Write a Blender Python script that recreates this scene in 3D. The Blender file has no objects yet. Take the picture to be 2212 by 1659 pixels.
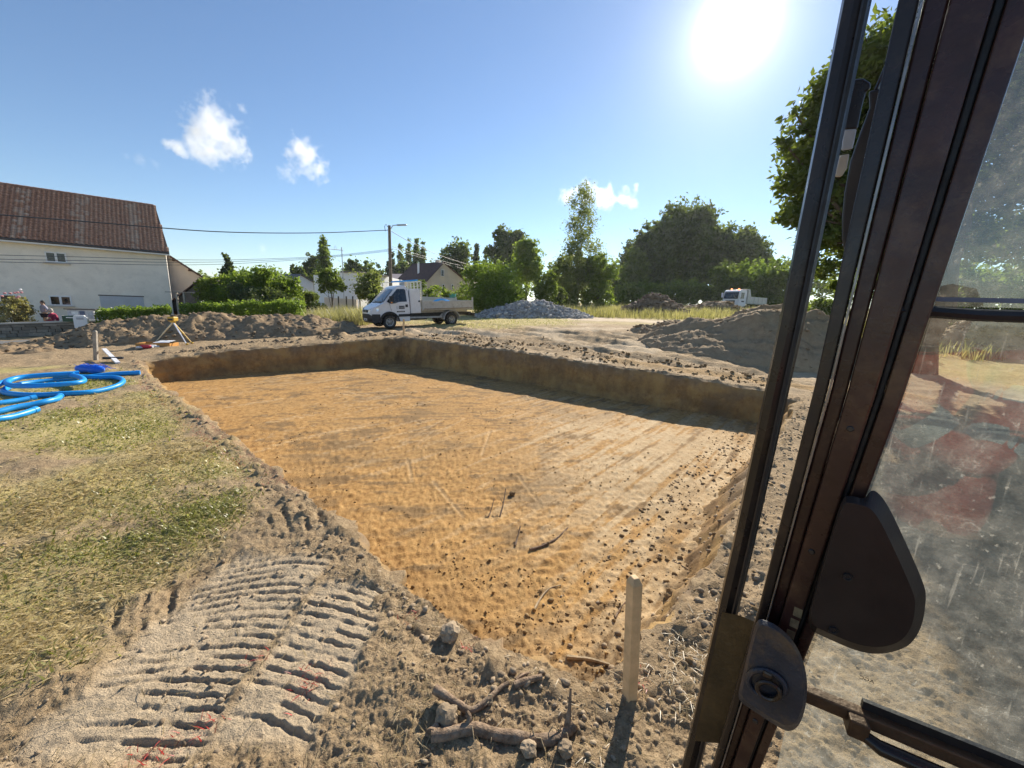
import bpy, math, random
import numpy as np
from mathutils import Vector, Matrix, Euler
random.seed(7); RNG = np.random.default_rng(7)
R = math.radians
SC = bpy.context.scene
COL = SC.collection

# ------------------------------------------------------------------ camera
PITCH, ROLL, CAMH, FPX = R(11.5), R(2.3), 2.2, 834.0      # FPX: focal length in pixels of a 2212 px wide picture
cam = bpy.data.cameras.new('camera'); camo = bpy.data.objects.new('camera', cam); COL.objects.link(camo)
cam.sensor_width = 36.0; cam.lens = FPX / 2212 * 36.0
cam.clip_start = 0.05; cam.clip_end = 6000
_c, _s = math.cos(ROLL), math.sin(ROLL); _cp, _sp = math.cos(PITCH), math.sin(PITCH)
_right = Vector((_c, _s * _sp, _s * _cp)); _up = Vector((-_s, _c * _sp, _c * _cp)); _back = Vector((0, -_cp, _sp))
M4 = Matrix((_right, _up, _back)).transposed().to_4x4(); M4.translation = (0, 0, CAMH)
camo.matrix_world = M4
SC.camera = camo

# ------------------------------------------------------------------ sky, sun, exposure
SUN_EL, SUN_AZ = R(29.4), R(24.9)                           # azimuth from +Y towards +X
SUN_DIR = Vector((math.sin(SUN_AZ) * math.cos(SUN_EL), math.cos(SUN_AZ) * math.cos(SUN_EL), math.sin(SUN_EL)))
W = bpy.data.worlds.new('World'); SC.world = W; W.use_nodes = True
nt = W.node_tree; nt.nodes.clear()
sky = nt.nodes.new('ShaderNodeTexSky'); sky.sky_type = 'NISHITA'; sky.sun_disc = False
sky.sun_elevation = SUN_EL; sky.sun_rotation = SUN_AZ; sky.altitude = 200; sky.air_density = 1.0; sky.dust_density = 0.06; sky.ozone_density = 3.6
bg = nt.nodes.new('ShaderNodeBackground'); bg.inputs[1].default_value = 0.091
# the sun itself and its bright aureole, by direction
tc = nt.nodes.new('ShaderNodeTexCoord')
dot = nt.nodes.new('ShaderNodeVectorMath'); dot.operation = 'DOT_PRODUCT'
nrm = nt.nodes.new('ShaderNodeVectorMath'); nrm.operation = 'NORMALIZE'
nt.links.new(tc.outputs['Generated'], nrm.inputs[0]); nt.links.new(nrm.outputs[0], dot.inputs[0]); dot.inputs[1].default_value = SUN_DIR
def wmath(op, a, b=None):
    m = nt.nodes.new('ShaderNodeMath'); m.operation = op
    for i, v in enumerate((a, b)):
        if v is None: continue
        if isinstance(v, (int, float)): m.inputs[i].default_value = v
        else: nt.links.new(v, m.inputs[i])
    return m.outputs[0]
d_ = wmath('MINIMUM', dot.outputs['Value'], 1.0)
angl = wmath('ARCCOSINE', d_)
g1 = wmath('MULTIPLY', wmath('EXPONENT', wmath('MULTIPLY', wmath('POWER', wmath('DIVIDE', angl, R(1.75)), 2.0), -1.0)), 8.0)
g2 = wmath('MULTIPLY', wmath('EXPONENT', wmath('DIVIDE', angl, -R(3.0))), 1.05)
g3 = wmath('MULTIPLY', wmath('EXPONENT', wmath('DIVIDE', angl, -R(13))), 0.05)
glow = wmath('ADD', wmath('ADD', g1, g2), g3)
bg2 = nt.nodes.new('ShaderNodeBackground'); bg2.inputs[0].default_value = (1.0, 0.97, 0.92, 1); nt.links.new(glow, bg2.inputs[1])
add = nt.nodes.new('ShaderNodeAddShader'); wo = nt.nodes.new('ShaderNodeOutputWorld')
nt.links.new(sky.outputs[0], bg.inputs[0]); nt.links.new(bg.outputs[0], add.inputs[0]); nt.links.new(bg2.outputs[0], add.inputs[1]); nt.links.new(add.outputs[0], wo.inputs[0])
sl = bpy.data.lights.new('sun', 'SUN'); sl.energy = 5.0; sl.angle = R(0.53); sl.color = (1.0, 0.91, 0.77)
so = bpy.data.objects.new('sun', sl); COL.objects.link(so); so.rotation_euler = SUN_DIR.to_track_quat('Z', 'Y').to_euler()
SC.view_settings.view_transform = 'Standard'; SC.view_settings.look = 'None'; SC.view_settings.gamma = 1.0
SC.view_settings.use_curve_mapping = False; SC.view_settings.exposure = 0.75
cy = SC.cycles
cy.max_bounces = 8; cy.diffuse_bounces = 3; cy.glossy_bounces = 3; cy.transmission_bounces = 6; cy.transparent_max_bounces = 12; cy.volume_bounces = 6
cy.use_denoising = True; cy.sample_clamp_indirect = 6.0; cy.caustics_reflective = False; cy.caustics_refractive = False

# ------------------------------------------------------------------ helpers
def ray(x, y):
    u = (x - 1106) / FPX; v = -(y - 829.5) / FPX
    X = u * _c - v * _s; Y = u * _s + v * _c
    return np.array([X, _cp + Y * _sp, -_sp + Y * _cp])
def at(x, y, Y):                       # the point at distance Y ahead that a measured picture position shows
    d = ray(x, y); return np.array([0, 0, CAMH]) + d * (Y / d[1])
def gp(x, y, z=0.0):
    d = ray(x, y); return np.array([0, 0, CAMH]) + d * ((z - CAMH) / d[2])
def mpp(Y, y=650):                     # metres for one picture pixel at distance Y
    return abs(at(1106, y, Y)[2] - at(1106, y + 1, Y)[2])

_perm = np.random.default_rng(3).permutation(512)
_perm = np.concatenate([_perm, _perm, _perm])
_gr = np.random.default_rng(4).uniform(0, 2 * math.pi, 512); _gx, _gy = np.cos(_gr), np.sin(_gr)
def pn(x, y, seed=0):                  # gradient noise, about -0.7..0.7
    x = np.asarray(x, float) + seed * 17.31; y = np.asarray(y, float) - seed * 9.73
    xi = np.floor(x).astype(int); yi = np.floor(y).astype(int); fx = x - xi; fy = y - yi
    u = fx * fx * fx * (fx * (fx * 6 - 15) + 10); v = fy * fy * fy * (fy * (fy * 6 - 15) + 10)
    def gdot(ix, iy, dx, dy):
        h = _perm[(_perm[ix & 511] + (iy & 511)) & 511] & 511
        return _gx[h] * dx + _gy[h] * dy
    a = gdot(xi, yi, fx, fy); b = gdot(xi + 1, yi, fx - 1, fy); c = gdot(xi, yi + 1, fx, fy - 1); d = gdot(xi + 1, yi + 1, fx - 1, fy - 1)
    return (a * (1 - u) + b * u) * (1 - v) + (c * (1 - u) + d * u) * v
def fbm(x, y, oct=4, seed=0, gain=0.5):
    s = 0; a = 1.0; f = 1.0
    for i in range(oct):
        s = s + a * pn(x * f, y * f, seed + i * 3); a *= gain; f *= 2.03
    return s
def sstep(a, b, x):
    t = np.clip((x - a) / (b - a), 0, 1); return t * t * (3 - 2 * t)
def inpoly(P, x, y):
    x = np.asarray(x, float); y = np.asarray(y, float); r = np.zeros(x.shape, bool); n = len(P)
    for i in range(n):
        x0, y0 = P[i]; x1, y1 = P[(i + 1) % n]
        c = ((y0 > y) != (y1 > y)) & (x < (x1 - x0) * (y - y0) / (y1 - y0 + 1e-12) + x0); r ^= c
    return r
def polydist(P, x, y, closed=True):    # unsigned distance to the outline
    d = np.full(np.shape(x), 1e9); n = len(P)
    for i in range(n if closed else n - 1):
        ax, ay = P[i]; bx, by = P[(i + 1) % n]; vx, vy = bx - ax, by - ay
        t = np.clip(((x - ax) * vx + (y - ay) * vy) / (vx * vx + vy * vy + 1e-12), 0, 1)
        d = np.minimum(d, np.hypot(x - ax - t * vx, y - ay - t * vy))
    return d

def tag(o, label=None, cat=None, group=None, kind=None):
    if label: o['label'] = label
    if cat: o['category'] = cat
    if group: o['group'] = group
    if kind: o['kind'] = kind
    return o
def empty(name, loc, rz=0.0, label=None, cat=None, group=None):
    o = bpy.data.objects.new(name, None); COL.objects.link(o); o.location = loc; o.rotation_euler = (0, 0, rz); o.empty_display_size = 0.2
    return tag(o, label, cat, group)
def mesh_np(name, V, Fq, mats, parent=None, smooth=True, attrs=None):
    """V (n,3) array, Fq list of (faces array (m,k)); fast path for big meshes"""
    me = bpy.data.meshes.new(name); V = np.asarray(V, np.float32)
    if not isinstance(Fq, (list, tuple)): Fq = [Fq]
    Fq = [np.asarray(f, np.int32) for f in Fq if len(f)]
    loops = np.concatenate([f.ravel() for f in Fq]); tot = np.concatenate([np.full(len(f), f.shape[1], np.int32) for f in Fq])
    start = np.concatenate([[0], np.cumsum(tot)[:-1]]).astype(np.int32)
    me.vertices.add(len(V)); me.vertices.foreach_set('co', V.ravel())
    me.loops.add(len(loops)); me.loops.foreach_set('vertex_index', loops)
    me.polygons.add(len(tot)); me.polygons.foreach_set('loop_start', start); me.polygons.foreach_set('loop_total', tot)
    me.update(calc_edges=True)
    if smooth: me.polygons.foreach_set('use_smooth', np.ones(len(tot), bool))
    for k, a in (attrs or {}).items():
        a = np.asarray(a, np.float32)
        if a.ndim == 1:
            at_ = me.attributes.new(k, 'FLOAT', 'POINT'); at_.data.foreach_set('value', a)
        else:
            at_ = me.attributes.new(k, 'FLOAT_COLOR', 'POINT'); at_.data.foreach_set('color', a.ravel())
    me.validate()
    for m in (mats if isinstance(mats, (list, tuple)) else [mats]): me.materials.append(m)
    o = bpy.data.objects.new(name, me); COL.objects.link(o)
    if parent: o.parent = parent
    return o
class MB:                              # collects shapes for ONE mesh
    def __init__(s): s.v = []; s.f = []
    def add(s, V, F):
        n = len(s.v); s.v += [tuple(map(float, p)) for p in V]; s.f += [tuple(i + n for i in f) for f in F]; return s
    def box(s, x0, x1, y0, y1, z0, z1):
        return s.add([(x0, y0, z0), (x1, y0, z0), (x1, y1, z0), (x0, y1, z0), (x0, y0, z1), (x1, y0, z1), (x1, y1, z1), (x0, y1, z1)],
                     [(0, 3, 2, 1), (4, 5, 6, 7), (0, 1, 5, 4), (1, 2, 6, 5), (2, 3, 7, 6), (3, 0, 4, 7)])
    def obox(s, c, ax, ay, az):        # centre and three half-axis vectors
        c, ax, ay, az = map(np.asarray, (c, ax, ay, az)); P = []
        for k in (-1, 1):
            for i, j in ((-1, -1), (1, -1), (1, 1), (-1, 1)): P.append(c + i * ax + j * ay + k * az)
        return s.add(P, [(0, 3, 2, 1), (4, 5, 6, 7), (0, 1, 5, 4), (1, 2, 6, 5), (2, 3, 7, 6), (3, 0, 4, 7)])
    def beam(s, a, b, w, h, up=(0, 0, 1)):
        a, b = np.asarray(a, float), np.asarray(b, float); d = b - a; L = np.linalg.norm(d); d = d / L; u = np.asarray(up, float)
        x = np.cross(d, u); x /= np.linalg.norm(x); y = np.cross(x, d)
        return s.obox((a + b) / 2, x * w / 2, y * h / 2, d * L / 2)
    def tube(s, pts, rad, n=8, cap=True):
        pts = [np.asarray(p, float) for p in pts]; m = len(pts); rad = rad if hasattr(rad, '__len__') else [rad] * m
        T = [pts[min(i + 1, m - 1)] - pts[max(i - 1, 0)] for i in range(m)]; T = [t / (np.linalg.norm(t) + 1e-9) for t in T]
        ref = np.array([0, 0, 1.0]) if abs(T[0][2]) < 0.9 else np.array([1.0, 0, 0])
        x = np.cross(T[0], ref); x /= np.linalg.norm(x); V = []
        for i in range(m):
            x = x - T[i] * np.dot(x, T[i]); x /= np.linalg.norm(x) + 1e-9; y = np.cross(T[i], x)
            for k in range(n):
                a = 2 * math.pi * k / n; V.append(pts[i] + rad[i] * (math.cos(a) * x + math.sin(a) * y))
        F = [(i * n + k, i * n + (k + 1) % n, (i + 1) * n + (k + 1) % n, (i + 1) * n + k) for i in range(m - 1) for k in range(n)]
        if cap: F += [tuple(reversed(range(n))), tuple((m - 1) * n + k for k in range(n))]
        return s.add(V, F)
    def lathe(s, prof, o=(0, 0, 0), ax='z', n=24):   # prof: (radius, height)
        V = []; F = []; m = len(prof)
        for r, h in prof:
            for k in range(n):
                a = 2 * math.pi * k / n; c, d = r * math.cos(a), r * math.sin(a)
                p = (c, d, h) if ax == 'z' else ((c, h, d) if ax == 'y' else (h, c, d)); V.append((p[0] + o[0], p[1] + o[1], p[2] + o[2]))
        for i in range(m - 1):
            for k in range(n): F.append((i * n + k, i * n + (k + 1) % n, (i + 1) * n + (k + 1) % n, (i + 1) * n + k))
        return s.add(V, F)
    def prism(s, poly, a, b, plane='xz'):            # outline in a plane, from a to b along the third axis
        n = len(poly); f = (lambda p, t: (p[0], t, p[1])) if plane == 'xz' else ((lambda p, t: (p[0], p[1], t)) if plane == 'xy' else (lambda p, t: (t, p[0], p[1])))
        V = [f(p, a) for p in poly] + [f(p, b) for p in poly]
        return s.add(V, [tuple(range(n)), tuple(reversed(range(n, 2 * n)))] + [(i, i + n, (i + 1) % n + n, (i + 1) % n) for i in range(n)])
    def build(s, name, mat, parent=None, smooth=False, bevel=0.0, seg=2, label=None, cat=None, group=None, kind=None, loc=None):
        me = bpy.data.meshes.new(name); me.from_pydata(s.v, [], s.f); me.validate()
        import bmesh
        bm = bmesh.new(); bm.from_mesh(me); bmesh.ops.recalc_face_normals(bm, faces=bm.faces[:]); bm.to_mesh(me); bm.free()
        if smooth:
            for p in me.polygons: p.use_smooth = True
            try: me.set_sharp_from_angle(angle=R(38))
            except Exception: pass
        me.materials.append(mat)
        o = bpy.data.objects.new(name, me); COL.objects.link(o)
        if parent: o.parent = parent
        if loc is not None: o.location = loc
        if bevel:
            b = o.modifiers.new('bevel', 'BEVEL'); b.width = bevel; b.segments = seg; b.limit_method = 'ANGLE'; b.angle_limit = R(35)
        return tag(o, label, cat, group, kind)
def copy_tree(o, parent=None):
    c = o.copy(); COL.objects.link(c); c.parent = parent
    for ch in o.children: copy_tree(ch, c)
    return c

# ------------------------------------------------------------------ materials
class NT:
    def __init__(s, name):
        s.m = bpy.data.materials.new(name); s.m.use_nodes = True; s.t = s.m.node_tree; s.t.nodes.clear(); s.out = s.n('ShaderNodeOutputMaterial')
    def n(s, t, **k):
        x = s.t.nodes.new(t)
        for a, b in k.items(): setattr(x, a, b)
        return x
    def l(s, a, b): s.t.links.new(a, b)
    def coord(s, kind='Object'):
        if not hasattr(s, '_tc'): s._tc = s.n('ShaderNodeTexCoord')
        return s._tc.outputs[kind]
    def geo(s):
        if not hasattr(s, '_g'): s._g = s.n('ShaderNodeNewGeometry')
        return s._g
    def noise(s, scale, detail=4, rough=0.55, vec=None, stretch=None, rot=0.0):
        x = s.n('ShaderNodeTexNoise'); x.inputs['Scale'].default_value = scale; x.inputs['Detail'].default_value = detail; x.inputs['Roughness'].default_value = rough
        v = vec if vec is not None else s.geo().outputs['Position']
        if stretch:
            mp = s.n('ShaderNodeMapping'); mp.inputs['Scale'].default_value = stretch; mp.inputs['Rotation'].default_value = (0, 0, rot); s.l(v, mp.inputs['Vector']); v = mp.outputs[0]
        s.l(v, x.inputs['Vector']); return x.outputs['Fac']
    def ramp(s, f, stops):
        r = s.n('ShaderNodeValToRGB'); e = r.color_ramp.elements
        while len(e) < len(stops): e.new(0.5)
        for i, (p, c) in enumerate(stops):
            e[i].position = p; e[i].color = (c, c, c, 1) if isinstance(c, (int, float)) else (*c[:3], 1)
        s.l(f, r.inputs[0]); return r.outputs[0]
    def mix(s, f, a, b, mode='MIX'):
        m = s.n('ShaderNodeMix', data_type='RGBA', blend_type=mode)
        for sock, v in ((m.inputs[0], f), (m.inputs[6], a), (m.inputs[7], b)):
            if isinstance(v, (int, float)): sock.default_value = v
            elif isinstance(v, tuple): sock.default_value = (*v[:3], 1)
            else: s.l(v, sock)
        return m.outputs[2]
    def math(s, op, a, b=None, c=None):
        m = s.n('ShaderNodeMath', operation=op)
        for i, v in enumerate((a, b, c)):
            if v is None: continue
            if isinstance(v, (int, float)): m.inputs[i].default_value = v
            else: s.l(v, m.inputs[i])
        return m.outputs[0]
    def attr(s, name):
        a = s.n('ShaderNodeAttribute'); a.attribute_name = name; return a
    def bump(s, h, strength=0.5, dist=0.02, nrm=None):
        b = s.n('ShaderNodeBump'); b.inputs['Strength'].default_value = strength; b.inputs['Distance'].default_value = dist; s.l(h, b.inputs['Height'])
        if nrm is not None: s.l(nrm, b.inputs['Normal'])
        return b.outputs[0]
    def pbr(s, col, rough=0.6, metal=0.0, nrm=None, spec=0.4, coat=0.0):
        p = s.n('ShaderNodeBsdfPrincipled')
        for k, v in (('Base Color', col), ('Roughness', rough), ('Metallic', metal), ('Specular IOR Level', spec), ('Coat Weight', coat)):
            if isinstance(v, (int, float)): p.inputs[k].default_value = v
            elif isinstance(v, tuple): p.inputs[k].default_value = (*v[:3], 1)
            else: s.l(v, p.inputs[k])
        if nrm is not None: s.l(nrm, p.inputs['Normal'])
        s.l(p.outputs[0], s.out.inputs['Surface']); s.p = p; return s.m
_mc = {}
def mat(name, col, rough=0.6, metal=0.0, var=0.25, scale=6.0, bump=0.0, bscale=40.0, spec=0.4, dirt=None, dirtamt=0.5, coat=0.0):
    if name in _mc: return _mc[name]
    t = NT(name); v = t.coord('Object'); f = t.noise(scale, 5, 0.6, v)
    lo = tuple(c * (1 - var) for c in col); hi = tuple(min(1, c * (1 + var)) for c in col)
    c = t.ramp(f, [(0.3, lo), (0.7, hi)])
    if dirt:
        d = t.ramp(t.noise(scale * 0.7 + 1.3, 6, 0.7, v), [(0.5, 0.0), (0.72, dirtamt)]); c = t.mix(d, c, dirt)
    rr = t.ramp(t.noise(scale * 2.1, 3, 0.5, v), [(0.3, max(0, rough - 0.08)), (0.7, min(1, rough + 0.08))])
    nr = t.bump(t.noise(bscale, 4, 0.6, v), bump, 0.01) if bump else None
    _mc[name] = t.pbr(c, rr, metal, nr, spec, coat); return _mc[name]
def leafmat(name, lo, hi, trans=0.45, gloss=0.12):
    if name in _mc: return _mc[name]
    t = NT(name); a = t.attr('v'); c = t.ramp(a.outputs['Fac'], [(0.0, lo), (0.55, tuple((x + y) / 2 for x, y in zip(lo, hi))), (1.0, hi)])
    d = t.n('ShaderNodeBsdfDiffuse'); tr = t.n('ShaderNodeBsdfTranslucent'); gl = t.n('ShaderNodeBsdfGlossy'); gl.inputs['Roughness'].default_value = 0.45
    tc_ = t.mix(1.0, c, (1.0, 1.0, 0.55), 'MULTIPLY'); tc2 = t.mix(0.5, tc_, (0.25, 0.3, 0.02), 'ADD')
    t.l(c, d.inputs[0]); t.l(t.mix(0.65, c, tc2), tr.inputs[0])
    m1 = t.n('ShaderNodeMixShader'); m1.inputs[0].default_value = trans; t.l(d.outputs[0], m1.inputs[1]); t.l(tr.outputs[0], m1.inputs[2])
    fr = t.n('ShaderNodeFresnel'); fr.inputs[0].default_value = 1.35; m2 = t.n('ShaderNodeMixShader'); t.l(t.math('MINIMUM', t.math('MULTIPLY', fr.outputs[0], gloss), .06), m2.inputs[0])
    t.l(m1.outputs[0], m2.inputs[1]); t.l(gl.outputs[0], m2.inputs[2]); t.l(m2.outputs[0], t.out.inputs[0]); _mc[name] = t.m; return t.m
# ------------------------------------------------------------------ lie of the land
CP = np.array([(0,0,0),(-3,3,0),(2,2,0),(-5.2,6.3,0),(-8.9,9.2,.03),(4,5.5,.02),(6,8,.12),(-11.2,11.5,.15),(-9.9,13.1,.26),(-8.06,14.5,.44),(-5,17.5,.63),(-.66,14.7,.56),
  (4.9,10.9,.45),(7.4,9.8,.25),(-6.7,21,.71),(-3.9,24,.87),(-2.7,25.5,.95),(-13.1,12,-.02),(-17,14,-.1),(-28,21,-.75),(-24.3,21,-.45),(-20,18,-.2),(-24.3,27,-.1),(-14,20,.35),(-10,18,.45),(-12,26,.6),
  (-2.8,35,1.07),(6.1,35,1.43),(13.7,45,1.7),(18.3,40,1.6),(6.9,20,1.0),(8.7,16,.45),(10,14,.3),(12,15,.35),(42,75,3.4),(15,13.8,.25),(9,7,.05),(-10,7,0),(-9,5,0),(-20,8,-.2),(-35,18,-1.0),
  (0,60,2.0),(25,60,2.6),(-20,50,.9),(-40,45,.3),(0,110,3.2),(60,110,4.5),(-60,110,1.5),(0,250,5),(200,200,8),(-200,200,3),(0,800,8),(800,500,12),(-800,500,4),(900,0,8),(-900,0,-2),(0,-900,0),(0,-12,0),(25,0,.2),(-25,-5,-.3),(60,20,1.5),(-60,20,-1.2)], float)
def _tps_fit(P):
    n = len(P); D = np.hypot(P[:, None, 0] - P[None, :, 0], P[:, None, 1] - P[None, :, 1])
    K = D                                  # linear kernel: no overshoot far away
    A = np.zeros((n + 1, n + 1)); A[:n, :n] = -K - 0.25 * np.eye(n); A[:n, n] = 1; A[n, :n] = 1
    return np.linalg.solve(A, np.concatenate([P[:, 2], [0]]))
_tw = _tps_fit(CP)
def base_h(x, y):
    x = np.asarray(x, float); y = np.asarray(y, float); s = np.full(x.shape, _tw[-1])
    for i in range(len(CP)): s = s - _tw[i] * np.sqrt((x - CP[i, 0]) ** 2 + (y - CP[i, 1]) ** 2 + 0.6)
    return s
RIM = np.array([(.52,1.86),(-.1,2.13),(-.88,2.68),(-1.95,3.65),(-2.36,3.98),(-3.61,5.05),(-5.2,6.36),(-8.9,9.25),(-11.1,11.2),(-10.95,11.75),(-10.0,13.07),(-8.1,14.5),(-5.0,17.5),(-.6,14.72),(4.98,10.86),(6.9,9.75),(7.05,9.2),(5.45,7.25),(3.75,5.45),(2.15,3.36),(1.5,2.55),(1.0,2.12)])
ZF = -0.55
# red survey paint along the cut: spots (x, y, radius)
REDS = [(*gp(*p)[:2], r) for p, r in (((885,1333),.085),((1035,1365),.05),((1012,1395),.04),((690,1455),.12),((650,1485),.1),((440,1560),.1),((350,1610),.12),((480,948),.12),((450,925),.12),((1375,1385),.09),((1380,1470),.1),((430,905),.1),((560,1420),.07),((300,1640),.1))]
GRASSP = [tuple(gp(*p)[:2]) for p in ((-300,830),(-50,790),(230,792),(300,815),(380,868),(450,925),(520,985),(560,1050),(520,1110),(470,1180),(350,1230),(230,1290),(120,1390),(-100,1500),(-500,1500))]
VANG = [(-5.2,22),(-3,21),(0,22.5),(3.5,25),(5,30),(2,34),(-4,33),(-9,28)]
def lane(x, y):                        # crawler-track prints pressed into the bare soil: flat lands with sharp grooves
    def groove(t, w): t = t % 1; return np.where(t < w, np.sin(np.clip(t / w, 0, 1) * math.pi), 0.0) - .35 * np.where((t > w) & (t < w + .16), np.sin(np.clip((t - w) / .16, 0, 1) * math.pi), 0.0)
    q = y + 0.46 * (x + 1.72) ** 2 * sstep(1.0, 2.6, y) + 0.02 * pn(x * 2, y * 2, 5) + .016 * pn(x * 11, y * 11, 7) + .008 * pn(x * 27, y * 27, 7)
    a = groove(q / 0.080, .34); b = groove((y + 0.25 * (x + 1.0) ** 2 + 0.34 * x + .02 * pn(x * 2, y * 2, 6) + .016 * pn(x * 11, y * 11, 12) + .008 * pn(x * 27, y * 27, 7)) / 0.088 + 0.2, .34)
    ma = sstep(-2.42, -2.3, x + .08 * pn(x * 4, y * 4, 2)) * sstep(-1.46, -1.54, x + .06 * pn(x * 4, y * 4, 9)) * sstep(1.35, 1.5, y) * sstep(3.05, 2.9, y)
    mb = sstep(-1.50, -1.42, x) * sstep(-.84, -.95, x + .12 * pn(x * 4, y * 4, 4)) * sstep(1.45, 1.6, y) * sstep(2.75, 2.6, y)
    ka = sstep(-.42, .25, pn(x * 1.3, y * 4.0, 11) + .6 * pn(x * 6, y * 7, 13)); kb = sstep(-.42, .25, pn(x * 1.4, y * 4.2, 14) + .6 * pn(x * 6, y * 7, 15))
    c = groove((x * 0.78 + y * 0.62) / .14, .4); mc = np.clip(sstep(.36, .26, np.hypot((x + 2.05) * .8, (y - 3.55) * 1.3)) + sstep(.30, .2, np.hypot((x + 2.55), (y - 2.35) * 1.2)), 0, 1)
    return -0.022 * a * ma * ka - 0.021 * b * mb * kb - 0.03 * c * mc * sstep(-.3, .2, pn(x * 5, y * 5, 19)), np.clip(ma + mb, 0, 1)
def grass_w(x, y):
    d = polydist(GRASSP, x, y); i = inpoly(GRASSP, x, y); sd = np.where(i, d, -d)
    w = sstep(-.35, .45, sd + .5 * fbm(x * .9, y * .9, 3, 21)); 
    w = w * sstep(-.55, .12, fbm(x * .55, y * .8, 3, 33))
    dv = polydist(VANG, x, y); iv = inpoly(VANG, x, y); w2 = sstep(-1.0, 1.2, np.where(iv, dv, -dv) + 1.6 * fbm(x * .4, y * .4, 3, 41))
    far = sstep(27, 33, y + 0.25 * np.abs(x)) * (1 - sstep(4, 2, polydist(ROADP, x, y, False)))
    lf = sstep(-13, -16, x) * sstep(9, 5, y) + sstep(14.5, 17, x) * sstep(3, 8, y)
    return np.clip(np.maximum.reduce([w, w2 * .9, far, np.clip(lf, 0, 1)]), 0, 1)
ROADP = [(-2, 31.5), (4, 32.5), (10, 33), (16, 31), (24, 30), (40, 34)]      # pale gravel track beyond the heaps
def ground_h(x, y, full=True):
    z = base_h(x, y); r = np.hypot(x, y); near = sstep(30, 12, r)
    gw = grass_w(x, y); bare = 1 - .55 * gw
    z = z + (0.05 * fbm(x * .5, y * .5, 3, 1) + (0.055 * fbm(x * 1.7, y * 1.7, 3, 2) + .022 * fbm(x * 6, y * 6, 3, 3)) * bare * (1 - .8 * lane(x, y)[1] * sstep(7, 4, r))) * sstep(120, 30, r)
    ln, lm = lane(x, y); q = sstep(7, 4, r)
    z = z - 0.015 * lm * q + ln * q + 0.03 * np.abs(fbm(x * 11, y * 11, 4, 6, .6)) * bare * sstep(9, 5, r) * (1 - .6 * lm)
    # bulldozed ruts beyond the far edge of the pit
    s = (x * .86 - y * .51); t = (x * .51 + y * .86)
    rut = sstep(12.2, 13.5, t) * sstep(24, 19, t) * sstep(-10, -3, x) * sstep(16, 9, x)
    z = z + rut * (.20 * fbm(t * 1.3 + .15 * s, s * .22, 4, 51) + .10 * fbm(t * 3.1, s * .5, 3, 55))
    # low loose bank along the far left edge of the pit
    nx, ny = -.74, .67; dd = (x + 8) * nx + (y - 14.6) * ny
    bank = np.exp(-((dd - .9) / .5) ** 2) * sstep(-12.5, -10.5, x) * sstep(-4.0, -5.5, x)
    z = z + bank * (.10 + .34 * np.maximum(0, fbm(x * 1.1, y * 1.1, 3, 61)))
    return z
def hz(x, y): return float(ground_h(np.array([x]), np.array([y]))[0])
def scrape(x, y):                      # straight bucket-tooth passes, each in its own direction
    w = sstep(.2, 1.4, x + .35 * y - 3.2 + 1.2 * fbm(x * .35, y * .35, 2, 73)); f = 0.0
    for ang, ww in ((R(12), 1 - w), (R(50), w)):
        u = x * math.cos(ang) + y * math.sin(ang); v = -x * math.sin(ang) + y * math.cos(ang); v = v + .05 * pn(u * .5, v * .8, 6)
        f = f + ww * (fbm(v * 5.5, u * .35, 4, 75, .6) + .5 * pn(v * 13, u * .6, 77))
    return f
def floor_h(x, y):
    z = ZF + .03 * fbm(x * .45, y * .45, 3, 71); r = np.hypot(x, y)
    z = z + .011 * scrape(x, y) + .034 * np.abs(fbm(x * 7, y * 7, 4, 78, .6)) * sstep(16, 6, r)
    u = x * .80 - y * .60                         # scrape lanes left by the bucket
    z = z + .008 * sstep(2.2, 3.2, x) * sstep(8, 6, y) * np.sin(u * 2 * math.pi / .42 + 1.2 * pn(x * .6, y * .6, 4))
    d = polydist(RIM, x, y); z = z + .12 * sstep(.5, 0, d) * np.abs(fbm(x * 2.5, y * 2.5, 3, 81)) + .2 * sstep(.45, .0, polydist([(7.05,9.2),(5.45,7.25),(3.75,5.45),(2.15,3.36),(1.5,2.55)], x, y, False) + .2 * fbm(x * 2, y * 2, 3, 84))
    return z
def polar(rs, ths):
    r, t = np.meshgrid(rs, ths, indexing='ij'); x = r * np.sin(t); y = r * np.cos(t); n, m = r.shape
    i = np.arange(n * m).reshape(n, m); F = np.stack([i[:-1, :-1], i[:-1, 1:], i[1:, 1:], i[1:, :-1]], -1).reshape(-1, 4)
    return x.ravel(), y.ravel(), F
def compact(V, F, A=None):
    u, inv = np.unique(F, return_inverse=True); return V[u], inv.reshape(F.shape), ({k: a[u] for k, a in (A or {}).items()})

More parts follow.
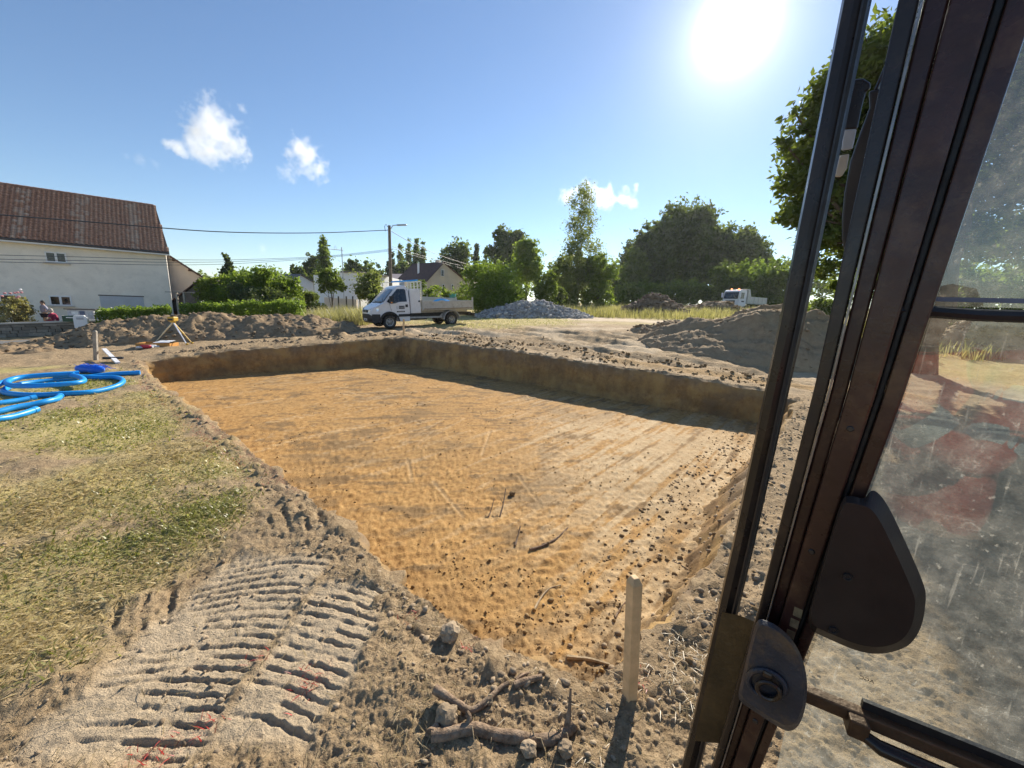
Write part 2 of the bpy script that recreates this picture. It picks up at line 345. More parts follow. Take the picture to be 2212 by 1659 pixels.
# ---- soil materials
def soil_mat():
    t = NT('soil_and_turf'); a = t.attr('cov'); sep = t.n('ShaderNodeSeparateColor'); t.l(a.outputs['Color'], sep.inputs[0])
    n1 = t.noise(1.6, 6, .65); n2 = t.noise(14, 6, .7); n3 = t.noise(90, 4, .7)
    dirt = t.ramp(n2, [(.25, (0.157, 0.104, 0.057)), (.5, (0.342, 0.243, 0.139)), (.75, (0.547, 0.408, 0.246))])
    dirt = t.mix(t.ramp(n1, [(.35, 0.0), (.7, .55)]), dirt, (0.465, 0.348, 0.216))
    dirt = t.mix(t.ramp(n3, [(.55, 0.0), (.75, .5)]), dirt, (0.615, 0.485, 0.321))
    dusty = t.mix(n2, (0.505, 0.396, 0.267), (0.725, 0.595, 0.417))
    gr = t.ramp(n2, [(.25, (0.192, 0.157, 0.055)), (.5, (0.423, 0.355, 0.137)), (.78, (0.683, 0.560, 0.260))])
    gr = t.mix(t.ramp(n1, [(.4, 0.0), (.65, .7)]), gr, (0.601, 0.478, 0.232))
    och = t.ramp(n2, [(.3, (0.315, 0.192, 0.082)), (.7, (0.547, 0.368, 0.178))])
    c = t.mix(sep.outputs[1], dirt, dusty); c = t.mix(a.outputs['Alpha'], och, c); c = t.mix(sep.outputs[0], c, gr)
    c = t.mix(t.math('MULTIPLY', sep.outputs[2], t.ramp(n3, [(.52, 0.0), (.66, .8)])), c, (0.573, 0.102, 0.082))
    nr = t.bump(n2, .75, .05); nr = t.bump(n3, .9, .014, nr); return t.pbr(c, .95, 0, nr, .12)
SOIL = soil_mat()
def pit_mat(name='pit_subsoil', wall=False):
    t = NT(name); a = t.attr('cov'); sep = t.n('ShaderNodeSeparateColor'); t.l(a.outputs['Color'], sep.inputs[0])
    n2 = t.noise(9, 7, .72); n3 = t.noise(55, 5, .7); n1 = t.noise(.55, 4, .6)
    orange = t.ramp(n2, [(.3, (.205, .106, .036)), (.48, (.415, .232, .078)), (.7, (.54, .335, .130))])
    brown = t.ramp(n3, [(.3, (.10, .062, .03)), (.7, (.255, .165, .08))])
    pale = t.ramp(n2, [(.3, (.40, .265, .125)), (.65, (.60, .455, .275))])
    c = t.mix(sep.outputs[0], orange, brown); c = t.mix(sep.outputs[1], c, pale); c = t.mix(sep.outputs[2], c, t.ramp(n2, [(.3, (.15, .115, .078)), (.7, (.28, .22, .15))]))
    c = t.mix(t.ramp(t.noise(28, 6, .75), [(.28, .75), (.42, 0.0)]), c, (.15, .085, .035))
    if wall:
        vs_ = t.noise(3.2, 6, .7, None, (1, 1, .16)); c = t.mix(t.ramp(vs_, [(.38, 0.0), (.62, .7)]), c, t.mix(n3, (.14, .085, .045), (.27, .17, .08))); c = t.mix(t.ramp(t.noise(1.3, 4, .6), [(.46, 0.0), (.64, .7)]), c, (.44, .28, .105))
    if not wall: c = t.mix(t.ramp(n1, [(.45, 0.0), (.62, .35)]), c, (.32, .20, .085))
    nr = t.bump(n2, .5, .03); nr = t.bump(n3, .7, .01, nr); return t.pbr(c, .93, 0, nr, .2)
PITM = pit_mat(); PITW = pit_mat('pit_wall_soil', True)

# ---- ground sheet (with the pit left open)
rs = np.concatenate([[.02], np.exp(np.arange(math.log(.5), math.log(1.6), .0085)), np.exp(np.arange(math.log(1.6), math.log(3.5), .0043)), np.exp(np.arange(math.log(3.5), math.log(5), .0066)), np.exp(np.arange(math.log(5), math.log(26), .0105)), np.exp(np.arange(math.log(26), math.log(1500), .034))])
ths = np.concatenate([np.linspace(-math.pi, R(-62), 26)[:-1], np.linspace(R(-62), R(62), 590), np.linspace(R(62), math.pi, 26)[1:]])
gx, gy, gF = polar(rs, ths)
gd = polydist(RIM, gx, gy); gi = inpoly(RIM, gx, gy)
inside = gi & (gd > .06)
gF = gF[~inside[gF].any(1)]
gz = ground_h(gx, gy)
gw = grass_w(gx, gy)
rr_ = np.hypot(gx, gy)
pale_ = np.clip(sstep(3.2, 1.2, polydist(ROADP, gx, gy, False) + .8 * fbm(gx * .5, gy * .5, 3, 91)) * .95 + .62 * lane(gx, gy)[1] * sstep(7, 4, rr_) + .55 * sstep(0, .3, fbm(gx * .35 + .4, gy * .35, 3, 95)) * sstep(9, 12, gy) * sstep(-8, -4, gx) * (1 - gw), 0, 1)
red_ = np.zeros_like(gx)
for (a_, b_, r_) in REDS: red_ = np.maximum(red_, .6 * sstep(r_ * 1.15, r_ * .3, np.hypot(gx - a_, gy - b_)))
red_ = np.maximum(red_, .75 * sstep(.14, .05, gd) * inpoly([(-12, 12), (-2.5, 4.4), (-2.0, 3.2), (-12, 6)], gx, gy))
och_ = 1 - np.clip(.9 * sstep(.5, .1, polydist([(3.2,13.2),(5.5,11.6),(8.2,10.6),(11,10.4)], gx, gy, False) + .4 * fbm(gx * 1.2, gy * 1.2, 3, 99)), 0, 1)
V_, F_, A_ = compact(np.stack([gx, gy, gz], 1), gF, {'cov': np.stack([gw, pale_, red_, och_], 1)})
ground = mesh_np('ground', V_, F_, SOIL, attrs=A_); tag(ground, kind='structure')

# ---- pit floor
rs = np.concatenate([np.exp(np.arange(math.log(1.5), math.log(6), .0075)), np.exp(np.arange(math.log(6), math.log(20), .0095))])
ths = np.linspace(R(-52), R(44), 520)
fx, fy, fF = polar(rs, ths); fd = polydist(RIM, fx, fy); fi = inpoly(RIM, fx, fy)
ok = fi | (fd < .05); fF = fF[ok[fF].all(1)]; fz = floor_h(fx, fy)
fr = np.hypot(fx, fy); ft = np.arctan2(fx, fy)
streak = scrape(fx, fy) * .45 + .5 * fbm(fx * 1.6, fy * 2.4, 4, 101, .65)
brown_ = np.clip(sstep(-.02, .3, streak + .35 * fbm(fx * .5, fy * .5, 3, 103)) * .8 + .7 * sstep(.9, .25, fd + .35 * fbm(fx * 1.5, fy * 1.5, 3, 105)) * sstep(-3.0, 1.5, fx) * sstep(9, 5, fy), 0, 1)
pz_ = sstep(-.6, 2.2, fx) * sstep(12.5, 8.5, fy + .2 * fx)
lanes_ = .5 + .5 * np.sin((fx * .80 - fy * .60) * 2 * math.pi / .42 + 1.5 * pn(fx * .7, fy * .7, 4))
nearr_ = sstep(1.4, 2.2, fx) * sstep(5.2, 4.2, fy)
palef_ = np.clip(pz_ * sstep(-.14, .14, .7 * scrape(fx + 3, fy) + .4 * fbm(fx * 2, fy * 2, 4, 107, .62) + .24 * pz_ - .08) * 1.0 * (1 - nearr_) + nearr_ * sstep(.55, .8, lanes_ + .3 * fbm(fx * 5, fy * 5, 3, 109)) * .9 + .75 * sstep(.30, .5, scrape(fx + 9, fy + 4) + .5 * fbm(fx * .5, fy * .5, 2, 111)) * sstep(2, 6, fr) * .6, 0, 1)
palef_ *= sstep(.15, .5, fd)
# long pale smear lines where the bucket edge dragged
for (p, q) in (((1140,945),(1175,905)),((935,1040),(1000,1115)),((880,990),(890,1040)),((1005,905),(900,965)),((1060,930),(1040,985)),((1120,1030),(1160,1080)),((870,960),(960,905)),((1220,880),(1290,840)),((1385,905),(1375,950)),((940,930),(905,960))):
    a_ = gp(*p, ZF)[:2]; b_ = gp(*q, ZF)[:2]; palef_ = np.maximum(palef_, .38 * sstep(.045, .012, polydist([a_, b_], fx, fy, False)))
    fz = fz + .008 * sstep(.08, .04, polydist([a_, b_], fx, fy, False)) - .012 * sstep(.035, .015, polydist([a_, b_], fx, fy, False))
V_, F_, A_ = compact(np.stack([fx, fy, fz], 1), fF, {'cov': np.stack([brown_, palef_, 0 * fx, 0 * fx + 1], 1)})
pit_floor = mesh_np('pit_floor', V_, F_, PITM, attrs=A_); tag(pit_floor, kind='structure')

# ---- pit sides: a strip that rolls over the rim and runs down to the floor
def resample(P, step):
    P = np.vstack([P, P[:1]]); out = []
    for a, b in zip(P[:-1], P[1:]):
        n = max(1, int(np.linalg.norm(b - a) / (step * (0.4 + .05 * np.linalg.norm((a + b) / 2))))); out += [a + (b - a) * k / n for k in range(n)]
    return np.array(out)
Q = resample(RIM, .085); nQ = len(Q)
for _ in range(3): Q = (np.roll(Q, 1, 0) + 2 * Q + np.roll(Q, -1, 0)) / 4
T_ = np.roll(Q, -1, 0) - np.roll(Q, 1, 0); T_ /= np.linalg.norm(T_, axis=1)[:, None]; Nn = np.stack([-T_[:, 1], T_[:, 0]], 1)
cen = np.array([0.0, 8.0]); Nn *= np.where(((cen - Q) * Nn).sum(1) > 0, 1, -1)[:, None]       # into the pit
arc = np.concatenate([[0], np.cumsum(np.linalg.norm(np.diff(Q, axis=0), axis=1))])
slope_w = sstep(.8, .15, polydist([(5.45,7.25),(3.75,5.45),(2.15,3.36),(1.5,2.6)], Q[:, 0], Q[:, 1], False)) * (.35 + .65 * sstep(1.2, 3.0, Q[:, 0]))
farw = sstep(1.5, .3, polydist([(-10.9,12),(-5,17.5),(4.98,10.86),(6.9,9.75)], Q[:, 0], Q[:, 1], False))
Q = Q + Nn * ((.05 + .10 * (1 - farw)) * fbm(Q[:, 0] * 1.8, Q[:, 1] * 1.8, 4, 121) )[:, None]
prof = [(-.20, 'g', -.05), (-.15, 'g', -.012), (-.10, 'g', .0), (-.06, 'g', .004), (-.02, 'g', .0), (.03, 'w', .04)] + [(.05 + .012 * k, 'w', (k + 1) / 15.0) for k in range(14)] + [(.36, 'f', -.06)]
Vw = []; Cw = []
for k, (o_, kind_, t_) in enumerate(prof):
    wob = .05 * fbm(arc * 2.2, np.full(nQ, k * .35), 3, 131) + .13 * np.abs(fbm(arc * 3.6, np.full(nQ, k * .07), 4, 133, .6)) + .035 * np.clip(np.sin(arc * 2 * math.pi / .55 + 2 * pn(arc * .6, arc * 0 + k * .05, 9)) - .3, 0, 1) * (1 if kind_ == 'w' else .3)
    off = o_ + (wob * (1 - .75 * slope_w) if kind_ == 'w' else 0)
    off = off + slope_w * (max(0, t_) * .24 if kind_ == 'w' else (.26 if kind_ == 'f' else 0))
    P = Q + Nn * np.asarray(off)[:, None] if np.ndim(off) else Q + Nn * off
    top = ground_h(P[:, 0] * 1, P[:, 1] * 1) if kind_ == 'g' else None
    if kind_ == 'g':
        z = top + t_ + ((.10 * np.maximum(0, fbm(P[:, 0] * 6, P[:, 1] * 6, 4, 135, .65)) - .006) if k in (1, 2, 3, 4) else 0)
    else:
        zt = ground_h(Q[:, 0], Q[:, 1]); zb = np.full(nQ, ZF - .02)
        z = zt + (zb - zt) * (t_ if kind_ == 'w' else 1.0) + (t_ if kind_ == 'f' else 0) + (.02 * fbm(arc * 6, np.full(nQ, k * .8), 2, 137) if kind_ == 'w' and t_ < .95 else 0)
    Vw.append(np.stack([P[:, 0], P[:, 1], z], 1))
    depth = 0 if kind_ == 'g' else t_
    grey = np.clip(1.15 - depth * 2.6 + .5 * fbm(arc * .8, np.full(nQ, k * .2), 3, 139), 0, 1) if kind_ != 'f' else np.zeros(nQ)
    Cw.append(np.stack([np.clip(.45 + .8 * fbm(arc * 1.2, np.full(nQ, k * .15), 3, 141), 0, 1), np.zeros(nQ), grey, np.ones(nQ)], 1))
Vw = np.concatenate(Vw); Cw = np.concatenate(Cw); m_ = len(prof)
ii = np.arange(m_ * nQ).reshape(m_, nQ); jj = np.roll(ii, -1, 1)
Fw = np.stack([ii[:-1], jj[:-1], jj[1:], ii[1:]], -1).reshape(m_ - 1, nQ, 4)
pit_wall = mesh_np('pit_wall', *compact(Vw, Fw[5:].reshape(-1, 4), {'cov': Cw})[:2], PITW, attrs=compact(Vw, Fw[5:].reshape(-1, 4), {'cov': Cw})[2]); tag(pit_wall, kind='structure')
rx, ry = Vw[:, 0], Vw[:, 1]
Cr = np.stack([grass_w(rx, ry) * .8, 0 * rx, 0 * rx, 1 + 0 * rx], 1)
rim = mesh_np('pit_rim', *compact(Vw, Fw[:5].reshape(-1, 4))[:2], SOIL, attrs=compact(Vw, Fw[:5].reshape(-1, 4), {'cov': Cr})[2]); tag(rim, kind='structure')
# ------------------------------------------------------------------ vegetation kit
def leaves_np(C, size, flat=0.0, elong=0.55, rng=RNG, up=None):
    """diamond leaves at the points C"""
    n = len(C); a = rng.normal(size=(n, 3)); a[:, 2] *= (1 - flat); a /= np.linalg.norm(a, axis=1)[:, None]
    if up is not None: a = a * (1 - up) + np.array([0, 0, up]); a /= np.linalg.norm(a, axis=1)[:, None]
    b = rng.normal(size=(n, 3)); b -= a * (a * b).sum(1)[:, None]; b /= np.linalg.norm(b, axis=1)[:, None]
    s = (size * rng.uniform(.6, 1.35, n))[:, None]; cc = np.cross(a, b) * s * .18
    V = np.stack([C - a * s, C + b * s * elong + cc, C + a * s, C - b * s * elong + cc], 1).reshape(-1, 3)
    F = np.arange(4 * n).reshape(n, 4); return V, F
def crown_points(blobs, n, clump=14, spread=.16, shell=.55, rng=RNG, droop=0.0):
    """leaf positions in clumps spread through a set of ellipsoids (centre, radii)"""
    B = [(np.array(c, float), np.array(r, float)) for c, r in blobs]; w = np.array([r[0] * r[1] * r[2] for c, r in B]) ** .7; w /= w.sum()
    k = max(1, n // clump); idx = rng.choice(len(B), k, p=w); d = rng.normal(size=(k, 3)); d /= np.linalg.norm(d, axis=1)[:, None]
    rad = (shell + (1 - shell) * rng.uniform(0, 1, k)) * rng.uniform(.78, 1.08, k)
    ce = np.array([B[i][0] for i in idx]); rr = np.array([B[i][1] for i in idx]); P = ce + d * rr * rad[:, None]
    sp = spread * rr.mean(1) * rng.uniform(.5, 1.5, k)
    L = np.repeat(P, clump, 0) + rng.normal(size=(k * clump, 3)) * np.repeat(sp, clump)[:, None] * np.array([1, 1, .7])
    if droop: L[:, 2] -= droop * np.abs(rng.normal(size=len(L)))
    var = np.clip(np.repeat(rng.uniform(0, 1, k), clump) * .6 + rng.uniform(0, .4, k * clump), 0, 1)
    return L, var
def foliage(name, blobs, n, size, m, parent=None, clump=14, spread=.16, shell=.55, flat=0.0, elong=.55, droop=0.0, zmin=None, up=None):
    L, var = crown_points(blobs, n, clump, spread, shell, RNG, droop)
    if zmin is not None: k = L[:, 2] > zmin; L, var = L[k], var[k]
    V, F = leaves_np(L, size, flat, elong, RNG, up); return mesh_np(name, V, F, m, parent, smooth=False, attrs={'v': np.repeat(var, 4)})
BARK = mat('bark', (.10, .075, .05), .9, 0, .4, 9, .8, 25, .1)
BARKP = mat('pale_bark', (.42, .40, .36), .8, 0, .4, 5, .5, 25, .1)
def trunk(parent, H, r0, blobs, n_limb=5, m=BARK, lean=(0, 0)):
    mb = MB(); top = np.array([lean[0], lean[1], H]); pts = []; k = 6
    for i in range(k + 1):
        t = i / k; pts.append(np.array([lean[0] * t, lean[1] * t, H * t - .15 * (1 - t)]) + np.array([random.uniform(-1, 1), random.uniform(-1, 1), 0]) * r0 * .5 * (0 < i < k))
    mb.tube(pts, [r0 * (1.25 - 1.1 * i / k) for i in range(k + 1)], 8)
    for j in range(n_limb):
        c, r = blobs[j % len(blobs)]; t = random.uniform(.3, .85); a = pts[int(t * k)]
        e = np.array(c) + np.array([random.uniform(-.6, .6) * r[0], random.uniform(-.6, .6) * r[1], random.uniform(-.1, .6) * r[2]]); mid = (a + e) / 2 + np.array([0, 0, -.06 * H])
        mb.tube([a, mid, e], [r0 * .5 * (1.1 - t), r0 * .35 * (1.1 - t), r0 * .07], 6)
    return mb.build('trunk', m, parent, smooth=True)
LM = {
 'dark': leafmat('leaf_dark', (.045, .07, .028), (.14, .19, .065), .55), 'mid': leafmat('leaf_mid', (.06, .10, .024), (.20, .27, .065), .58),
 'light': leafmat('leaf_light', (.09, .15, .026), (.28, .37, .075), .6), 'birch': leafmat('leaf_birch', (.10, .13, .05), (.27, .31, .12), .58),
 'conifer': leafmat('leaf_conifer', (.028, .048, .028), (.08, .115, .055), .35), 'chestnut': leafmat('leaf_chestnut', (.04, .065, .016), (.15, .20, .05), .52, .10),
 'hedge': leafmat('leaf_hedge', (.065, .12, .02), (.23, .33, .065), .58), 'grey': leafmat('leaf_grey', (.05, .075, .035), (.13, .17, .08), .35),
 'straw': leafmat('leaf_straw', (.16, .15, .06), (.46, .40, .24), .5), 'turf': leafmat('turf_blade', (.14, .145, .04), (.42, .40, .14), .5), 'dry': leafmat('dry_blade', (.30, .22, .10), (.70, .56, .30), .45), 'litter': leafmat('litter_straw', (.17, .125, .065), (.44, .34, .19), .2), 'redblade': leafmat('red_blade', (.35, .03, .03), (.6, .08, .07), .3)}
def tree(px, top, half, Y, label, kind='mid', n=5000, leaf=.22, shape='round', base=None, name='tree', cat='tree', group=None, trunk_r=None, nb=9, clump=14, spread=.16, bark=BARK, trunk_h=.28, dx=0.0):
    """px: picture column, top: picture row of the tip, half: half width in picture pixels"""
    s = mpp(Y); x = at(px, top, Y)[0]; H0 = hz(x, Y); H = at(px, top, Y)[2] - H0; w = half * s * (1.2 if shape in ('round', 'bush') else 1.0); H = H * (1.05 if shape in ('round', 'bush') else 1.0)
    root = empty(name, (x, Y, H0), 0, label, cat, group); blobs = []
    th = H * trunk_h
    if shape == 'round':
        blobs.append(((0, 0, th + (H - th) * .52), (w * .68, w * .68, (H - th) * .45)))
        for i in range(nb + 7):
            a = random.uniform(0, 6.28); q = random.uniform(.3, .75); h = random.uniform(.22, .92); ww = w * math.sqrt(max(.1, 1 - (2 * h - 1) ** 2)) * .72
            blobs.append(((ww * math.cos(a) * q * 1.15, ww * math.sin(a) * q, th + (H - th) * h * .92), (w * random.uniform(.16, .42), w * random.uniform(.16, .42), min(H * .18, w * random.uniform(.2, .4)))))
    elif shape == 'poplar':
        for i in range(nb):
            t = (i + .5) / nb; blobs.append(((random.uniform(-.15, .15) * w, random.uniform(-.15, .15) * w, H * (.12 + .86 * t)), (w * (1 - .75 * t ** 2.2), w * (1 - .75 * t ** 2.2), H / nb * 1.5)))
    elif shape == 'cone':
        for i in range(nb):
            t = (i + .5) / nb; blobs.append(((random.uniform(-.1, .1) * w, 0, H * (.1 + .88 * t)), (w * (1.05 - t), w * (1.05 - t), H / nb * 1.2)))
    elif shape == 'bush':
        blobs.append(((0, 0, H * .45), (w * .72, w * .72, H * .47)))
        for i in range(nb + 6):
            a = random.uniform(0, 6.28); q = random.uniform(.35, .75); h = random.uniform(.1, .78); blobs.append(((w * q * math.cos(a), w * q * math.sin(a), H * h), (w * random.uniform(.18, .42), w * random.uniform(.18, .42), H * random.uniform(.14, .26))))
    elif shape == 'open':
        for i in range(nb):
            t = (i + .5) / nb; a = i * 2.4; q = w * (1.05 - .8 * t) * random.uniform(.35, .8); blobs.append(((q * math.cos(a), q * math.sin(a), th + (H - th) * t), (w * .34 * (1.15 - .6 * t), w * .34 * (1.15 - .6 * t), H / nb * 1.1)))
    dm_ = (1.0 if shape == 'open' else 1.8) if Y > 50 else 1.4
    f = foliage('crown', blobs, int(n * dm_), leaf * (1.0 if Y > 50 else 1.0), LM[kind], root, clump, spread * (1.3 if shape in ('poplar', 'cone', 'open') else (.65 if Y > 50 else .9)), shell=.4)
    trunk(root, H * (.75 if shape != 'bush' else .5), trunk_r or max(.06, H * .018), blobs, 5, bark)
    return root
def hedge(name, P, h, w, n, leaf, kind, label, cat='hedge'):
    """a clipped hedge along the points P"""
    P = [np.array(p, float) for p in P]; root = empty(name, (P[0][0], P[0][1], hz(P[0][0], P[0][1])), 0, label, cat); o = np.array(root.location); Ls = []; 
    seg = [np.linalg.norm(b - a) for a, b in zip(P[:-1], P[1:])]; tot = sum(seg)
    for (a, b), L in zip(zip(P[:-1], P[1:]), seg):
        k = int(n * L / tot); t = RNG.uniform(0, 1, k); d = (b - a) / L; nn = np.array([-d[1], d[0]])
        u = RNG.uniform(-1, 1, k); v = RNG.uniform(0, 1, k); e = RNG.uniform(0, 1, k) < .75                # mostly near the faces
        side = RNG.uniform(0, 1, k) < .6; u = np.where(e & side, np.sign(u) * RNG.uniform(.82, 1.05, k), u); v = np.where(e & ~side, RNG.uniform(.85, 1.04, k), v)
        xy = a[None] + d[None] * (t * L)[:, None] + nn[None] * (u * w / 2)[:, None]; hh = h * (1 + .12 * fbm(t * L * .9, t * 0, 3, 151) + .06 * RNG.normal(size=k) * (v > .8))
        z = ground_h(xy[:, 0], xy[:, 1]) + v * hh + .05; Ls.append(np.stack([xy[:, 0], xy[:, 1], z], 1))
    L = np.concatenate(Ls) - o; V, F = leaves_np(L, leaf, 0, .5, RNG, .35); var = np.repeat(np.clip(RNG.uniform(0, 1, len(L)) * .7 + .3 * (L[:, 2] / h), 0, 1), 4)
    mesh_np('foliage', V, F, LM[kind], root, False, {'v': var})
    mb = MB()
    for (a, b), Ls_ in zip(zip(P[:-1], P[1:]), seg):
        m = max(2, int(Ls_ / .6))
        for i in range(m):
            p = a + (b - a) * (i + .5) / m; z = hz(*p[:2]); mb.tube([(p[0] - o[0], p[1] - o[1], z - o[2] - .1), (p[0] - o[0] + random.uniform(-.2, .2), p[1] - o[1], z - o[2] + h * .7)], [.03, .012], 5)
    tag(mb.build('stems', BARK, root), kind='stuff'); return root
def blades(name, X, Y, Z, h, w, lean, m, var, lie=0.0, curve=.35):
    n = len(X); az = RNG.uniform(0, 6.283, n); l = lean * RNG.uniform(.4, 1.4, n); d = np.stack([np.cos(az), np.sin(az), 0 * az], 1); s = np.stack([-np.sin(az), np.cos(az), 0 * az], 1)
    hh = (h * RNG.uniform(.45, 1.3, n))[:, None]; B = np.stack([X, Y, Z], 1); ang = np.clip(l + lie, 0, 1.5)[:, None]; up = np.array([0, 0, 1.0])
    mid = B + (d * np.sin(ang) + up * np.cos(ang)) * hh * .55; a2 = np.clip(ang + curve, 0, 1.6); tip = mid + (d * np.sin(a2) + up * np.cos(a2)) * hh * .5
    ww = (w * RNG.uniform(.6, 1.4, n))[:, None]
    V = np.stack([B - s * ww, B + s * ww, mid - s * ww * .8, mid + s * ww * .8, tip], 1).reshape(-1, 3)
    i = np.arange(n)[:, None] * 5; F4 = i + np.array([[0, 1, 3, 2]]); F3 = i + np.array([[2, 3, 4]])
    return mesh_np(name, V, [F4, F3], m, None, False, {'v': np.repeat(var, 5)})
def rocks(name, C, S, m, parent=None, attrs=True, squash=.75):
    """lumps of soil or stone: jittered icosahedra, one mesh"""
    t = (1 + 5 ** .5) / 2; iv = np.array([(-1, t, 0), (1, t, 0), (-1, -t, 0), (1, -t, 0), (0, -1, t), (0, 1, t), (0, -1, -t), (0, 1, -t), (t, 0, -1), (t, 0, 1), (-t, 0, -1), (-t, 0, 1)]) / 1.9
    fi = np.array([(0, 11, 5), (0, 5, 1), (0, 1, 7), (0, 7, 10), (0, 10, 11), (1, 5, 9), (5, 11, 4), (11, 10, 2), (10, 7, 6), (7, 1, 8), (3, 9, 4), (3, 4, 2), (3, 2, 6), (3, 6, 8), (3, 8, 9), (4, 9, 5), (2, 4, 11), (6, 2, 10), (8, 6, 7), (9, 8, 1)])
    n = len(C); q = RNG.normal(size=(n, 4)); q /= np.linalg.norm(q, axis=1)[:, None]; w, x, y, z = q.T
    Rm = np.stack([np.stack([1 - 2 * (y * y + z * z), 2 * (x * y - z * w), 2 * (x * z + y * w)], 1), np.stack([2 * (x * y + z * w), 1 - 2 * (x * x + z * z), 2 * (y * z - x * w)], 1), np.stack([2 * (x * z - y * w), 2 * (y * z + x * w), 1 - 2 * (x * x + y * y)], 1)], 1)
    J = iv[None] * (1 + .38 * RNG.uniform(-1, 1, (n, 12, 1))) * RNG.uniform(.7, 1.25, (n, 1, 3))
    V = np.einsum('nij,nkj->nki', Rm, J) * np.asarray(S)[:, None, None]; V[:, :, 2] *= squash; V = V + np.asarray(C)[:, None, :]
    F = (np.arange(n)[:, None, None] * 12 + fi[None]).reshape(-1, 3)
    return mesh_np(name, V.reshape(-1, 3), F, m, parent, False, {'v': np.repeat(RNG.uniform(0, 1, n), 12)})
def lumpmat(name, lo, hi, fine=40):
    t = NT(name); a = t.attr('v'); n = t.noise(fine, 5, .7); c = t.ramp(a.outputs['Fac'], [(0, lo), (1, hi)]); c = t.mix(t.ramp(n, [(.3, .0), (.7, .55)]), c, tuple(x * .55 for x in lo)); return t.pbr(c, .95, 0, t.bump(n, .6, .01), .15)
# ------------------------------------------------------------------ heaps of soil, gravel and rubble
def heap_mat(name, lo, mid_, hi, s1=5, s2=30, spec=.15):
    t = NT(name); n1 = t.noise(.9, 4, .6); n2 = t.noise(s1, 7, .72); n3 = t.noise(s2, 5, .7)
    c = t.ramp(n2, [(.28, lo), (.5, mid_), (.74, hi)]); c = t.mix(t.ramp(n1, [(.4, 0.0), (.7, .45)]), c, tuple((a + b) / 2 for a, b in zip(mid_, hi))); c = t.mix(t.ramp(n3, [(.55, 0.0), (.72, .5)]), c, hi)
    return t.pbr(c, .95, 0, t.bump(n3, .7, .02, t.bump(n2, .6, .06)), spec)
HM = {'soil': heap_mat('heap_topsoil', (.16, .11, .064), (.28, .20, .12), (.41, .305, .19)), 'pale': heap_mat('heap_pale_soil', (.22, .152, .09), (.33, .238, .145), (.43, .325, .205)),
      'gravel': heap_mat('heap_gravel', (.23, .22, .205), (.40, .385, .36), (.60, .58, .545), 16, 60), 'rubble': heap_mat('heap_rubble', (.13, .088, .052), (.23, .16, .10), (.36, .27, .18)), 'sandy': heap_mat('heap_sandy', (.10, .07, .04), (.20, .145, .085), (.28, .21, .13))}
LUMP = {'soil': lumpmat('lump_soil', (.17, .125, .082), (.33, .255, .17)), 'gravel': lumpmat('lump_gravel', (.30, .285, .265), (.68, .655, .615)), 'rubble': lumpmat('lump_rubble', (.16, .11, .07), (.38, .29, .20)), 'orange': lumpmat('lump_orange', (.27, .16, .06), (.50, .32, .13), 60), 'brown': lumpmat('lump_brown', (.20, .13, .065), (.40, .27, .13), 60), 'greyclod': lumpmat('lump_greyclod', (.25, .185, .118), (.50, .39, .265), 60)}
LUMP['pale'] = LUMP['greyclod']; LUMP['sandy'] = LUMP['brown']
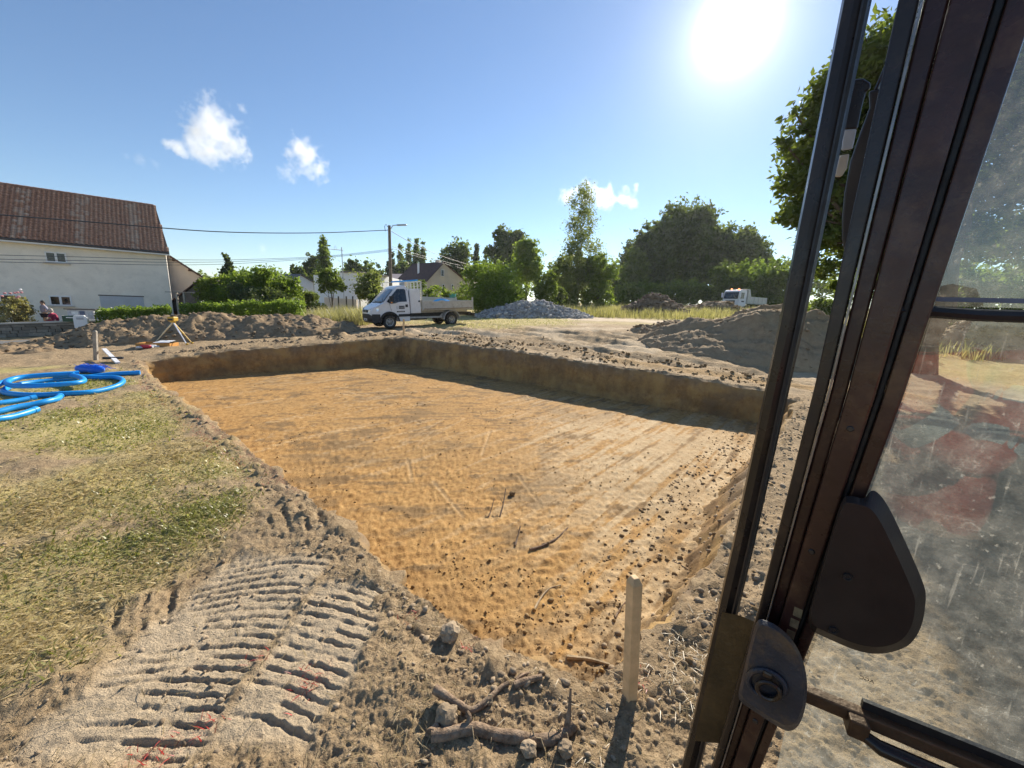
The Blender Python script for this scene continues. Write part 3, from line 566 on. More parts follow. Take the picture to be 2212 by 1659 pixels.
def heap(name, crest, wf, wb, kind, label, cat='heap', lump=.16, seed=0, sharp=.85, ds=.09, nstone=0, ssize=.08, dmul=1.0):
    """a long or round heap along a crest (x, y, top z); wf, wb: reach to the front and to the back"""
    P = np.array(crest, float); seg = np.hypot(np.diff(P[:, 0]), np.diff(P[:, 1])); S = np.concatenate([[0], np.cumsum(seg)]); L = S[-1]
    ext = max(wf, wb); s = np.arange(-ext, L + ext, ds); 
    px_ = np.interp(s, S, P[:, 0]); py_ = np.interp(s, S, P[:, 1]); pz_ = np.interp(s, S, P[:, 2])
    d0 = (P[1, :2] - P[0, :2]) / seg[0]; d1 = (P[-1, :2] - P[-2, :2]) / seg[-1]
    b = s < 0; px_[b] += d0[0] * s[b]; py_[b] += d0[1] * s[b]; e = s > L; px_[e] += d1[0] * (s[e] - L); py_[e] += d1[1] * (s[e] - L)
    T = np.stack([np.gradient(px_), np.gradient(py_)], 1)
    for _ in range(12): T[1:-1] = (T[:-2] + 2 * T[1:-1] + T[2:]) / 4
    T /= np.linalg.norm(T, axis=1)[:, None]; N = np.stack([-T[:, 1], T[:, 0]], 1); N *= np.where(N[:, 1:2] > 0, -1, 1)      # N points to the viewer's side
    q = np.arange(-wb, wf + ds, ds); X = px_[:, None] + N[:, :1] * q[None]; Y = py_[:, None] + N[:, 1:] * q[None]
    dn = np.where(q[None] > 0, q[None] / wf, -q[None] / wb); over = np.where(s < 0, -s, np.where(s > L, s - L, 0))[:, None] / ext
    rr = np.sqrt(dn ** 2 + over ** 2); G = ground_h(X, Y); top = np.maximum(.05, pz_ - hz(px_[len(px_) // 2], py_[len(py_) // 2]) * 0 - ground_h(px_, py_))[:, None]
    rr = rr + .16 * fbm(X * .5, Y * .5, 3, seed + 7) * sstep(0, .5, rr) * sstep(1.0, .7, rr)
    f = np.clip(1 - rr, 0, 1) ** sharp; f = f * (1 - .28 * np.clip(1 - rr / .22, 0, 1) ** 2)
    nz = lump * (fbm(X * .9 * dmul, Y * .9 * dmul, 6, seed, .62) + .35 * np.abs(fbm(X * 3.1 * dmul, Y * 3.1 * dmul, 4, seed + 3, .7))) * sstep(-.02, .18, f)
    Z = G + top * f * 1.07 + nz - .30 * sstep(.03, 0, f); n, m = X.shape
    i = np.arange(n * m).reshape(n, m); F = np.stack([i[:-1, :-1], i[:-1, 1:], i[1:, 1:], i[1:, :-1]], -1).reshape(-1, 4)
    keep = (f > 0).ravel(); F = F[keep[F].any(1)]; V, F, _ = compact(np.stack([X.ravel(), Y.ravel(), Z.ravel()], 1), F)
    root = empty(name, (*V.mean(0)[:2], V[:, 2].min()), 0, label, cat); o = np.array(root.location); mesh_np('mound', V - o, F, HM[kind], root)
    if nstone:
        ix = RNG.choice(len(V), nstone); C = V[ix] - o + RNG.normal(size=(nstone, 3)) * np.array([ds, ds, .01]); S_ = ssize * RNG.uniform(.35, 1.0, nstone) * RNG.choice([1, 1, 1, 1.6], nstone)
        tag(rocks('stones' if kind in ('gravel', 'rubble') else 'clods', C, S_, LUMP[kind], root), kind='stuff')
    return root
heap('spoil_heap', [at(40,772,14.6), at(110,735,15.6), at(170,708,16.4), at(250,689,17.2), at(330,683,17.8), at(440,671,18.4), at(520,682,18.8), at(600,678,19.2), at(665,682,19.6)], 2.5, 1.9, 'soil', 'long lumpy bank of dark topsoil between the pit and the hedge', lump=.23, seed=201, nstone=450, ssize=.08, ds=.07)
heap('spoil_heap', [at(1545,684,17.4), at(1600,668,17.1), at(1660,656,16.8), at(1710,652,16.6), at(1740,664,16.4)], 3.2, 2.6, 'pale', 'big smooth heap of pale grey soil behind the dark cab post', lump=.17, seed=211, nstone=450, ssize=.06, ds=.08)
heap('spoil_heap', [at(1400,705,21.5), at(1440,692,21.3), at(1475,695,21)], 1.0, 1.0, 'pale', 'low grey crumbly soil heap at the left foot of the big pale heap', lump=.26, seed=215, nstone=300, ssize=.1)
heap('gravel_heap', [at(1090,662,35), at(1130,646,35), at(1150,650,35), at(1172,646,35), at(1215,664,35)], 2.6, 2.6, 'gravel', 'pile of pale grey crushed stone beside the round bush', 'gravel', lump=.10, seed=221, nstone=3600, ssize=.13, ds=.12)
heap('rubble_heap', [at(1395,645,45), at(1413,626,45), at(1432,640,45)], 3.3, 3.0, 'rubble', 'pointed brown heap of earth and broken stone in the meadow', lump=.40, seed=231, nstone=1200, ssize=.22, ds=.16, sharp=1.0)
heap('sand_heap', [at(1505,658,52), at(1535,649,52), at(1562,649,52)], 4.0, 3.0, 'sandy', 'flat-topped sandy brown heap in front of the far lorry', lump=.22, seed=241, nstone=500, ssize=.15, ds=.16)
heap('spoil_heap', [at(2120,680,20), at(2160,672,20), at(2195,685,20)], 2.2, 2.0, 'soil', 'dark soil heap seen through the dirty cab window', lump=.3, seed=251, nstone=400, ssize=.12)

# ------------------------------------------------------------------ village buildings
PLAST = mat('cream_render', (.86, .80, .69), .9, 0, .06, 1.2, .25, 60, .2, dirt=(.45, .42, .36), dirtamt=.25)
PLASTG = mat('grey_render', (.64, .57, .49), .9, 0, .08, 1.0, .25, 60, .2)
PVC = mat('white_window_frame', (.78, .78, .77), .4, 0, .04); WGL = mat('dark_window_glass', (.012, .014, .018), .06, 0, .3, 3, spec=.7)
ZINC = mat('dark_zinc', (.10, .09, .085), .5, .3, .2); WOODB = mat('brown_stained_boards', (.115, .050, .022), .8, 0, .3, 7, .4, 30); STONE = mat('wall_mortar', (.16, .15, .13), .95, 0, .3, 9, .5)
ROOFB = mat('dark_brown_tiles', (.085, .05, .042), .85, 0, .35, 4, .5, 14); ROOFG = mat('grey_slates', (.12, .12, .125), .8, 0, .25, 4, .4, 14); WHITE = mat('white_render', (.74, .75, .76), .85, 0, .04, 1); BEIGE = mat('beige_render', (.55, .48, .38), .9, 0, .08, 1); PINK = mat('pinkish_render', (.50, .40, .37), .9, 0, .08, 1)
def tile_mat():
    t = NT('clay_roof_tile'); oi = t.n('ShaderNodeObjectInfo'); g = t.noise(2.3, 6, .75, t.geo().outputs['Position']); v = t.noise(7, 4, .6)
    c = t.ramp(v, [(.25, (.19, .10, .066)), (.5, (.33, .185, .125)), (.75, (.46, .30, .21))]); c = t.mix(t.ramp(oi.outputs['Random'], [(0, .0), (1, .35)]), c, (.20, .105, .07))
    a = t.attr('lich'); c = t.mix(t.math('MULTIPLY', a.outputs['Fac'], t.ramp(g, [(.3, .1), (.65, .6)])), c, (.48, .42, .34)); c = t.mix(t.ramp(g, [(.55, 0.0), (.7, .35)]), c, (.34, .30, .25)); return t.pbr(c, .85, 0, t.bump(v, .4, .01), .2)
TILE = tile_mat(); TILEL = tile_mat(); TILEL.name = 'lichened_roof_tile'
def window(parent, c, ux, uz, n, w, h, panes=2, sill=True, fr=PVC, recess=.0):
    """frame with glass panes; c centre on the wall face, ux along the wall, n outward normal"""
    c, ux, n = np.array(c, float), np.array(ux, float), np.array(n, float); uz = np.array([0, 0, 1.0]); mb = MB(); t = .07
    for sx in (-1, 1): mb.obox(c + ux * sx * (w / 2 - t / 2) + n * .0, ux * t / 2, n * .035, uz * h / 2)
    for sz in (-1, 1): mb.obox(c + uz * sz * (h / 2 - t / 2), ux * (w / 2 - t), n * .033, uz * t / 2)
    for k in range(1, panes): mb.obox(c + ux * (-w / 2 + w * k / panes), ux * t * .8, n * .034, uz * (h / 2 - t))
    f = mb.build('window', fr, parent)
    for k in range(panes):
        pc = c + ux * (-w / 2 + w * (k + .5) / panes) + n * .012; MB().obox(pc, ux * (w / panes / 2 - .06), n * .006, uz * (h / 2 - t + .005)).build('pane', WGL, f)
    if sill: MB().obox(c - uz * (h / 2 + .05) + n * .06, ux * (w / 2 + .12), n * .10, uz * .04).build('sill', PLASTG, f)
    return f
# ---- big cream house on the left
e0 = np.array(at(0, 515, 25.0)); e1 = np.array(at(357, 542, 30.0)); e0[2] = e1[2] = (e0[2] + e1[2]) / 2
ux = e1 - e0; ux[2] = 0; Lh = np.linalg.norm(ux); ux /= Lh; nb_ = np.array([-ux[1], ux[0], 0]); nf = -nb_                 # nb_: to the back
e0 = e0 - ux * 4.5; Lh += 4.5; house = empty('house', (*(e0 + ux * Lh / 2)[:2], -.6), 0, 'large cream rendered house with a clay tiled roof and lichen streaks', 'house'); ho = np.array(house.location)
def hl(p): return np.array(p) - ho
zg = -1.2; DEP = 7.0; rend = np.array(at(336, 448, 33.0)); zr = rend[2]; ze = e0[2]; rr0 = e0 + nb_ * DEP / 2; rr0[2] = zr
rl = np.dot(rend - e0, ux)                                                             # ridge ends short of the gable
mb = MB(); A = [hl(e0), hl(e0 + ux * Lh), hl(e0 + ux * Lh + nb_ * DEP), hl(e0 + nb_ * DEP)]
mb.add([(*a[:2], zg - ho[2]) for a in A] + [(*a[:2], ze - .12 - ho[2]) for a in A], [(0, 1, 5, 4), (1, 2, 6, 5), (2, 3, 7, 6), (3, 0, 4, 7), (4, 5, 6, 7)]); mb.build('wall', PLAST, house)
over = .45; ev0 = e0 + nf * over - ux * .2; ev1 = e0 + ux * (Lh + .22) + nf * over; ev0[2] = ev1[2] = ze - .05
rd0 = e0 + nb_ * DEP / 2; rd1 = e0 + ux * (rl + .0) + nb_ * DEP / 2; rd0[2] = rd1[2] = zr; bk0 = e0 + nb_ * (DEP + .4); bk1 = e0 + ux * Lh + nb_ * (DEP + .4); bk0[2] = bk1[2] = ze - .05
dn_ = np.array([0, 0, -.09]); pts = [ev0, ev1, rd1, rd0, bk1, bk0]
mb = MB(); mb.add([hl(p) for p in pts] + [hl(p + dn_) for p in pts], [(0, 1, 2, 3), (3, 2, 4, 5), (6, 9, 8, 7), (9, 11, 10, 8), (0, 6, 7, 1), (1, 7, 8, 2), (2, 8, 10, 4), (4, 10, 11, 5), (0, 3, 9, 6), (3, 5, 11, 9)]); roof = mb.build('roof', ROOFB, house)
g0 = hl(e0 + ux * (Lh - .25) + nb_ * .1); g1 = hl(e0 + ux * (Lh - .25) + nb_ * (DEP - .1)); g2 = hl(np.array([*(e0 + ux * (rl - .15) + nb_ * DEP / 2)[:2], zr - .25]))
MB().add([(*g0[:2], ze - .13 - ho[2]), (*g1[:2], ze - .13 - ho[2]), g2], [(0, 1, 2)]).build('gable_wall', PLASTG, house)
gut = MB(); gut.tube([hl(ev0 + nf * .05 + np.array([0, 0, -.05])), hl(ev1 + nf * .05 + np.array([0, 0, -.05]))], .075, 8); gut.build('gutter', ZINC, house, smooth=True)
fas = MB(); fas.obox(hl((ev0 + ev1) / 2 + nb_ * .2 + np.array([0, 0, -.16])), ux * np.linalg.norm(ev1 - ev0) / 2, nf * .26, np.array([0, 0, .045])); fas.build('soffit', PVC, house)
# tiles: real curved pieces laid in rows; nearest 300 singly, the rest as one part
sl_v = rd0 - (e0 + nf * over); sl_v = np.array([nb_[0] * (DEP / 2 + over), nb_[1] * (DEP / 2 + over), zr - ze + .05]); SLl = np.linalg.norm(sl_v); sl_v /= SLl; sn = np.cross(ux, sl_v)
TW, nrow = .225, 21; TLn = SLl / nrow; prof_t = [(-.5, .0), (-.36, .035), (-.18, .055), (0, .055), (.18, .035), (.34, .012), (.5, .008)]
tv = [ux * (a * TW) + sn * (b + .02 + .028 * (1 - j)) + sl_v * (j * TLn * 1.08) for j in (0, 1) for a, b in prof_t]; m7 = len(prof_t); tf = [(k, k + 1, m7 + k + 1, m7 + k) for k in range(m7 - 1)]
tv += [v_ - sn * .022 for v_ in tv[:m7]]; tf += [(2 * m7 + k, 2 * m7 + k + 1, k + 1, k) for k in range(m7 - 1)]
def mk_tile(nm, m_):
    me = bpy.data.meshes.new(nm); me.from_pydata([tuple(v_) for v_ in tv], [], tf); [setattr(p, 'use_smooth', True) for p in me.polygons]
    at_ = me.attributes.new('lich', 'FLOAT', 'POINT'); at_.data.foreach_set('value', np.full(len(tv), 1.0 if 'lich' in nm else 0.0)); me.materials.append(m_); return me
mt0, mt1 = mk_tile('roof_tile', TILE), mk_tile('roof_tile_lich', TILE); ncol = int((Lh + .42) / TW); rest = MB(); spots = []
for i in range(ncol):
    for j in range(nrow):
        s_ = -.2 + (i + .5) * TW; f_ = (j + .5) / nrow; lim = (Lh + .2) + (rl - Lh - .2) * f_
        if s_ < lim - .05: spots.append((i, j, s_))
vis = sorted([s for s in spots if s[2] > 4.3], key=lambda s: (s[2], s[1])); single = set((s[0], s[1]) for s in vis[:300])
RV, RF, RL = [], [], []
for i, j, s_ in spots:
    p = hl(e0 + nf * over + ux * s_ + sl_v * (j * TLn)) + np.array([0, 0, -.05]); li = 1.0 if (min(abs(s_ - c_) for c_ in (5.3, 7.9, 10.6)) < .12 + .32 * random.random() and random.random() < .75) else (.35 * random.random())
    if (i, j) in single:
        o = bpy.data.objects.new('tile', mt1 if li > .6 else mt0); COL.objects.link(o); o.parent = roof; o.location = p
    else: k = len(RV) * 1; RV.append(np.array(tv) + p); RF.append(li)
nt_ = len(tv); Vr = np.concatenate(RV); Fr = np.concatenate([np.array(tf) + k * nt_ for k in range(len(RV))])
tag(mesh_np('tiles', Vr, Fr, TILE, roof, True, {'lich': np.repeat(np.array(RF), nt_)}), kind='stuff')
rb = MB(); nrg = int(rl / .38)
for k in range(nrg): a_ = hl(rd0 + ux * (k * .38)); rb.tube([a_, a_ + ux * .40], [.115, .10], 8)
rb.build('ridge_tiles', TILE, roof, smooth=True)
def onwall(px, py): # picture position on the facade
    d = ray(px, py); o = np.array([0, 0, CAMH]); t = np.dot(e0 - o, nf) / np.dot(d, nf); return o + d * t
for (a, b, c_, d_) in ((98, 144, 545, 567), (107, 155, 639, 660), (-40, 38, 635, 657)):
    p0, p1 = onwall(a, (c_ + d_) / 2), onwall(b, (c_ + d_) / 2); h_ = abs(onwall((a + b) / 2, c_)[2] - onwall((a + b) / 2, d_)[2]); window(house, hl((p0 + p1) / 2 + nf * .02), ux, None, nf, abs(np.dot(p1 - p0, ux)), h_)
p0, p1 = onwall(218, 660), onwall(312, 660); GAR = mat('garage_door_sheet', (.50, .52, .55), .6, 0, .06, 2)
gz0, gz1 = -1.0, onwall(260, 640)[2]
gd_ = MB().obox(hl((p0 + p1) / 2 * np.array([1, 1, 0]) + np.array([0, 0, (gz0 + gz1) / 2]) + nf * .012), ux * abs(np.dot(p1 - p0, ux)) / 2, nf * .01, np.array([0, 0, (gz1 - gz0) / 2])).build('garage_door', GAR, house)
for k in range(16):
    MB().obox(hl(p0 * np.array([1, 1, 0]) + np.array([0, 0, (gz0 + gz1) / 2]) + nf * .026) + ux * abs(np.dot(p1 - p0, ux)) * (k + .5) / 16, ux * abs(np.dot(p1 - p0, ux)) / 36, nf * .006, np.array([0, 0, (gz1 - gz0) / 2 - .03])).build('rib', GAR, gd_)
MB().obox(hl((p0 + p1) / 2 * np.array([1, 1, 0]) + np.array([0, 0, gz1 + .03]) + nf * .02), ux * (abs(np.dot(p1 - p0, ux)) / 2 + .05), nf * .02, np.array([0, 0, .035])).build('lintel', ZINC, gd_)
# ---- annex wing and brown shed right of it
an = empty('annex', (*at(395, 690, 33.0)[:2], -.3), 0, 'grey rendered lean-to wing at the right end of the tiled house', 'annex'); ao = np.array(an.location)
q = [at(345, 690, 32.2), at(350, 541, 32.2), at(437, 597, 33.4), at(440, 690, 33.4)]; bk = np.array([-5.6, 6.0, 0]); q[0][2] = q[3][2] = -1.0
MB().add([p - ao for p in q] + [p + bk - ao for p in q], [(0, 3, 2, 1), (4, 5, 6, 7), (3, 7, 6, 2), (0, 1, 5, 4), (0, 4, 7, 3)]).build('wall', PLASTG, an)
u_ = (q[2] - q[1]); ul = np.linalg.norm(u_); u_ /= ul; r0, r1 = q[1] - u_ * .3, q[2] + u_ * .35; up_ = np.array([0, 0, .14]); fw = np.array([.12, -.4, 0])
MB().add([r0 + fw - ao, r1 + fw - ao, r1 + bk - ao, r0 + bk - ao, r0 + fw + up_ - ao, r1 + fw + up_ - ao, r1 + bk + up_ - ao, r0 + bk + up_ - ao], [(0, 1, 2, 3), (4, 7, 6, 5), (0, 4, 5, 1), (1, 5, 6, 2), (2, 6, 7, 3), (3, 7, 4, 0)]).build('roof', ROOFB, an)
for t_ in (.35, .68): 
    c = r0 + (r1 - r0) * t_ + np.array([.04, -.2, -.09]) - ao; MB().obox(c, np.array([.05, 0, 0]), np.array([0, .18, 0]), np.array([0, 0, .07])).build('purlin', WOODB, an)
sh = empty('shed', (*at(410, 690, 30.5)[:2], -.2), 0, 'brown wooden shed with a slanting roof edge beside the cream house', 'shed'); so_ = np.array(sh.location)
q = [at(362, 690, 30.6), at(363, 662, 30.6), at(425, 612, 31.0), at(470, 600, 31.4), at(470, 690, 31.4)]; q[0][2] = q[4][2] = -.9; bk = np.array([-1.2, 3.0, 0])
MB().add([p - so_ for p in q] + [p + bk - so_ for p in q], [(0, 4, 3, 2, 1), (5, 6, 7, 8, 9), (4, 9, 8, 3), (0, 1, 6, 5)]).build('wall', ZINC, sh)
tot_ = q[4] - q[0]; nbd = 15
for k in range(nbd):                                                              # upright boards
    t0_, t1_ = k / nbd, (k + .93) / nbd; a, b = q[0] + tot_ * t0_, q[0] + tot_ * t1_; xs_ = [p[0] for p in q[1:4]]; zs_ = [p[2] for p in q[1:4]]; za, zb = np.interp(a[0], xs_, zs_), np.interp(b[0], xs_, zs_); o_ = np.array([.02, -.03, 0])
    P = [(*a[:2], -.9), (*b[:2], -.9), (*b[:2], zb), (*a[:2], za)]; P = [np.array(p) + o_ - so_ for p in P]; MB().add(P + [p - o_ * .8 for p in P], [(0, 1, 2, 3), (7, 6, 5, 4), (0, 4, 5, 1), (1, 5, 6, 2), (2, 6, 7, 3), (3, 7, 4, 0)]).build('board', WOODB, sh)
for a, b in ((q[1] + np.array([-.3, 0, -.2]), q[2]), (q[2], q[3])):
    fw = np.array([.06, -.25, 0]); up_ = np.array([0, 0, .09]); P = [a + fw, b + fw, b + bk, a + bk]; MB().add([p - so_ for p in P] + [p + up_ - so_ for p in P], [(0, 1, 2, 3), (4, 7, 6, 5), (0, 4, 5, 1), (1, 5, 6, 2), (2, 6, 7, 3), (3, 7, 4, 0)]).build('roof', ROOFB, sh)
# ---- houses further off: a kit of box + roof
def gable_house(px0, px1, eave, ridge_px, ridge, Y, depth, wm, rm, label, wins=(), turn=0.0, base=None, over=.35):
    """gable end faces the viewer between columns px0 and px1"""
    a, b, r = at(px0, eave, Y), at(px1, eave, Y + turn), at(ridge_px, ridge, Y + turn * .5); g_ = min(hz(a[0], a[1]), hz(b[0], b[1])) - .5; root = empty('house', (*(a + b)[:2] / 2, g_), 0, label, 'house'); o = np.array(root.location)
    u = b - a; u[2] = 0; u /= np.linalg.norm(u); nb2 = np.array([-u[1], u[0], 0]) * depth
    P = [np.array([*a[:2], g_]), np.array([*b[:2], g_]), b, r, a]
    MB().add([p - o for p in P] + [p + nb2 - o for p in P], [(0, 1, 2, 3, 4), (5, 9, 8, 7, 6), (0, 5, 6, 1), (1, 6, 7, 2), (0, 4, 9, 5)]).build('wall', wm, root)
    up = np.array([0, 0, .12]); fr = -nb2 / depth * over
    for s, e in ((r, a), (r, b)):
        d = e - s; e2 = e + d / np.linalg.norm(d) * over; Q_ = [s + fr, e2 + fr, e2 + nb2 - fr, s + nb2 - fr]; Q_ = [p + np.array([0, 0, .03]) for p in Q_]
        MB().add([p - o for p in Q_] + [p + up - o for p in Q_], [(0, 1, 2, 3), (4, 7, 6, 5), (0, 4, 5, 1), (1, 5, 6, 2), (2, 6, 7, 3), (3, 7, 4, 0)]).build('roof', rm, root)
    for (x0, x1, y0, y1) in wins:
        p, q_ = at((x0 + x1) / 2, y0, Y + turn * .5), at((x0 + x1) / 2, y1, Y + turn * .5); nfw = -nb2 / depth; c = (p + q_) / 2; t = np.dot(a - c, nfw); d = ray((x0 + x1) / 2, (y0 + y1) / 2); oo = np.array([0, 0, CAMH]); c = oo + d * (np.dot(a - oo, nfw) / np.dot(d, nfw))
        window(root, c - o + nfw * .02, u, None, nfw, (x1 - x0) * mpp(Y), abs(p[2] - q_[2]), 1 if x1 - x0 < 14 else 2, False)
    return root, o
hb, hbo = gable_house(922, 1003, 606, 957, 568, 60, 7.5, BEIGE, ROOFB, 'beige house with a dark brown tiled roof behind the parked tipper', wins=((951, 960, 582, 597), (954, 961, 614, 626), (974, 980, 614, 626)), turn=6.0)
cpx = at(946, 574, 66); MB().obox(cpx - hbo + np.array([0, 0, .2]), np.array([.35, 0, 0]), np.array([0, .35, 0]), np.array([0, 0, .7])).build('chimney', BEIGE, hb)
fl = at(904, 590, 63.5) - hbo; MB().tube([fl + np.array([0, 0, -.6]), fl + np.array([0, 0, 1.5])], .16, 8).build('flue', PVC, hb)
gable_house(616, 677, 611, 648, 594, 58, 8, WHITE, ROOFG, 'small white gabled house with a grey roof left of the flat white building', wins=((664, 675, 628, 648),), turn=4.0)
gable_house(1002, 1024, 598, 1012, 588, 80, 8, BEIGE, ROOFB, 'distant house gable with a dark roof just left of the round bush')
wb_ = empty('building', (*at(760, 650, 52)[:2], hz(*at(760, 650, 52)[:2])), 0, 'white flat-roofed modern building behind the two orchard trees', 'building'); wo_ = np.array(wb_.location)
def block(pts, top, mm, nm='wall', dep=8):
    P = [at(p, t, Y_) for p, t, Y_ in pts]; g_ = -1.0; n_ = len(P); Pb = [np.array([p[0], p[1] + dep, p[2]]) for p in reversed(P)]; A_ = P + Pb
    V = [np.array([p[0], p[1], g_]) - wo_ for p in A_] + [p - wo_ for p in A_]; m2 = len(A_); F = [tuple(range(m2, 2 * m2))] + [(i, (i + 1) % m2, (i + 1) % m2 + m2, i + m2) for i in range(m2)]
    return MB().add(V, F).build(nm, mm, wb_)
block([(677, 594, 56), (742, 588, 50)], 0, WHITE); block([(736, 588.5, 49.6), (772, 588.5, 47), (838, 598, 54)], 0, WHITE, 'wall')
MB().beam(at(737, 587.5, 49.3) - wo_, at(772, 587.5, 46.7) - wo_, .3, .14).build('coping', ZINC, wb_); MB().beam(at(772, 587.5, 46.7) - wo_, at(838, 597, 53.7) - wo_, .3, .14).build('coping', ZINC, wb_)
block([(700, 642, 45), (770, 647, 43)], 0, PLASTG, 'low_wall', .3)
pk = empty('outbuilding', (*at(855, 640, 72)[:2], 1.0), 0, 'low pinkish outbuilding between utility pole and brown-roofed house', 'outbuilding'); po_ = np.array(pk.location)
a, b = at(842, 607, 72), at(872, 607, 72); MB().box(a[0] - po_[0], b[0] - po_[0], 0, 5, -1.5, a[2] - po_[2]).build('wall', BEIGE, pk); a, b, c_, d_ = at(840, 607, 71.7), at(873, 607, 71.7), at(876, 593, 75), at(846, 593, 75)
MB().add([p - po_ for p in (a, b, c_, d_)] + [p - po_ + np.array([0, 0, .12]) for p in (a, b, c_, d_)], [(0, 1, 2, 3), (7, 6, 5, 4), (0, 4, 5, 1), (1, 5, 6, 2), (2, 6, 7, 3), (3, 7, 4, 0)]).build('roof', PINK, pk)
# ---- low concrete wall behind the van
CONC = mat('pale_concrete', (.52, .50, .45), .9, 0, .1, 2, .3, 20); a, b = at(870, 648, 33), at(985, 650, 33)
cw = MB().box(a[0], b[0], 33, 33.25, hz(a[0], 33) - .3, at(920, 641, 33)[2]).build('concrete_wall', CONC, None, bevel=.02, label='low pale concrete wall behind the tipper bed', cat='wall')
# ---- stone garden wall on the left, stone by stone
w0, w1 = np.array(at(-60, 701, 21.4)), np.array(at(235, 690, 23.6)); w0[2] = w1[2] = 0; wu = w1 - w0; wl = np.linalg.norm(wu); wu /= wl; wn = np.array([wu[1], -wu[0], 0]); zt0, zt1 = at(-60, 699.5, 21.4)[2], at(235, 690, 23.6)[2]
gw_ = empty('garden_wall', (*w0[:2], -.9), 0, 'low garden wall of grey rough stones in front of the house', 'wall'); go = np.array(gw_.location)
MB().add([(np.array([*(w0 + wu * wl * t + wn * s)[:2], z]) - go) for t in (0, 1) for s in (-.02, -.36) for z in (-1.4, (zt0, zt1)[t] - .09)], [(0, 1, 3, 2), (4, 6, 7, 5), (0, 4, 5, 1), (2, 3, 7, 6), (1, 5, 7, 3)]).build('core', STONE, gw_)
MB().add([(np.array([*(w0 + wu * wl * t + wn * s)[:2], (zt0, zt1)[t] + z]) - go) for t in (0, 1) for s in (.07, -.42) for z in (-.085, 0)], [(0, 1, 3, 2), (4, 6, 7, 5), (0, 4, 5, 1), (2, 3, 7, 6), (1, 5, 7, 3), (0, 2, 6, 4)]).build('coping', CONC, gw_, bevel=.01)
stm = lumpmat('wall_stone', (.17, .155, .13), (.34, .31, .26), 12); smv = []
for k in range(6):
    mb = MB(); j = lambda: random.uniform(-.06, .06); P = [(sx * .5 + j(), sy * .5 * .5, sz * .5 + j()) for sz in (-1, 1) for sx, sy in ((-1, -1), (1, -1), (1, 1), (-1, 1))]; mb.add(P, [(0, 3, 2, 1), (4, 5, 6, 7), (0, 1, 5, 4), (1, 2, 6, 5), (2, 3, 7, 6), (3, 0, 4, 7)])
    o = mb.build('stone', stm); me = o.data; a_ = me.attributes.new('v', 'FLOAT', 'POINT'); a_.data.foreach_set('value', np.full(8, k / 5)); bpy.data.objects.remove(o); smv.append(me)
row = 0; zc = 0.12; angw = math.atan2(wu[1], wu[0])
while zc < 1.05:
    hh = random.uniform(.13, .21); s_ = -.1 + random.uniform(0, .2)
    while s_ < wl - .1:
        ln = random.uniform(.28, .75); zz = zt0 + (zt1 - zt0) * s_ / wl - zc - hh / 2
        p = w0 + wu * (s_ + ln / 2) + wn * random.uniform(.0, .025); o = bpy.data.objects.new('stone', random.choice(smv)); COL.objects.link(o); o.parent = gw_; o.location = (p[0] - go[0], p[1] - go[1], zz - go[2]); o.rotation_euler = (0, 0, angw); o.scale = (ln - .03, .16, hh - .025); s_ += ln
    zc += hh
rd = MB(); a, b, c_, d_ = gp(-200, 765, -.2), gp(150, 748, -.1), gp(160, 741, -.15), gp(-200, 752, -.3)
ASPH = mat('old_asphalt', (.17, .165, .155), .9, 0, .12, 3, .4, 60)
n_ = 24; vv = []
for i in range(n_ + 1):
    for p, q_ in (((-33, 16.6), (-17.5, 16.9)), ((-34, 19.2), (-19.5, 19.6))):
        t = i / n_; x_, y_ = p[0] + (q_[0] - p[0]) * t, p[1] + (q_[1] - p[1]) * t; vv.append((x_, y_, hz(x_, y_) + .03))
tag(MB().add(vv, [(2 * i, 2 * i + 2, 2 * i + 3, 2 * i + 1) for i in range(n_)]).build('road', ASPH, None, smooth=True), kind='structure')
# ------------------------------------------------------------------ text as thin mesh
def text(body, size, M, m, parent, name='lettering', ext=.002, align='CENTER'):
    c = bpy.data.curves.new(name, 'FONT'); c.body = body; c.size = size; c.extrude = ext; c.align_x = align; c.align_y = 'CENTER'; c.resolution_u = 2
    o = bpy.data.objects.new(name, c); COL.objects.link(o); bpy.context.view_layer.update()
    me = bpy.data.meshes.new_from_object(o.evaluated_get(bpy.context.evaluated_depsgraph_get())); bpy.data.objects.remove(o); me.materials.clear(); me.materials.append(m)
    q = bpy.data.objects.new(name, me); COL.objects.link(q); q.parent = parent; q.matrix_local = M; return q
def basis(x, y, z, o): return Matrix((Vector(x), Vector(y), Vector(z))).transposed().to_4x4() if o is None else Matrix.Translation(Vector(o)) @ Matrix((Vector(x), Vector(y), Vector(z))).transposed().to_4x4()
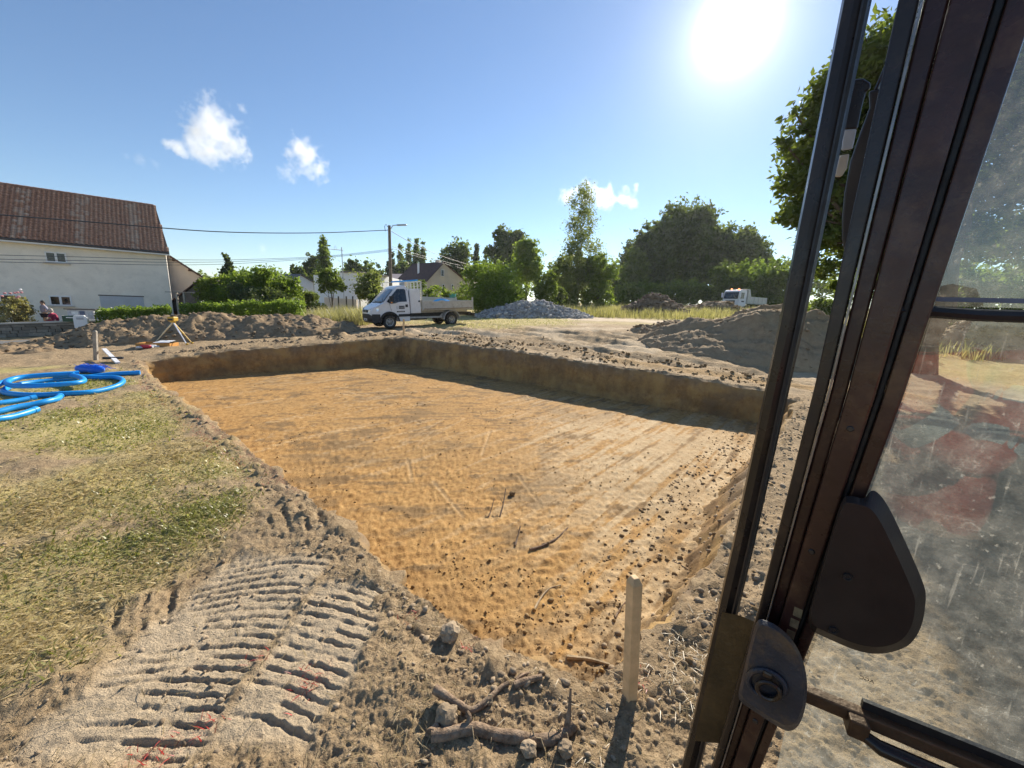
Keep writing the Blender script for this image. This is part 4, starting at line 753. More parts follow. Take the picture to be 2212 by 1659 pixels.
# ------------------------------------------------------------------ white single-cab tipper
VW = mat('van_white_paint', (.72, .73, .75), .32, 0, .03, 1.5, spec=.5, dirt=(.45, .42, .37), dirtamt=.22, coat=.3); VB = mat('black_plastic', (.022, .023, .026), .55, 0, .25, 8, .2, 60); TYRE = mat('tyre_rubber', (.028, .027, .026), .9, 0, .3, 10, .3, 40, dirt=(.14, .115, .085), dirtamt=.7)
RIMM = mat('dusty_steel_rim', (.34, .33, .31), .5, .6, .25, 8, dirt=(.2, .17, .13), dirtamt=.6); VGL = mat('vehicle_glass', (.018, .024, .03), .04, 0, .3, 2, spec=.8); BEDM = mat('worn_grey_bed_paint', (.46, .44, .40), .7, 0, .12, 4, .2, 30, dirt=(.22, .18, .13), dirtamt=.75); CHAS = mat('dark_chassis', (.05, .047, .042), .8, 0, .4, 6, .3, 30); LENS = mat('clear_lamp_lens', (.75, .78, .80), .08, .3, .05, 3, spec=.8); ORNG = mat('orange_lens', (.75, .25, .04), .25, 0, .1); BLUEP = mat('blue_plastic_pipe', (.008, .29, .74), .40, 0, .10, 3, spec=.45, dirt=(.10, .36, .6), dirtamt=.3); ALU = mat('bare_aluminium', (.58, .58, .57), .35, .8, .12, 8); PLATE = mat('plate_white', (.8, .8, .8), .4); INK = mat('black_print', (.012, .012, .014), .6); WPR = mat('white_print', (.82, .82, .82), .6)
fwp, rwp = np.array(at(842, 709.5, 21.0)), np.array(at(975, 702, 23.25)); hd = fwp - rwp; wbase = np.linalg.norm(hd[:2]); yaw = math.atan2(hd[1], hd[0]); vs = 1.0
left = np.array([-math.sin(yaw), math.cos(yaw), 0])
van = empty('tipper_van', (0, 0, 0), 0, 'white single-cab tipper van with black bumper parked beyond the pit', 'van')
zr_, zf_ = hz(*rwp[:2]), hz(*fwp[:2]); WB = wbase
rear = np.array([rwp[0], rwp[1], 0]) - left * .88; rear[2] = rwp[2] - .01; pitchv = math.atan2(fwp[2] - rwp[2], wbase)
van.matrix_world = Matrix.Translation(Vector(rear)) @ Euler((0, -pitchv, yaw)).to_matrix().to_4x4()
FA = WB                                                      # x of the front axle
def hw(x, z):
    n = FA + .55; a = .99 - .17 * float(sstep(n, FA + 1.02, x)); return a - (.20 * max(0, z - 1.36) / .9) - (.03 * max(0, .7 - z))
def sidepoly(P, off, name, m, parent, both=True, th=.006):
    for s in ((1, -1) if both else (1,)):
        mb = MB()
        A = [(x, s * (hw(x, z) + off), z) for x, z in P]; B = [(x, s * (hw(x, z) + off - th), z) for x, z in P]; n = len(P)
        mb.add(A + B, [tuple(range(n)), tuple(reversed(range(n, 2 * n)))] + [(i, (i + 1) % n, (i + 1) % n + n, i + n) for i in range(n)])
        mb.build(name, m, parent)
CB = FA - 1.15
con = [(FA + .92, .62), (FA + .95, .80), (FA + .93, .94), (FA + .86, 1.06), (FA + .66, 1.19), (FA + .40, 1.31), (FA + .27, 1.37), (FA - .05, 1.72), (FA - .36, 2.04), (FA - .50, 2.17), (FA - .66, 2.24), (FA - .90, 2.27), (CB + .12, 2.25), (CB + .03, 2.18), (CB, 2.05), (CB, 1.36), (CB, .62)]
mb = MB(); ys = (-1, -.93, -.6, -.2, .2, .6, .93, 1); V = []
for x, z in con:
    for y in ys: V.append((x - (.05 * (abs(y) ** 4) if x > FA + .3 else 0), y * hw(x, z), z + (.02 * (1 - y * y) if z > 1.3 else 0) - (.02 if abs(y) == 1 and z > 2 else 0)))
n8 = len(ys); mb.add(V, [(i * n8 + k, i * n8 + k + 1, (i + 1) * n8 + k + 1, (i + 1) * n8 + k) for i in range(len(con) - 1) for k in range(n8 - 1)])
archs = [(FA + .50 * math.cos(a), .36 + .50 * math.sin(a)) for a in np.linspace(R(150), R(30), 11)]
for s in (0, n8 - 1):                                        # cab sides: upper part, lower part with the wheel arch
    up_i = [i for i, (x, z) in enumerate(con) if z >= 1.31]; belt = [con[5]] ; sgn = -1 if s == 0 else 1
    U = [V[i * n8 + s] for i in range(5, 16)]; mb.add(U, [tuple(range(len(U)))])
    Lp = [V[i * n8 + s] for i in range(0, 6)] + [V[15 * n8 + s], V[16 * n8 + s]] + [(x, sgn * hw(x, z), z) for x, z in [(FA - .47, .62)] + archs[1:-1] + [(FA + .47, .62)]]; mb.add(Lp, [tuple(range(len(Lp)))])
mb.add([V[0 * n8], V[0 * n8 + n8 - 1], V[16 * n8 + n8 - 1], V[16 * n8]], [(0, 1, 2, 3)])
cab = mb.build('cab', VW, van, smooth=True)
# sill, bumper, black trim
mb = MB(); mb.box(CB, FA - .46, -.96, .96, .36, .618); mb.build('sill', VW, van, bevel=.02)
sidepoly([(CB + .0, .62), (FA - .46, .62), (FA - .50, .76), (CB, .76)], .014, 'rubbing_strip', VB, van)
bp = MB(); V = []
for x, z in ((FA + .50, .78), (FA + .96, .79), (FA + .99, .62), (FA + .97, .42), (FA + .88, .32), (FA + .5, .34)):
    for y in ys: V.append((x - (.09 * abs(y) ** 3 if x > FA + .6 else 0), y * (hw(x, .7) + .02), z))
bp.add(V, [(i * n8 + k, i * n8 + k + 1, ((i + 1) % 6) * n8 + k + 1, ((i + 1) % 6) * n8 + k) for i in range(6) for k in range(n8 - 1)] + [tuple(i * n8 for i in range(6)), tuple(i * n8 + n8 - 1 for i in range(6))]); bump_ = bp.build('bumper', VB, van, smooth=True)
for s in (1, -1):
    P = [(FA + .555 * math.cos(a), .36 + .555 * math.sin(a)) for a in np.linspace(R(178), R(0), 15)] + [(FA + .47 * math.cos(a), .36 + .47 * math.sin(a)) for a in np.linspace(R(0), R(178), 15)]
    mb = MB(); n = len(P); A = [(x, s * (.985), z) for x, z in P]; B = [(x, s * 1.02, z) for x, z in P]; mb.add(A + B, [(i, (i + 1) % n, (i + 1) % n + n, i + n) for i in range(n)] + [(15 + 14 - i + n, 15 + 13 - i + n, i + 1 + n, i + n) for i in range(14)]); mb.build('wheel_arch', VB, van, smooth=True)
MB().box(FA - .46, FA + .46, -.8, .8, .55, .82).build('wheel_well', CHAS, van)
# glass
sidepoly([(FA + .10, 1.43), (FA - .01, 1.36), (FA - .34, 1.33), (FA - .55, 1.40), (CB + .14, 1.42), (CB + .14, 2.02), (CB + .2, 2.09), (FA - .55, 2.08)], .010, 'side_window', VGL, van)
sidepoly([(FA + .01, 1.40), (FA - .04, 1.37), (FA - .38, 1.74), (FA - .34, 1.78)], .016, 'window_divider', VB, van)
V = []
for x, z in ((FA + .24, 1.415), (FA - .05, 1.735), (FA - .37, 2.055)):
    for y in (-.92, -.5, 0, .5, .92): V.append((x + .03, y * (hw(x, z) - .03), z + .02 * (1 - y * y) + .012))
ws = MB().add(V, [(i * 5 + k, i * 5 + k + 1, (i + 1) * 5 + k + 1, (i + 1) * 5 + k) for i in range(2) for k in range(4)]).build('windscreen', VGL, van, smooth=True)
for y0 in (.5, -.25): MB().tube([(FA + .29, y0, 1.42), (FA + .2, y0 - .45, 1.50)], .012, 5).build('wiper', VB, ws)
MB().box(FA + .16, FA + .34, -.72, .72, 1.335, 1.40).build('scuttle', VB, van, bevel=.02)
# front: grille, lamps, plate
gr = MB(); gr.box(FA + .86, FA + .945, -.42, .42, .86, 1.0); gr = gr.build('grille', VB, van, bevel=.02)
text('IVECO', .12, basis((0, 1, 0), (0, 0, 1), (1, 0, 0), (FA + .95, 0, .93)), ALU, gr, 'badge')
for s in (1, -1):
    P = [(FA + .93, s * .46, .84), (FA + .80, s * .80, .84), (FA + .52, s * .955, .96), (FA + .50, s * .945, 1.12), (FA + .66, s * .86, 1.16), (FA + .86, s * .60, 1.05), (FA + .92, s * .47, .98)]
    P = [(x + .035, y + s * .02, z) for x, y, z in P]; c_ = np.mean(P, 0) + np.array([.02, s * .02, .0]); n = len(P); MB().add([tuple(c_)] + P, [(0, 1 + i, 1 + (i + 1) % n) for i in range(n)]).build('headlight', LENS, van, smooth=True)
pl = MB().box(FA + .975, FA + .995, -.26, .26, .44, .55).build('number_plate', PLATE, bump_)
text('FL-880-VV', .085, basis((0, 1, 0), (0, 0, 1), (1, 0, 0), (FA + .997, 0, .495)), INK, pl, 'plate_lettering')
# doors: seam, handle, mirror, sign
for s in (1, -1):
    dl = [(CB + .07, .80), (CB + .07, 2.1)]
    mb = MB()
    for a, b in (((CB + .06, .78), (CB + .06, 2.1)), ((FA - .12, .95), (FA - .02, 1.36))): mb.tube([(a[0], s * (hw(*a) + .002), a[1]), (b[0], s * (hw(*b) + .002), b[1])], .007, 5)
    mb.build('door_seam', VB, van)
    MB().box(CB + .10, CB + .24, s * .985, s * 1.012, 1.12, 1.27).build('door_handle', VB, van, bevel=.01)
    mm = MB(); mm.box(FA - .18, FA - .02, s * 1.06, s * 1.26, 1.33, 1.72); mm.tube([(FA - .1, s * .95, 1.42), (FA - .1, s * 1.1, 1.45)], .03, 6); mi = mm.build('mirror', VB, van, bevel=.035); MB().box(FA - .10, FA - .02, s * 1.262, s * 1.275, 1.36, 1.41).build('indicator', ORNG, mi)
    pan = MB().box(FA - .86, FA - .54, s * .988, s * .996, 1.04, 1.20).build('sign_panel', INK, van); x_, y_ = ((-1, 0, 0), (0, 0, 1)) if s > 0 else ((1, 0, 0), (0, 0, 1))
    text('CHOUET', .088, basis(x_, y_, (0, s, 0), (FA - .70, s * .998, 1.12)), WPR, pan)
    lg = MB().box(FA - .53, FA - .40, s * .988, s * .994, 1.03, 1.21).build('logo_panel', mat('pale_grey_print', (.55, .58, .62), .5), van)
    MB().box(FA - .86, FA - .40, s * .988, s * .993, .985, .998).build('sign_line', mat('pale_grey_print', (.55, .58, .62)), pan)
    p2 = MB().box(FA - .86, FA - .42, s * .988, s * .996, .86, .925).build('sign_panel', INK, van); text('06 70 43 67 69', .05, basis(x_, y_, (0, s, 0), (FA - .64, s * .998, .893)), WPR, p2)
    # wheels
def wheel(x, y, s, dual=False):
    w = .21 if not dual else .42; r = .36
    t = MB().lathe([(.215, -w / 2 + .02), (.27, -w / 2), (r - .03, -w / 2 + .005), (r, -w / 2 + .04), (r, w / 2 - .04), (r - .03, w / 2 - .005), (.27, w / 2), (.215, w / 2 - .02)], (x, y, r), 'y', 28).build('wheel', TYRE, van, smooth=True)
    o = s * (w / 2 - (.02 if not dual else .07)); rp = [(.0, o + s * .035), (.07, o + s * .035), (.085, o), (.15, o - s * .03), (.20, o + s * .005), (.225, o + s * .01), (.225, o - s * .06)]; rm_ = MB().lathe(rp, (x, y, r), 'y', 24)
    q = rm_.build('rim', RIMM, t, smooth=True)
    for k in range(6):
        a = k * math.pi / 3; MB().lathe([(.0, o - s * .004), (.028, o - s * .012)], (x + .145 * math.cos(a), y, r + .145 * math.sin(a)), 'y', 8).build('rim_hole', VB, t)
for s in (1, -1): wheel(FA, s * .88, s); wheel(0, s * .80, s, True)
# chassis, cabinet, bed
ch = MB()
for s in (1, -1): ch.box(-1.3, CB + .1, s * .42 - .05, s * .42 + .05, .55, .75)
ch.tube([(0, -.8, .36), (0, .8, .36)], .07, 8); ch.tube([(FA, -.8, .36), (FA, .8, .36)], .06, 8); ch.box(.5, 1.5, -.4, .4, .45, .62); ch.build('chassis', CHAS, van)
for s in (1, -1):
    MB().box(1.9 - .35, CB, s * .62, s * .92, .40, .66).build('side_locker', CHAS, van, bevel=.02)
    sg = MB(); sg.beam((.62, s * .93, .52), (CB, s * .93, .55), .05, .09); sg.beam((.62, s * .93, .70), (.75, s * .93, .54), .05, .05); sg.build('side_guard', mat('grey_side_guard', (.32, .33, .34), .5, .4), van)
    P = [(.50 * math.cos(a), .36 + .50 * math.sin(a)) for a in np.linspace(R(0), R(180), 15)]; mb = MB(); A = [(x, s * .58, z) for x, z in P]; B = [(x, s * 1.03, z) for x, z in P]; C_ = [(x * 1.06, s * .58, .36 + (z - .36) * 1.06) for x, z in P]; D_ = [(x * 1.06, s * 1.03, .36 + (z - .36) * 1.06) for x, z in P]
    mb.add(A + B + C_ + D_, [f for i in range(14) for f in ((i, i + 1, 15 + i + 1, 15 + i), (30 + i, 45 + i, 45 + i + 1, 30 + i + 1), (15 + i, 15 + i + 1, 45 + i + 1, 45 + i), (i, 30 + i, 30 + i + 1, i + 1))]); mb.build('mudguard', mat('grey_mudguard', (.36, .36, .36), .6, 0, .15, 6, dirt=(.2, .17, .12)), van, smooth=True)
MB().box(CB - .66, CB - .06, -.98, .98, .78, 2.08).build('tool_cabinet', VW, van, bevel=.015)
cb = van.children[-1]
for s in (1, -1): MB().box(CB - .63, CB - .09, s * .982, s * .992, .82, 2.04).build('cabinet_door', VW, cb, bevel=.004); MB().box(CB - .62, CB - .52, s * .992, s * 1.004, 1.38, 1.47).build('latch', VB, cb, bevel=.005)
hb0 = CB - .74; BL, BR = hb0 - .05, -1.42
bd = MB(); bd.box(BR, BL, -1.0, 1.0, .92, 1.02); bd.box(BR + .1, BL - .1, -.5, .5, .76, .919); bd.build('bed_floor', BEDM, van)
for s in (1, -1):
    sd = MB(); sd.box(BR + .03, BL, s * 1.005, s * 1.045, .98, 1.40); nn = 7
    sdo = sd.build('drop_side', BEDM, van, bevel=.008)
    MB().box(BR + .03, BL, s * 1.046, s * 1.062, 1.36, 1.405).build('top_rail', BEDM, sdo); MB().box(BR + .03, BL, s * 1.046, s * 1.058, .98, 1.01).build('bottom_rail', mat('rusty_edge', (.17, .11, .06), .9), sdo)
    MB().box(BL + .0, BL + .06, s * .96, s * 1.06, .90, 1.52).build('corner_post', BEDM, van); MB().box(BR - .03, BR + .03, s * .97, s * 1.06, .90, 1.62).build('corner_post', BEDM, van)
MB().box(BR - .02, BR + .02, -.965, .965, .98, 1.42).build('tailgate', BEDM, van, bevel=.008)
hbm = MB()
for y_ in (-.95, -.48, 0, .48, .95): hbm.box(hb0 - .03, hb0 + .03, y_ - .03, y_ + .03, 1.02, 2.52)
for z_ in (1.5, 2.49): hbm.box(hb0 - .028, hb0 + .028, -.92, .92, z_ - .03, z_ + .03)
for k in range(6): hbm.box(hb0 - .012, hb0 + .012, -.92, .92, 1.62 + k * .12, 1.64 + k * .12)
hbm.build('headboard_frame', mat('cream_steel', (.58, .57, .50), .55, 0, .1, 5), van)
MB().box(hb0 - .05, hb0 + .02, -.96, .96, 1.04, 1.5).build('headboard', BEDM, van)
MB().box(-1.62, -1.50, -.95, .95, .50, .68).build('rear_bumper', CHAS, van, bevel=.02)
for s in (1, -1): MB().box(-1.49, -1.3, s * .55 - .15, s * .55 + .15, .52, .75).build('rear_bracket', CHAS, van)
rk = MB(); rk.tube([(hb0 + .02, -.95, 2.53), (CB + .75, -.95, 2.44)], .02, 6); rk.tube([(CB + .75, -.95, 2.44), (CB + .75, -.95, 2.24)], .02, 6); rk.build('ladder_rack', mat('cream_steel', (.58, .57, .50)), van)
def vpt(p): return van.matrix_world @ Vector(p)
bh = MB(); 
for k in range(4): bh.tube([tuple(vpt((.95 - 1.05 * t, .55 + .07 * k - .2 * t, 1.36 + .05 * (k % 2) + .12 * math.sin(t * 3.1)))) for t in np.linspace(0, 1, 9)], .028, 6)
bh.build('hose', BLUEP, None, smooth=True, label='blue hoses lying on the tipper bed', cat='hose')
rdp = MB(); rdp.tube([tuple(vpt((CB + .7, .35, 2.46))), tuple(vpt((hb0 + .02, .6, 2.57)))], .035, 8).build('pipe', BLUEP, None, label='straight blue pipe resting on the tipper roof rack', cat='pipe')
# ------------------------------------------------------------------ far dump lorry
lo_ = np.array(at(1578, 660, 75)); lo_[2] = hz(lo_[0], lo_[1]); lor = empty('dump_lorry', (0, 0, 0), 0, 'distant white dump lorry with orange beacons at the wood edge', 'lorry')
lz = at(1580, 668, 75)[2]; yawl = R(207); lor.matrix_world = Matrix.Translation(Vector((at(1576, 660, 57)[0], 57, hz(at(1580, 660, 57)[0], 57) + .1))) @ Euler((0, 0, yawl)).to_matrix().to_4x4()
# local: x forward, cab front at x=0
LWH = mat('lorry_white', (.74, .74, .74), .4, 0, .04, 2); LBED = mat('lorry_cream_body', (.60, .58, .50), .6, 0, .08, 2)
MB().prism([(0, .55), (.05, 1.2), (0, 1.75), (-.18, 2.75), (-.35, 2.95), (-1.6, 2.98), (-1.7, 2.9), (-1.7, .75), (-.9, .6)], -1.22, 1.22).build('cab', LWH, lor, bevel=.05)
MB().add([(.05, -1.1, 1.72), (.05, 1.1, 1.72), (-.14, 1.05, 2.68), (-.14, -1.05, 2.68)], [(0, 1, 2, 3)]).build('windscreen', VGL, lor)
MB().box(.04, .09, -.72, .72, .95, 1.5).build('grille', VB, lor); MB().box(.0, .14, -1.22, 1.22, .35, .62).build('bumper', VB, lor, bevel=.03)
text('MAN', .34, basis((0, 1, 0), (0, 0, 1), (1, 0, 0), (.10, 0, 1.24)), ALU, lor, 'badge')
for s in (1, -1):
    MB().box(-1.15, -.35, s * 1.222, s * 1.235, 1.75, 2.6).build('side_window', VGL, lor); MB().box(-.1, .12, s * 1.25, s * 1.45, 1.9, 2.55).build('mirror', LWH, lor, bevel=.03); MB().box(.08, .12, s * .95 - .2, s * .95 + .2, .7, .9).build('headlight', LENS, lor)
    pa = MB().box(-1.25, -.65, s * 1.222, s * 1.232, 1.3, 1.45).build('door_sign', INK, lor)
    for xw in (-.9, -4.3, -5.6):
        t = MB().lathe([(.2, -.15), (.5, -.15), (.5, .15), (.2, .15)], (xw, s * 1.02, .5), 'y', 20).build('wheel', TYRE, lor, smooth=True); MB().lathe([(0, s * .12), (.26, s * .10), (.28, s * .16)], (xw, s * 1.02, .5), 'y', 16).build('rim', RIMM, t, smooth=True)
MB().box(-6.4, -1.0, -.45, .45, .55, .95).build('chassis', CHAS, lor)
MB().prism([(-1.95, 1.1), (-2.0, 2.9), (-1.6, 3.02), (-1.55, 3.1), (-2.3, 3.1), (-2.75, 2.1), (-6.5, 2.1), (-6.5, 1.1)], -1.24, 1.24).build('tipper_body', LBED, lor, bevel=.03)
for s in (1, -1):
    for xr in (-2.5, -3.5, -4.5, -5.5, -6.4): MB().box(xr - .06, xr + .06, s * 1.25, s * 1.31, 1.12, 2.12).build('body_rib', LBED, lor)
BCN = NT('beacon_orange'); BCN.pbr((.9, .25, .05), .3); BCN.p.inputs['Emission Color'].default_value = (1, .25, .08, 1); BCN.p.inputs['Emission Strength'].default_value = 2.0
for s in (.55, -.55): MB().lathe([(.11, 2.98), (.11, 3.12), (.08, 3.2), (0, 3.22)], (-.75, s, 0), 'z', 10).build('beacon', BCN.m, lor, smooth=True)
# ------------------------------------------------------------------ small parked cars and the teal cabinet by the brown-roofed house
def small_car(px, py, Y, yawc, paint, label):
    p = at(px, py, Y); c = empty('parked_car', (p[0], p[1], hz(p[0], p[1])), yawc, label, 'car'); m = mat(paint[0], paint[1], .25, .2, .05, 2, coat=.5)
    MB().prism([(-2, .35), (-2.05, .8), (-1.7, .95), (-1.2, 1.42), (.3, 1.45), (1.0, .98), (1.9, .82), (2.0, .35)], -.82, .82).build('body', m, c, bevel=.08)
    for s in (1, -1):
        MB().add([(-1.45, s * .825, .97), (-1.1, s * .825, 1.34), (.25, s * .825, 1.37), (.75, s * .825, .99)], [(0, 1, 2, 3)]).build('side_window', VGL, c)
        for x in (-1.25, 1.25): MB().lathe([(.1, -.09), (.31, -.09), (.31, .09), (.1, .09)], (x, s * .76, .31), 'y', 14).build('wheel', TYRE, c, smooth=True)
    MB().add([(.33, -.68, 1.43), (.33, .68, 1.43), (1.02, .72, 1.0), (1.02, -.72, 1.0)], [(0, 1, 2, 3)]).build('windscreen', VGL, c)
small_car(945, 646, 47, R(160), ('car_silver', (.42, .44, .47)), 'small silver car parked in front of the beige house')
small_car(966, 646, 47, R(200), ('car_dark', (.06, .065, .07)), 'small dark car parked next to the teal cabinet')
tp = at(975, 640, 44); tcb = empty('cabinet', (tp[0], tp[1], hz(tp[0], tp[1])), 0, 'small teal utility cabinet beside the dark parked car', 'cabinet'); hh_ = at(975, 634, 44)[2] - hz(tp[0], tp[1]); TEAL = mat('teal_paint', (.10, .42, .40), .5)
MB().box(-.5, .5, -.3, .3, -.2, hh_).build('body', TEAL, tcb, bevel=.02)
for s in (-1, 1): MB().box(s * .25 - .22, s * .25 + .22, -.325, -.302, hh_ * .3, hh_ - .1).build('door', TEAL, tcb, bevel=.01)
# ------------------------------------------------------------------ utility pole, wires, aerial, posts
POLEM = mat('weathered_pole_wood', (.20, .165, .125), .9, 0, .3, 3, .5, 30); WIREM = mat('dark_cable', (.05, .05, .055), .6); GALV = mat('galvanised_steel', (.42, .43, .44), .45, .7, .15, 8); WOOD = mat('fresh_sawn_pine', (.66, .46, .25), .75, 0, .18, 9, .3, 40); GREYW = mat('greyed_timber', (.34, .30, .25), .85, 0, .25, 8, .3, 40); YEL = mat('yellow_plastic', (.62, .38, .05), .5, 0, .1); REDP = mat('red_plastic', (.5, .03, .05), .45, 0, .1); PAPER = mat('white_paper', (.78, .78, .78), .8)
pt = at(841, 487, 36.0); pg = hz(pt[0], 36.0); up_ = empty('utility_pole', (pt[0], 36.0, pg), 0, 'tall wooden utility pole with a street lamp behind the tipper', 'pole'); uo = np.array(up_.location); ph = pt[2] - pg
MB().tube([(0, 0, -.3), (0, 0, ph * .5), (0, 0, ph)], [.17, .145, .12], 10).build('pole', POLEM, up_, smooth=True)
lt = at(868, 486, 35.4) - uo; arm = MB().tube([(0.1, -.05, ph - .35), (.35, -.15, ph - .02), tuple(lt + np.array([-.25, 0, 0]))], .035, 6).build('lamp_arm', GALV, up_, smooth=True)
MB().obox(lt, np.array([.42, 0, .03]), np.array([0, .14, 0]), np.array([0, 0, .05])).build('lamp_head', GALV, arm, bevel=.03)
MB().tube([(-.12, 0, ph - .15), (-.3, 0, ph + .1), (-.42, 0, ph - .1), (-.36, 0, ph - .5)], .025, 6).build('cable_loop', WIREM, up_)
for k in range(3): MB().box(-.2, .2, -.06, .06, ph * (.62 - .0) + k * .18 + .6, ph * .62 + k * .18 + .66).build('bracket', GALV, up_)
def wire(pts, label, r=.02):
    P = [at(*p) for p in pts]; t = np.linspace(0, 1, len(P)); tt = np.linspace(0, 1, 40); P = np.array(P); Q = np.stack([np.interp(tt, t, P[:, k]) for k in range(3)], 1)
    for _ in range(6): Q[1:-1] = (Q[:-2] + 2 * Q[1:-1] + Q[2:]) / 4
    MB().tube(list(Q), r, 5).build('overhead_cable', WIREM, None, smooth=True, label=label, cat='cable', group='overhead cables')
wire([(838,497,36),(700,503.5,32),(560,503.5,28.5),(450,500,26),(357,493,24),(180,478,21),(0,464,18.5),(-150,452,17)], 'thick cable crossing in front of the tiled roof to the pole top', .03)
for k, (a, b, c_, lb) in enumerate(((551, 561, 560, 'topmost of the three thin wires across the cream facade'), (560, 567, 564, 'middle of the three thin wires across the cream facade'), (566, 573, 569, 'lowest of the three thin wires across the cream facade'))):
    wire([(837, 539 + 2 * k, 36), (700, 555 + 1.5 * k + 0, 32), (494, c_ + 2, 27), (351, b, 24), (180, b - 4 + (0 if k else -2), 21), (0, a, 18.5), (-150, a - 4, 17)], lb, .013)
wire([(846,500,36),(880,520,40),(940,549,48),(1022,575,60)], 'single cable sloping down from the pole top over the brown roof', .025)
wire([(848,533,36),(900,549,43),(950,563,50),(1022,580,60)], 'upper of the two wires sloping down behind the round bush', .018)
wire([(848,537,36),(900,554,43),(950,567,50),(1022,586,60)], 'lower of the two wires sloping down behind the round bush', .018)
am = at(738, 534, 47.5); ag = hz(am[0], 47.5); an_ = empty('aerial_mast', (am[0], 47.5, ag), 0, 'thin television aerial on a tall mast above the white building', 'aerial'); ah = am[2] - ag
MB().tube([(0, 0, -.3), (0, 0, ah)], .05, 6).build('mast', GALV, an_); bo = MB().tube([(-1.6, 0, ah - .25), (.2, 0, ah - .35)], .025, 5).build('boom', GALV, an_)
for k in range(7): MB().tube([(-1.5 + k * .25, -.3 - .02 * k, ah - .25 - k * .014), (-1.5 + k * .25, .3 + .02 * k, ah - .25 - k * .014 + .06)], .014, 4).build('element', GALV, bo)
MB().tube([(-.6, 0, ah - .3), (-.75, 0, ah + .25), (-.9, 0, ah - .28)], .02, 4).build('reflector', GALV, bo)
for k, (px, lb) in enumerate(((731, 'leftmost dark fence post beside the leaning orchard tree'), (748, 'second dark fence post right of the leaning orchard tree'), (762, 'third dark fence post right of the leaning orchard tree'), (777, 'rightmost dark fence post left of the tipper'))):
    p = at(px, 640, 40); g_ = hz(p[0], 40.); MB().tube([(0, 0, -.3), (0, 0, p[2] - g_)], .07, 6).build('fence_post', CHAS, None, loc=(p[0], 40., g_), label=lb, cat='post', group='fence posts by the white building')
# ------------------------------------------------------------------ marker stakes
def stake(base, top, w, label, m=WOOD, lean=True):
    b, t = np.array(base, float), np.array(top, float); root = empty('marker_stake', b, 0, label, 'stake', 'wooden marker stakes round the pit'); d = t - b; u = np.array([.93, .35, 0]); v = np.array([-.35, .93, 0]); h = w / 2; V = []
    for f, s in ((-.18, 1), (.955, 1), (1.0, .55)):
        for i, j in ((-1, -1), (1, -1), (1, 1), (-1, 1)): V.append(d * f + u * i * h * s + v * j * h * s)
    MB().add(V, [(k * 4 + i, k * 4 + (i + 1) % 4, k * 4 + 4 + (i + 1) % 4, k * 4 + 4 + i) for k in range(2) for i in range(4)] + [(3, 2, 1, 0), (8, 9, 10, 11)]).build('shaft', m, root, bevel=.003); return root
sb = gp(1360, 1508); stake((sb[0], sb[1], hz(sb[0], sb[1]) - .01), at(1371, 1246, sb[1]), .062, 'pale sawn wooden stake standing at the near corner of the pit')
p = at(872, 726, 17.9); stake((p[0], p[1], hz(p[0], p[1]) - .02), at(872, 689, 17.9), .085, 'wooden stake at the far pit corner in front of the tipper')
p = at(208, 783, 12.0); stake((p[0], p[1], hz(p[0], p[1]) - .05), at(205, 714, 12.0), .09, 'greyish wooden stake standing by the soil bank at the left', GREYW)
# ------------------------------------------------------------------ survey kit
STF = MB(); a, b = np.array(at(258, 803, 10.9)), np.array(at(225, 754, 12.2)); a[2] = hz(a[0], a[1]) + .02
sf = empty('levelling_staff', a, 0, 'white levelling staff leaning across the left pit edge', 'staff'); dr = b - a; sd = np.array([.9, .4, 0])
MB().beam((0, 0, 0), dr, .10, .04).build('rod', mat('white_enamel', (.72, .72, .74), .5), sf); MB().obox(dr * .33, np.array([.22, .08, 0]), np.array([-.03, .05, 0]), np.array([0, 0, .03])).build('clamp', VB, sf)
for k in range(7): MB().obox(dr * (.45 + .07 * k) + np.cross(sd, dr / np.linalg.norm(dr)) * -.022, np.array([.03, .012, 0]), dr / np.linalg.norm(dr) * .03, np.array([0, 0, .004])).build('graduation', REDP if k % 2 else INK, sf)
th = at(374, 695, 15.6); tri = empty('laser_level', (th[0], th[1], hz(th[0], th[1])), 0, 'yellow laser level on a white and yellow tripod beside the pit', 'laser level'); to = np.array(tri.location)
for (px, py, Y, m) in ((335, 741, 15.9, mat('pale_tripod_leg', (.66, .62, .45), .5)), (404, 744, 15.1, mat('white_enamel', (.72, .72, .74))), (415, 740, 15.7, YEL)):
    q = at(px, py, Y); q[2] = hz(q[0], q[1]); q = q - to; t0 = th - to; mid = t0 + (q - t0) * .55; lg = MB().tube([t0 + np.array([0, 0, -.02]), mid], .03, 6).build('leg', m, tri); MB().tube([mid - (q - t0) * .05, q], .02, 6).build('leg_extension', m, lg); MB().lathe([(.03, -.02), (.05, .03), (.03, .07)], tuple(q), 'z', 6).build('foot', YEL, lg)
hd_ = MB().box(-.13, .13, -.12, .12, th[2] - to[2] + .02, th[2] - to[2] + .20).build('level_head', YEL, tri, bevel=.03); z0 = th[2] - to[2]
MB().box(-.10, .10, -.125, -.121, z0 + .05, z0 + .13).build('display', VB, hd_); MB().lathe([(.07, z0 + .20), (.07, z0 + .26), (.03, z0 + .27)], (0, 0, 0), 'z', 12).build('rotor_cap', VB, hd_, smooth=True); MB().lathe([(.09, z0 - .03), (.09, z0 + .018)], (0, 0, 0), 'z', 12).build('tripod_plate', YEL, tri)
cs = at(341, 747, 14.9); cso = (cs[0], cs[1], hz(cs[0], cs[1])); case = empty('instrument_case', cso, R(14), 'open orange instrument case with papers lying near the tripod', 'case'); ORC = mat('orange_case_shell', (.50, .24, .06), .55, 0, .12)
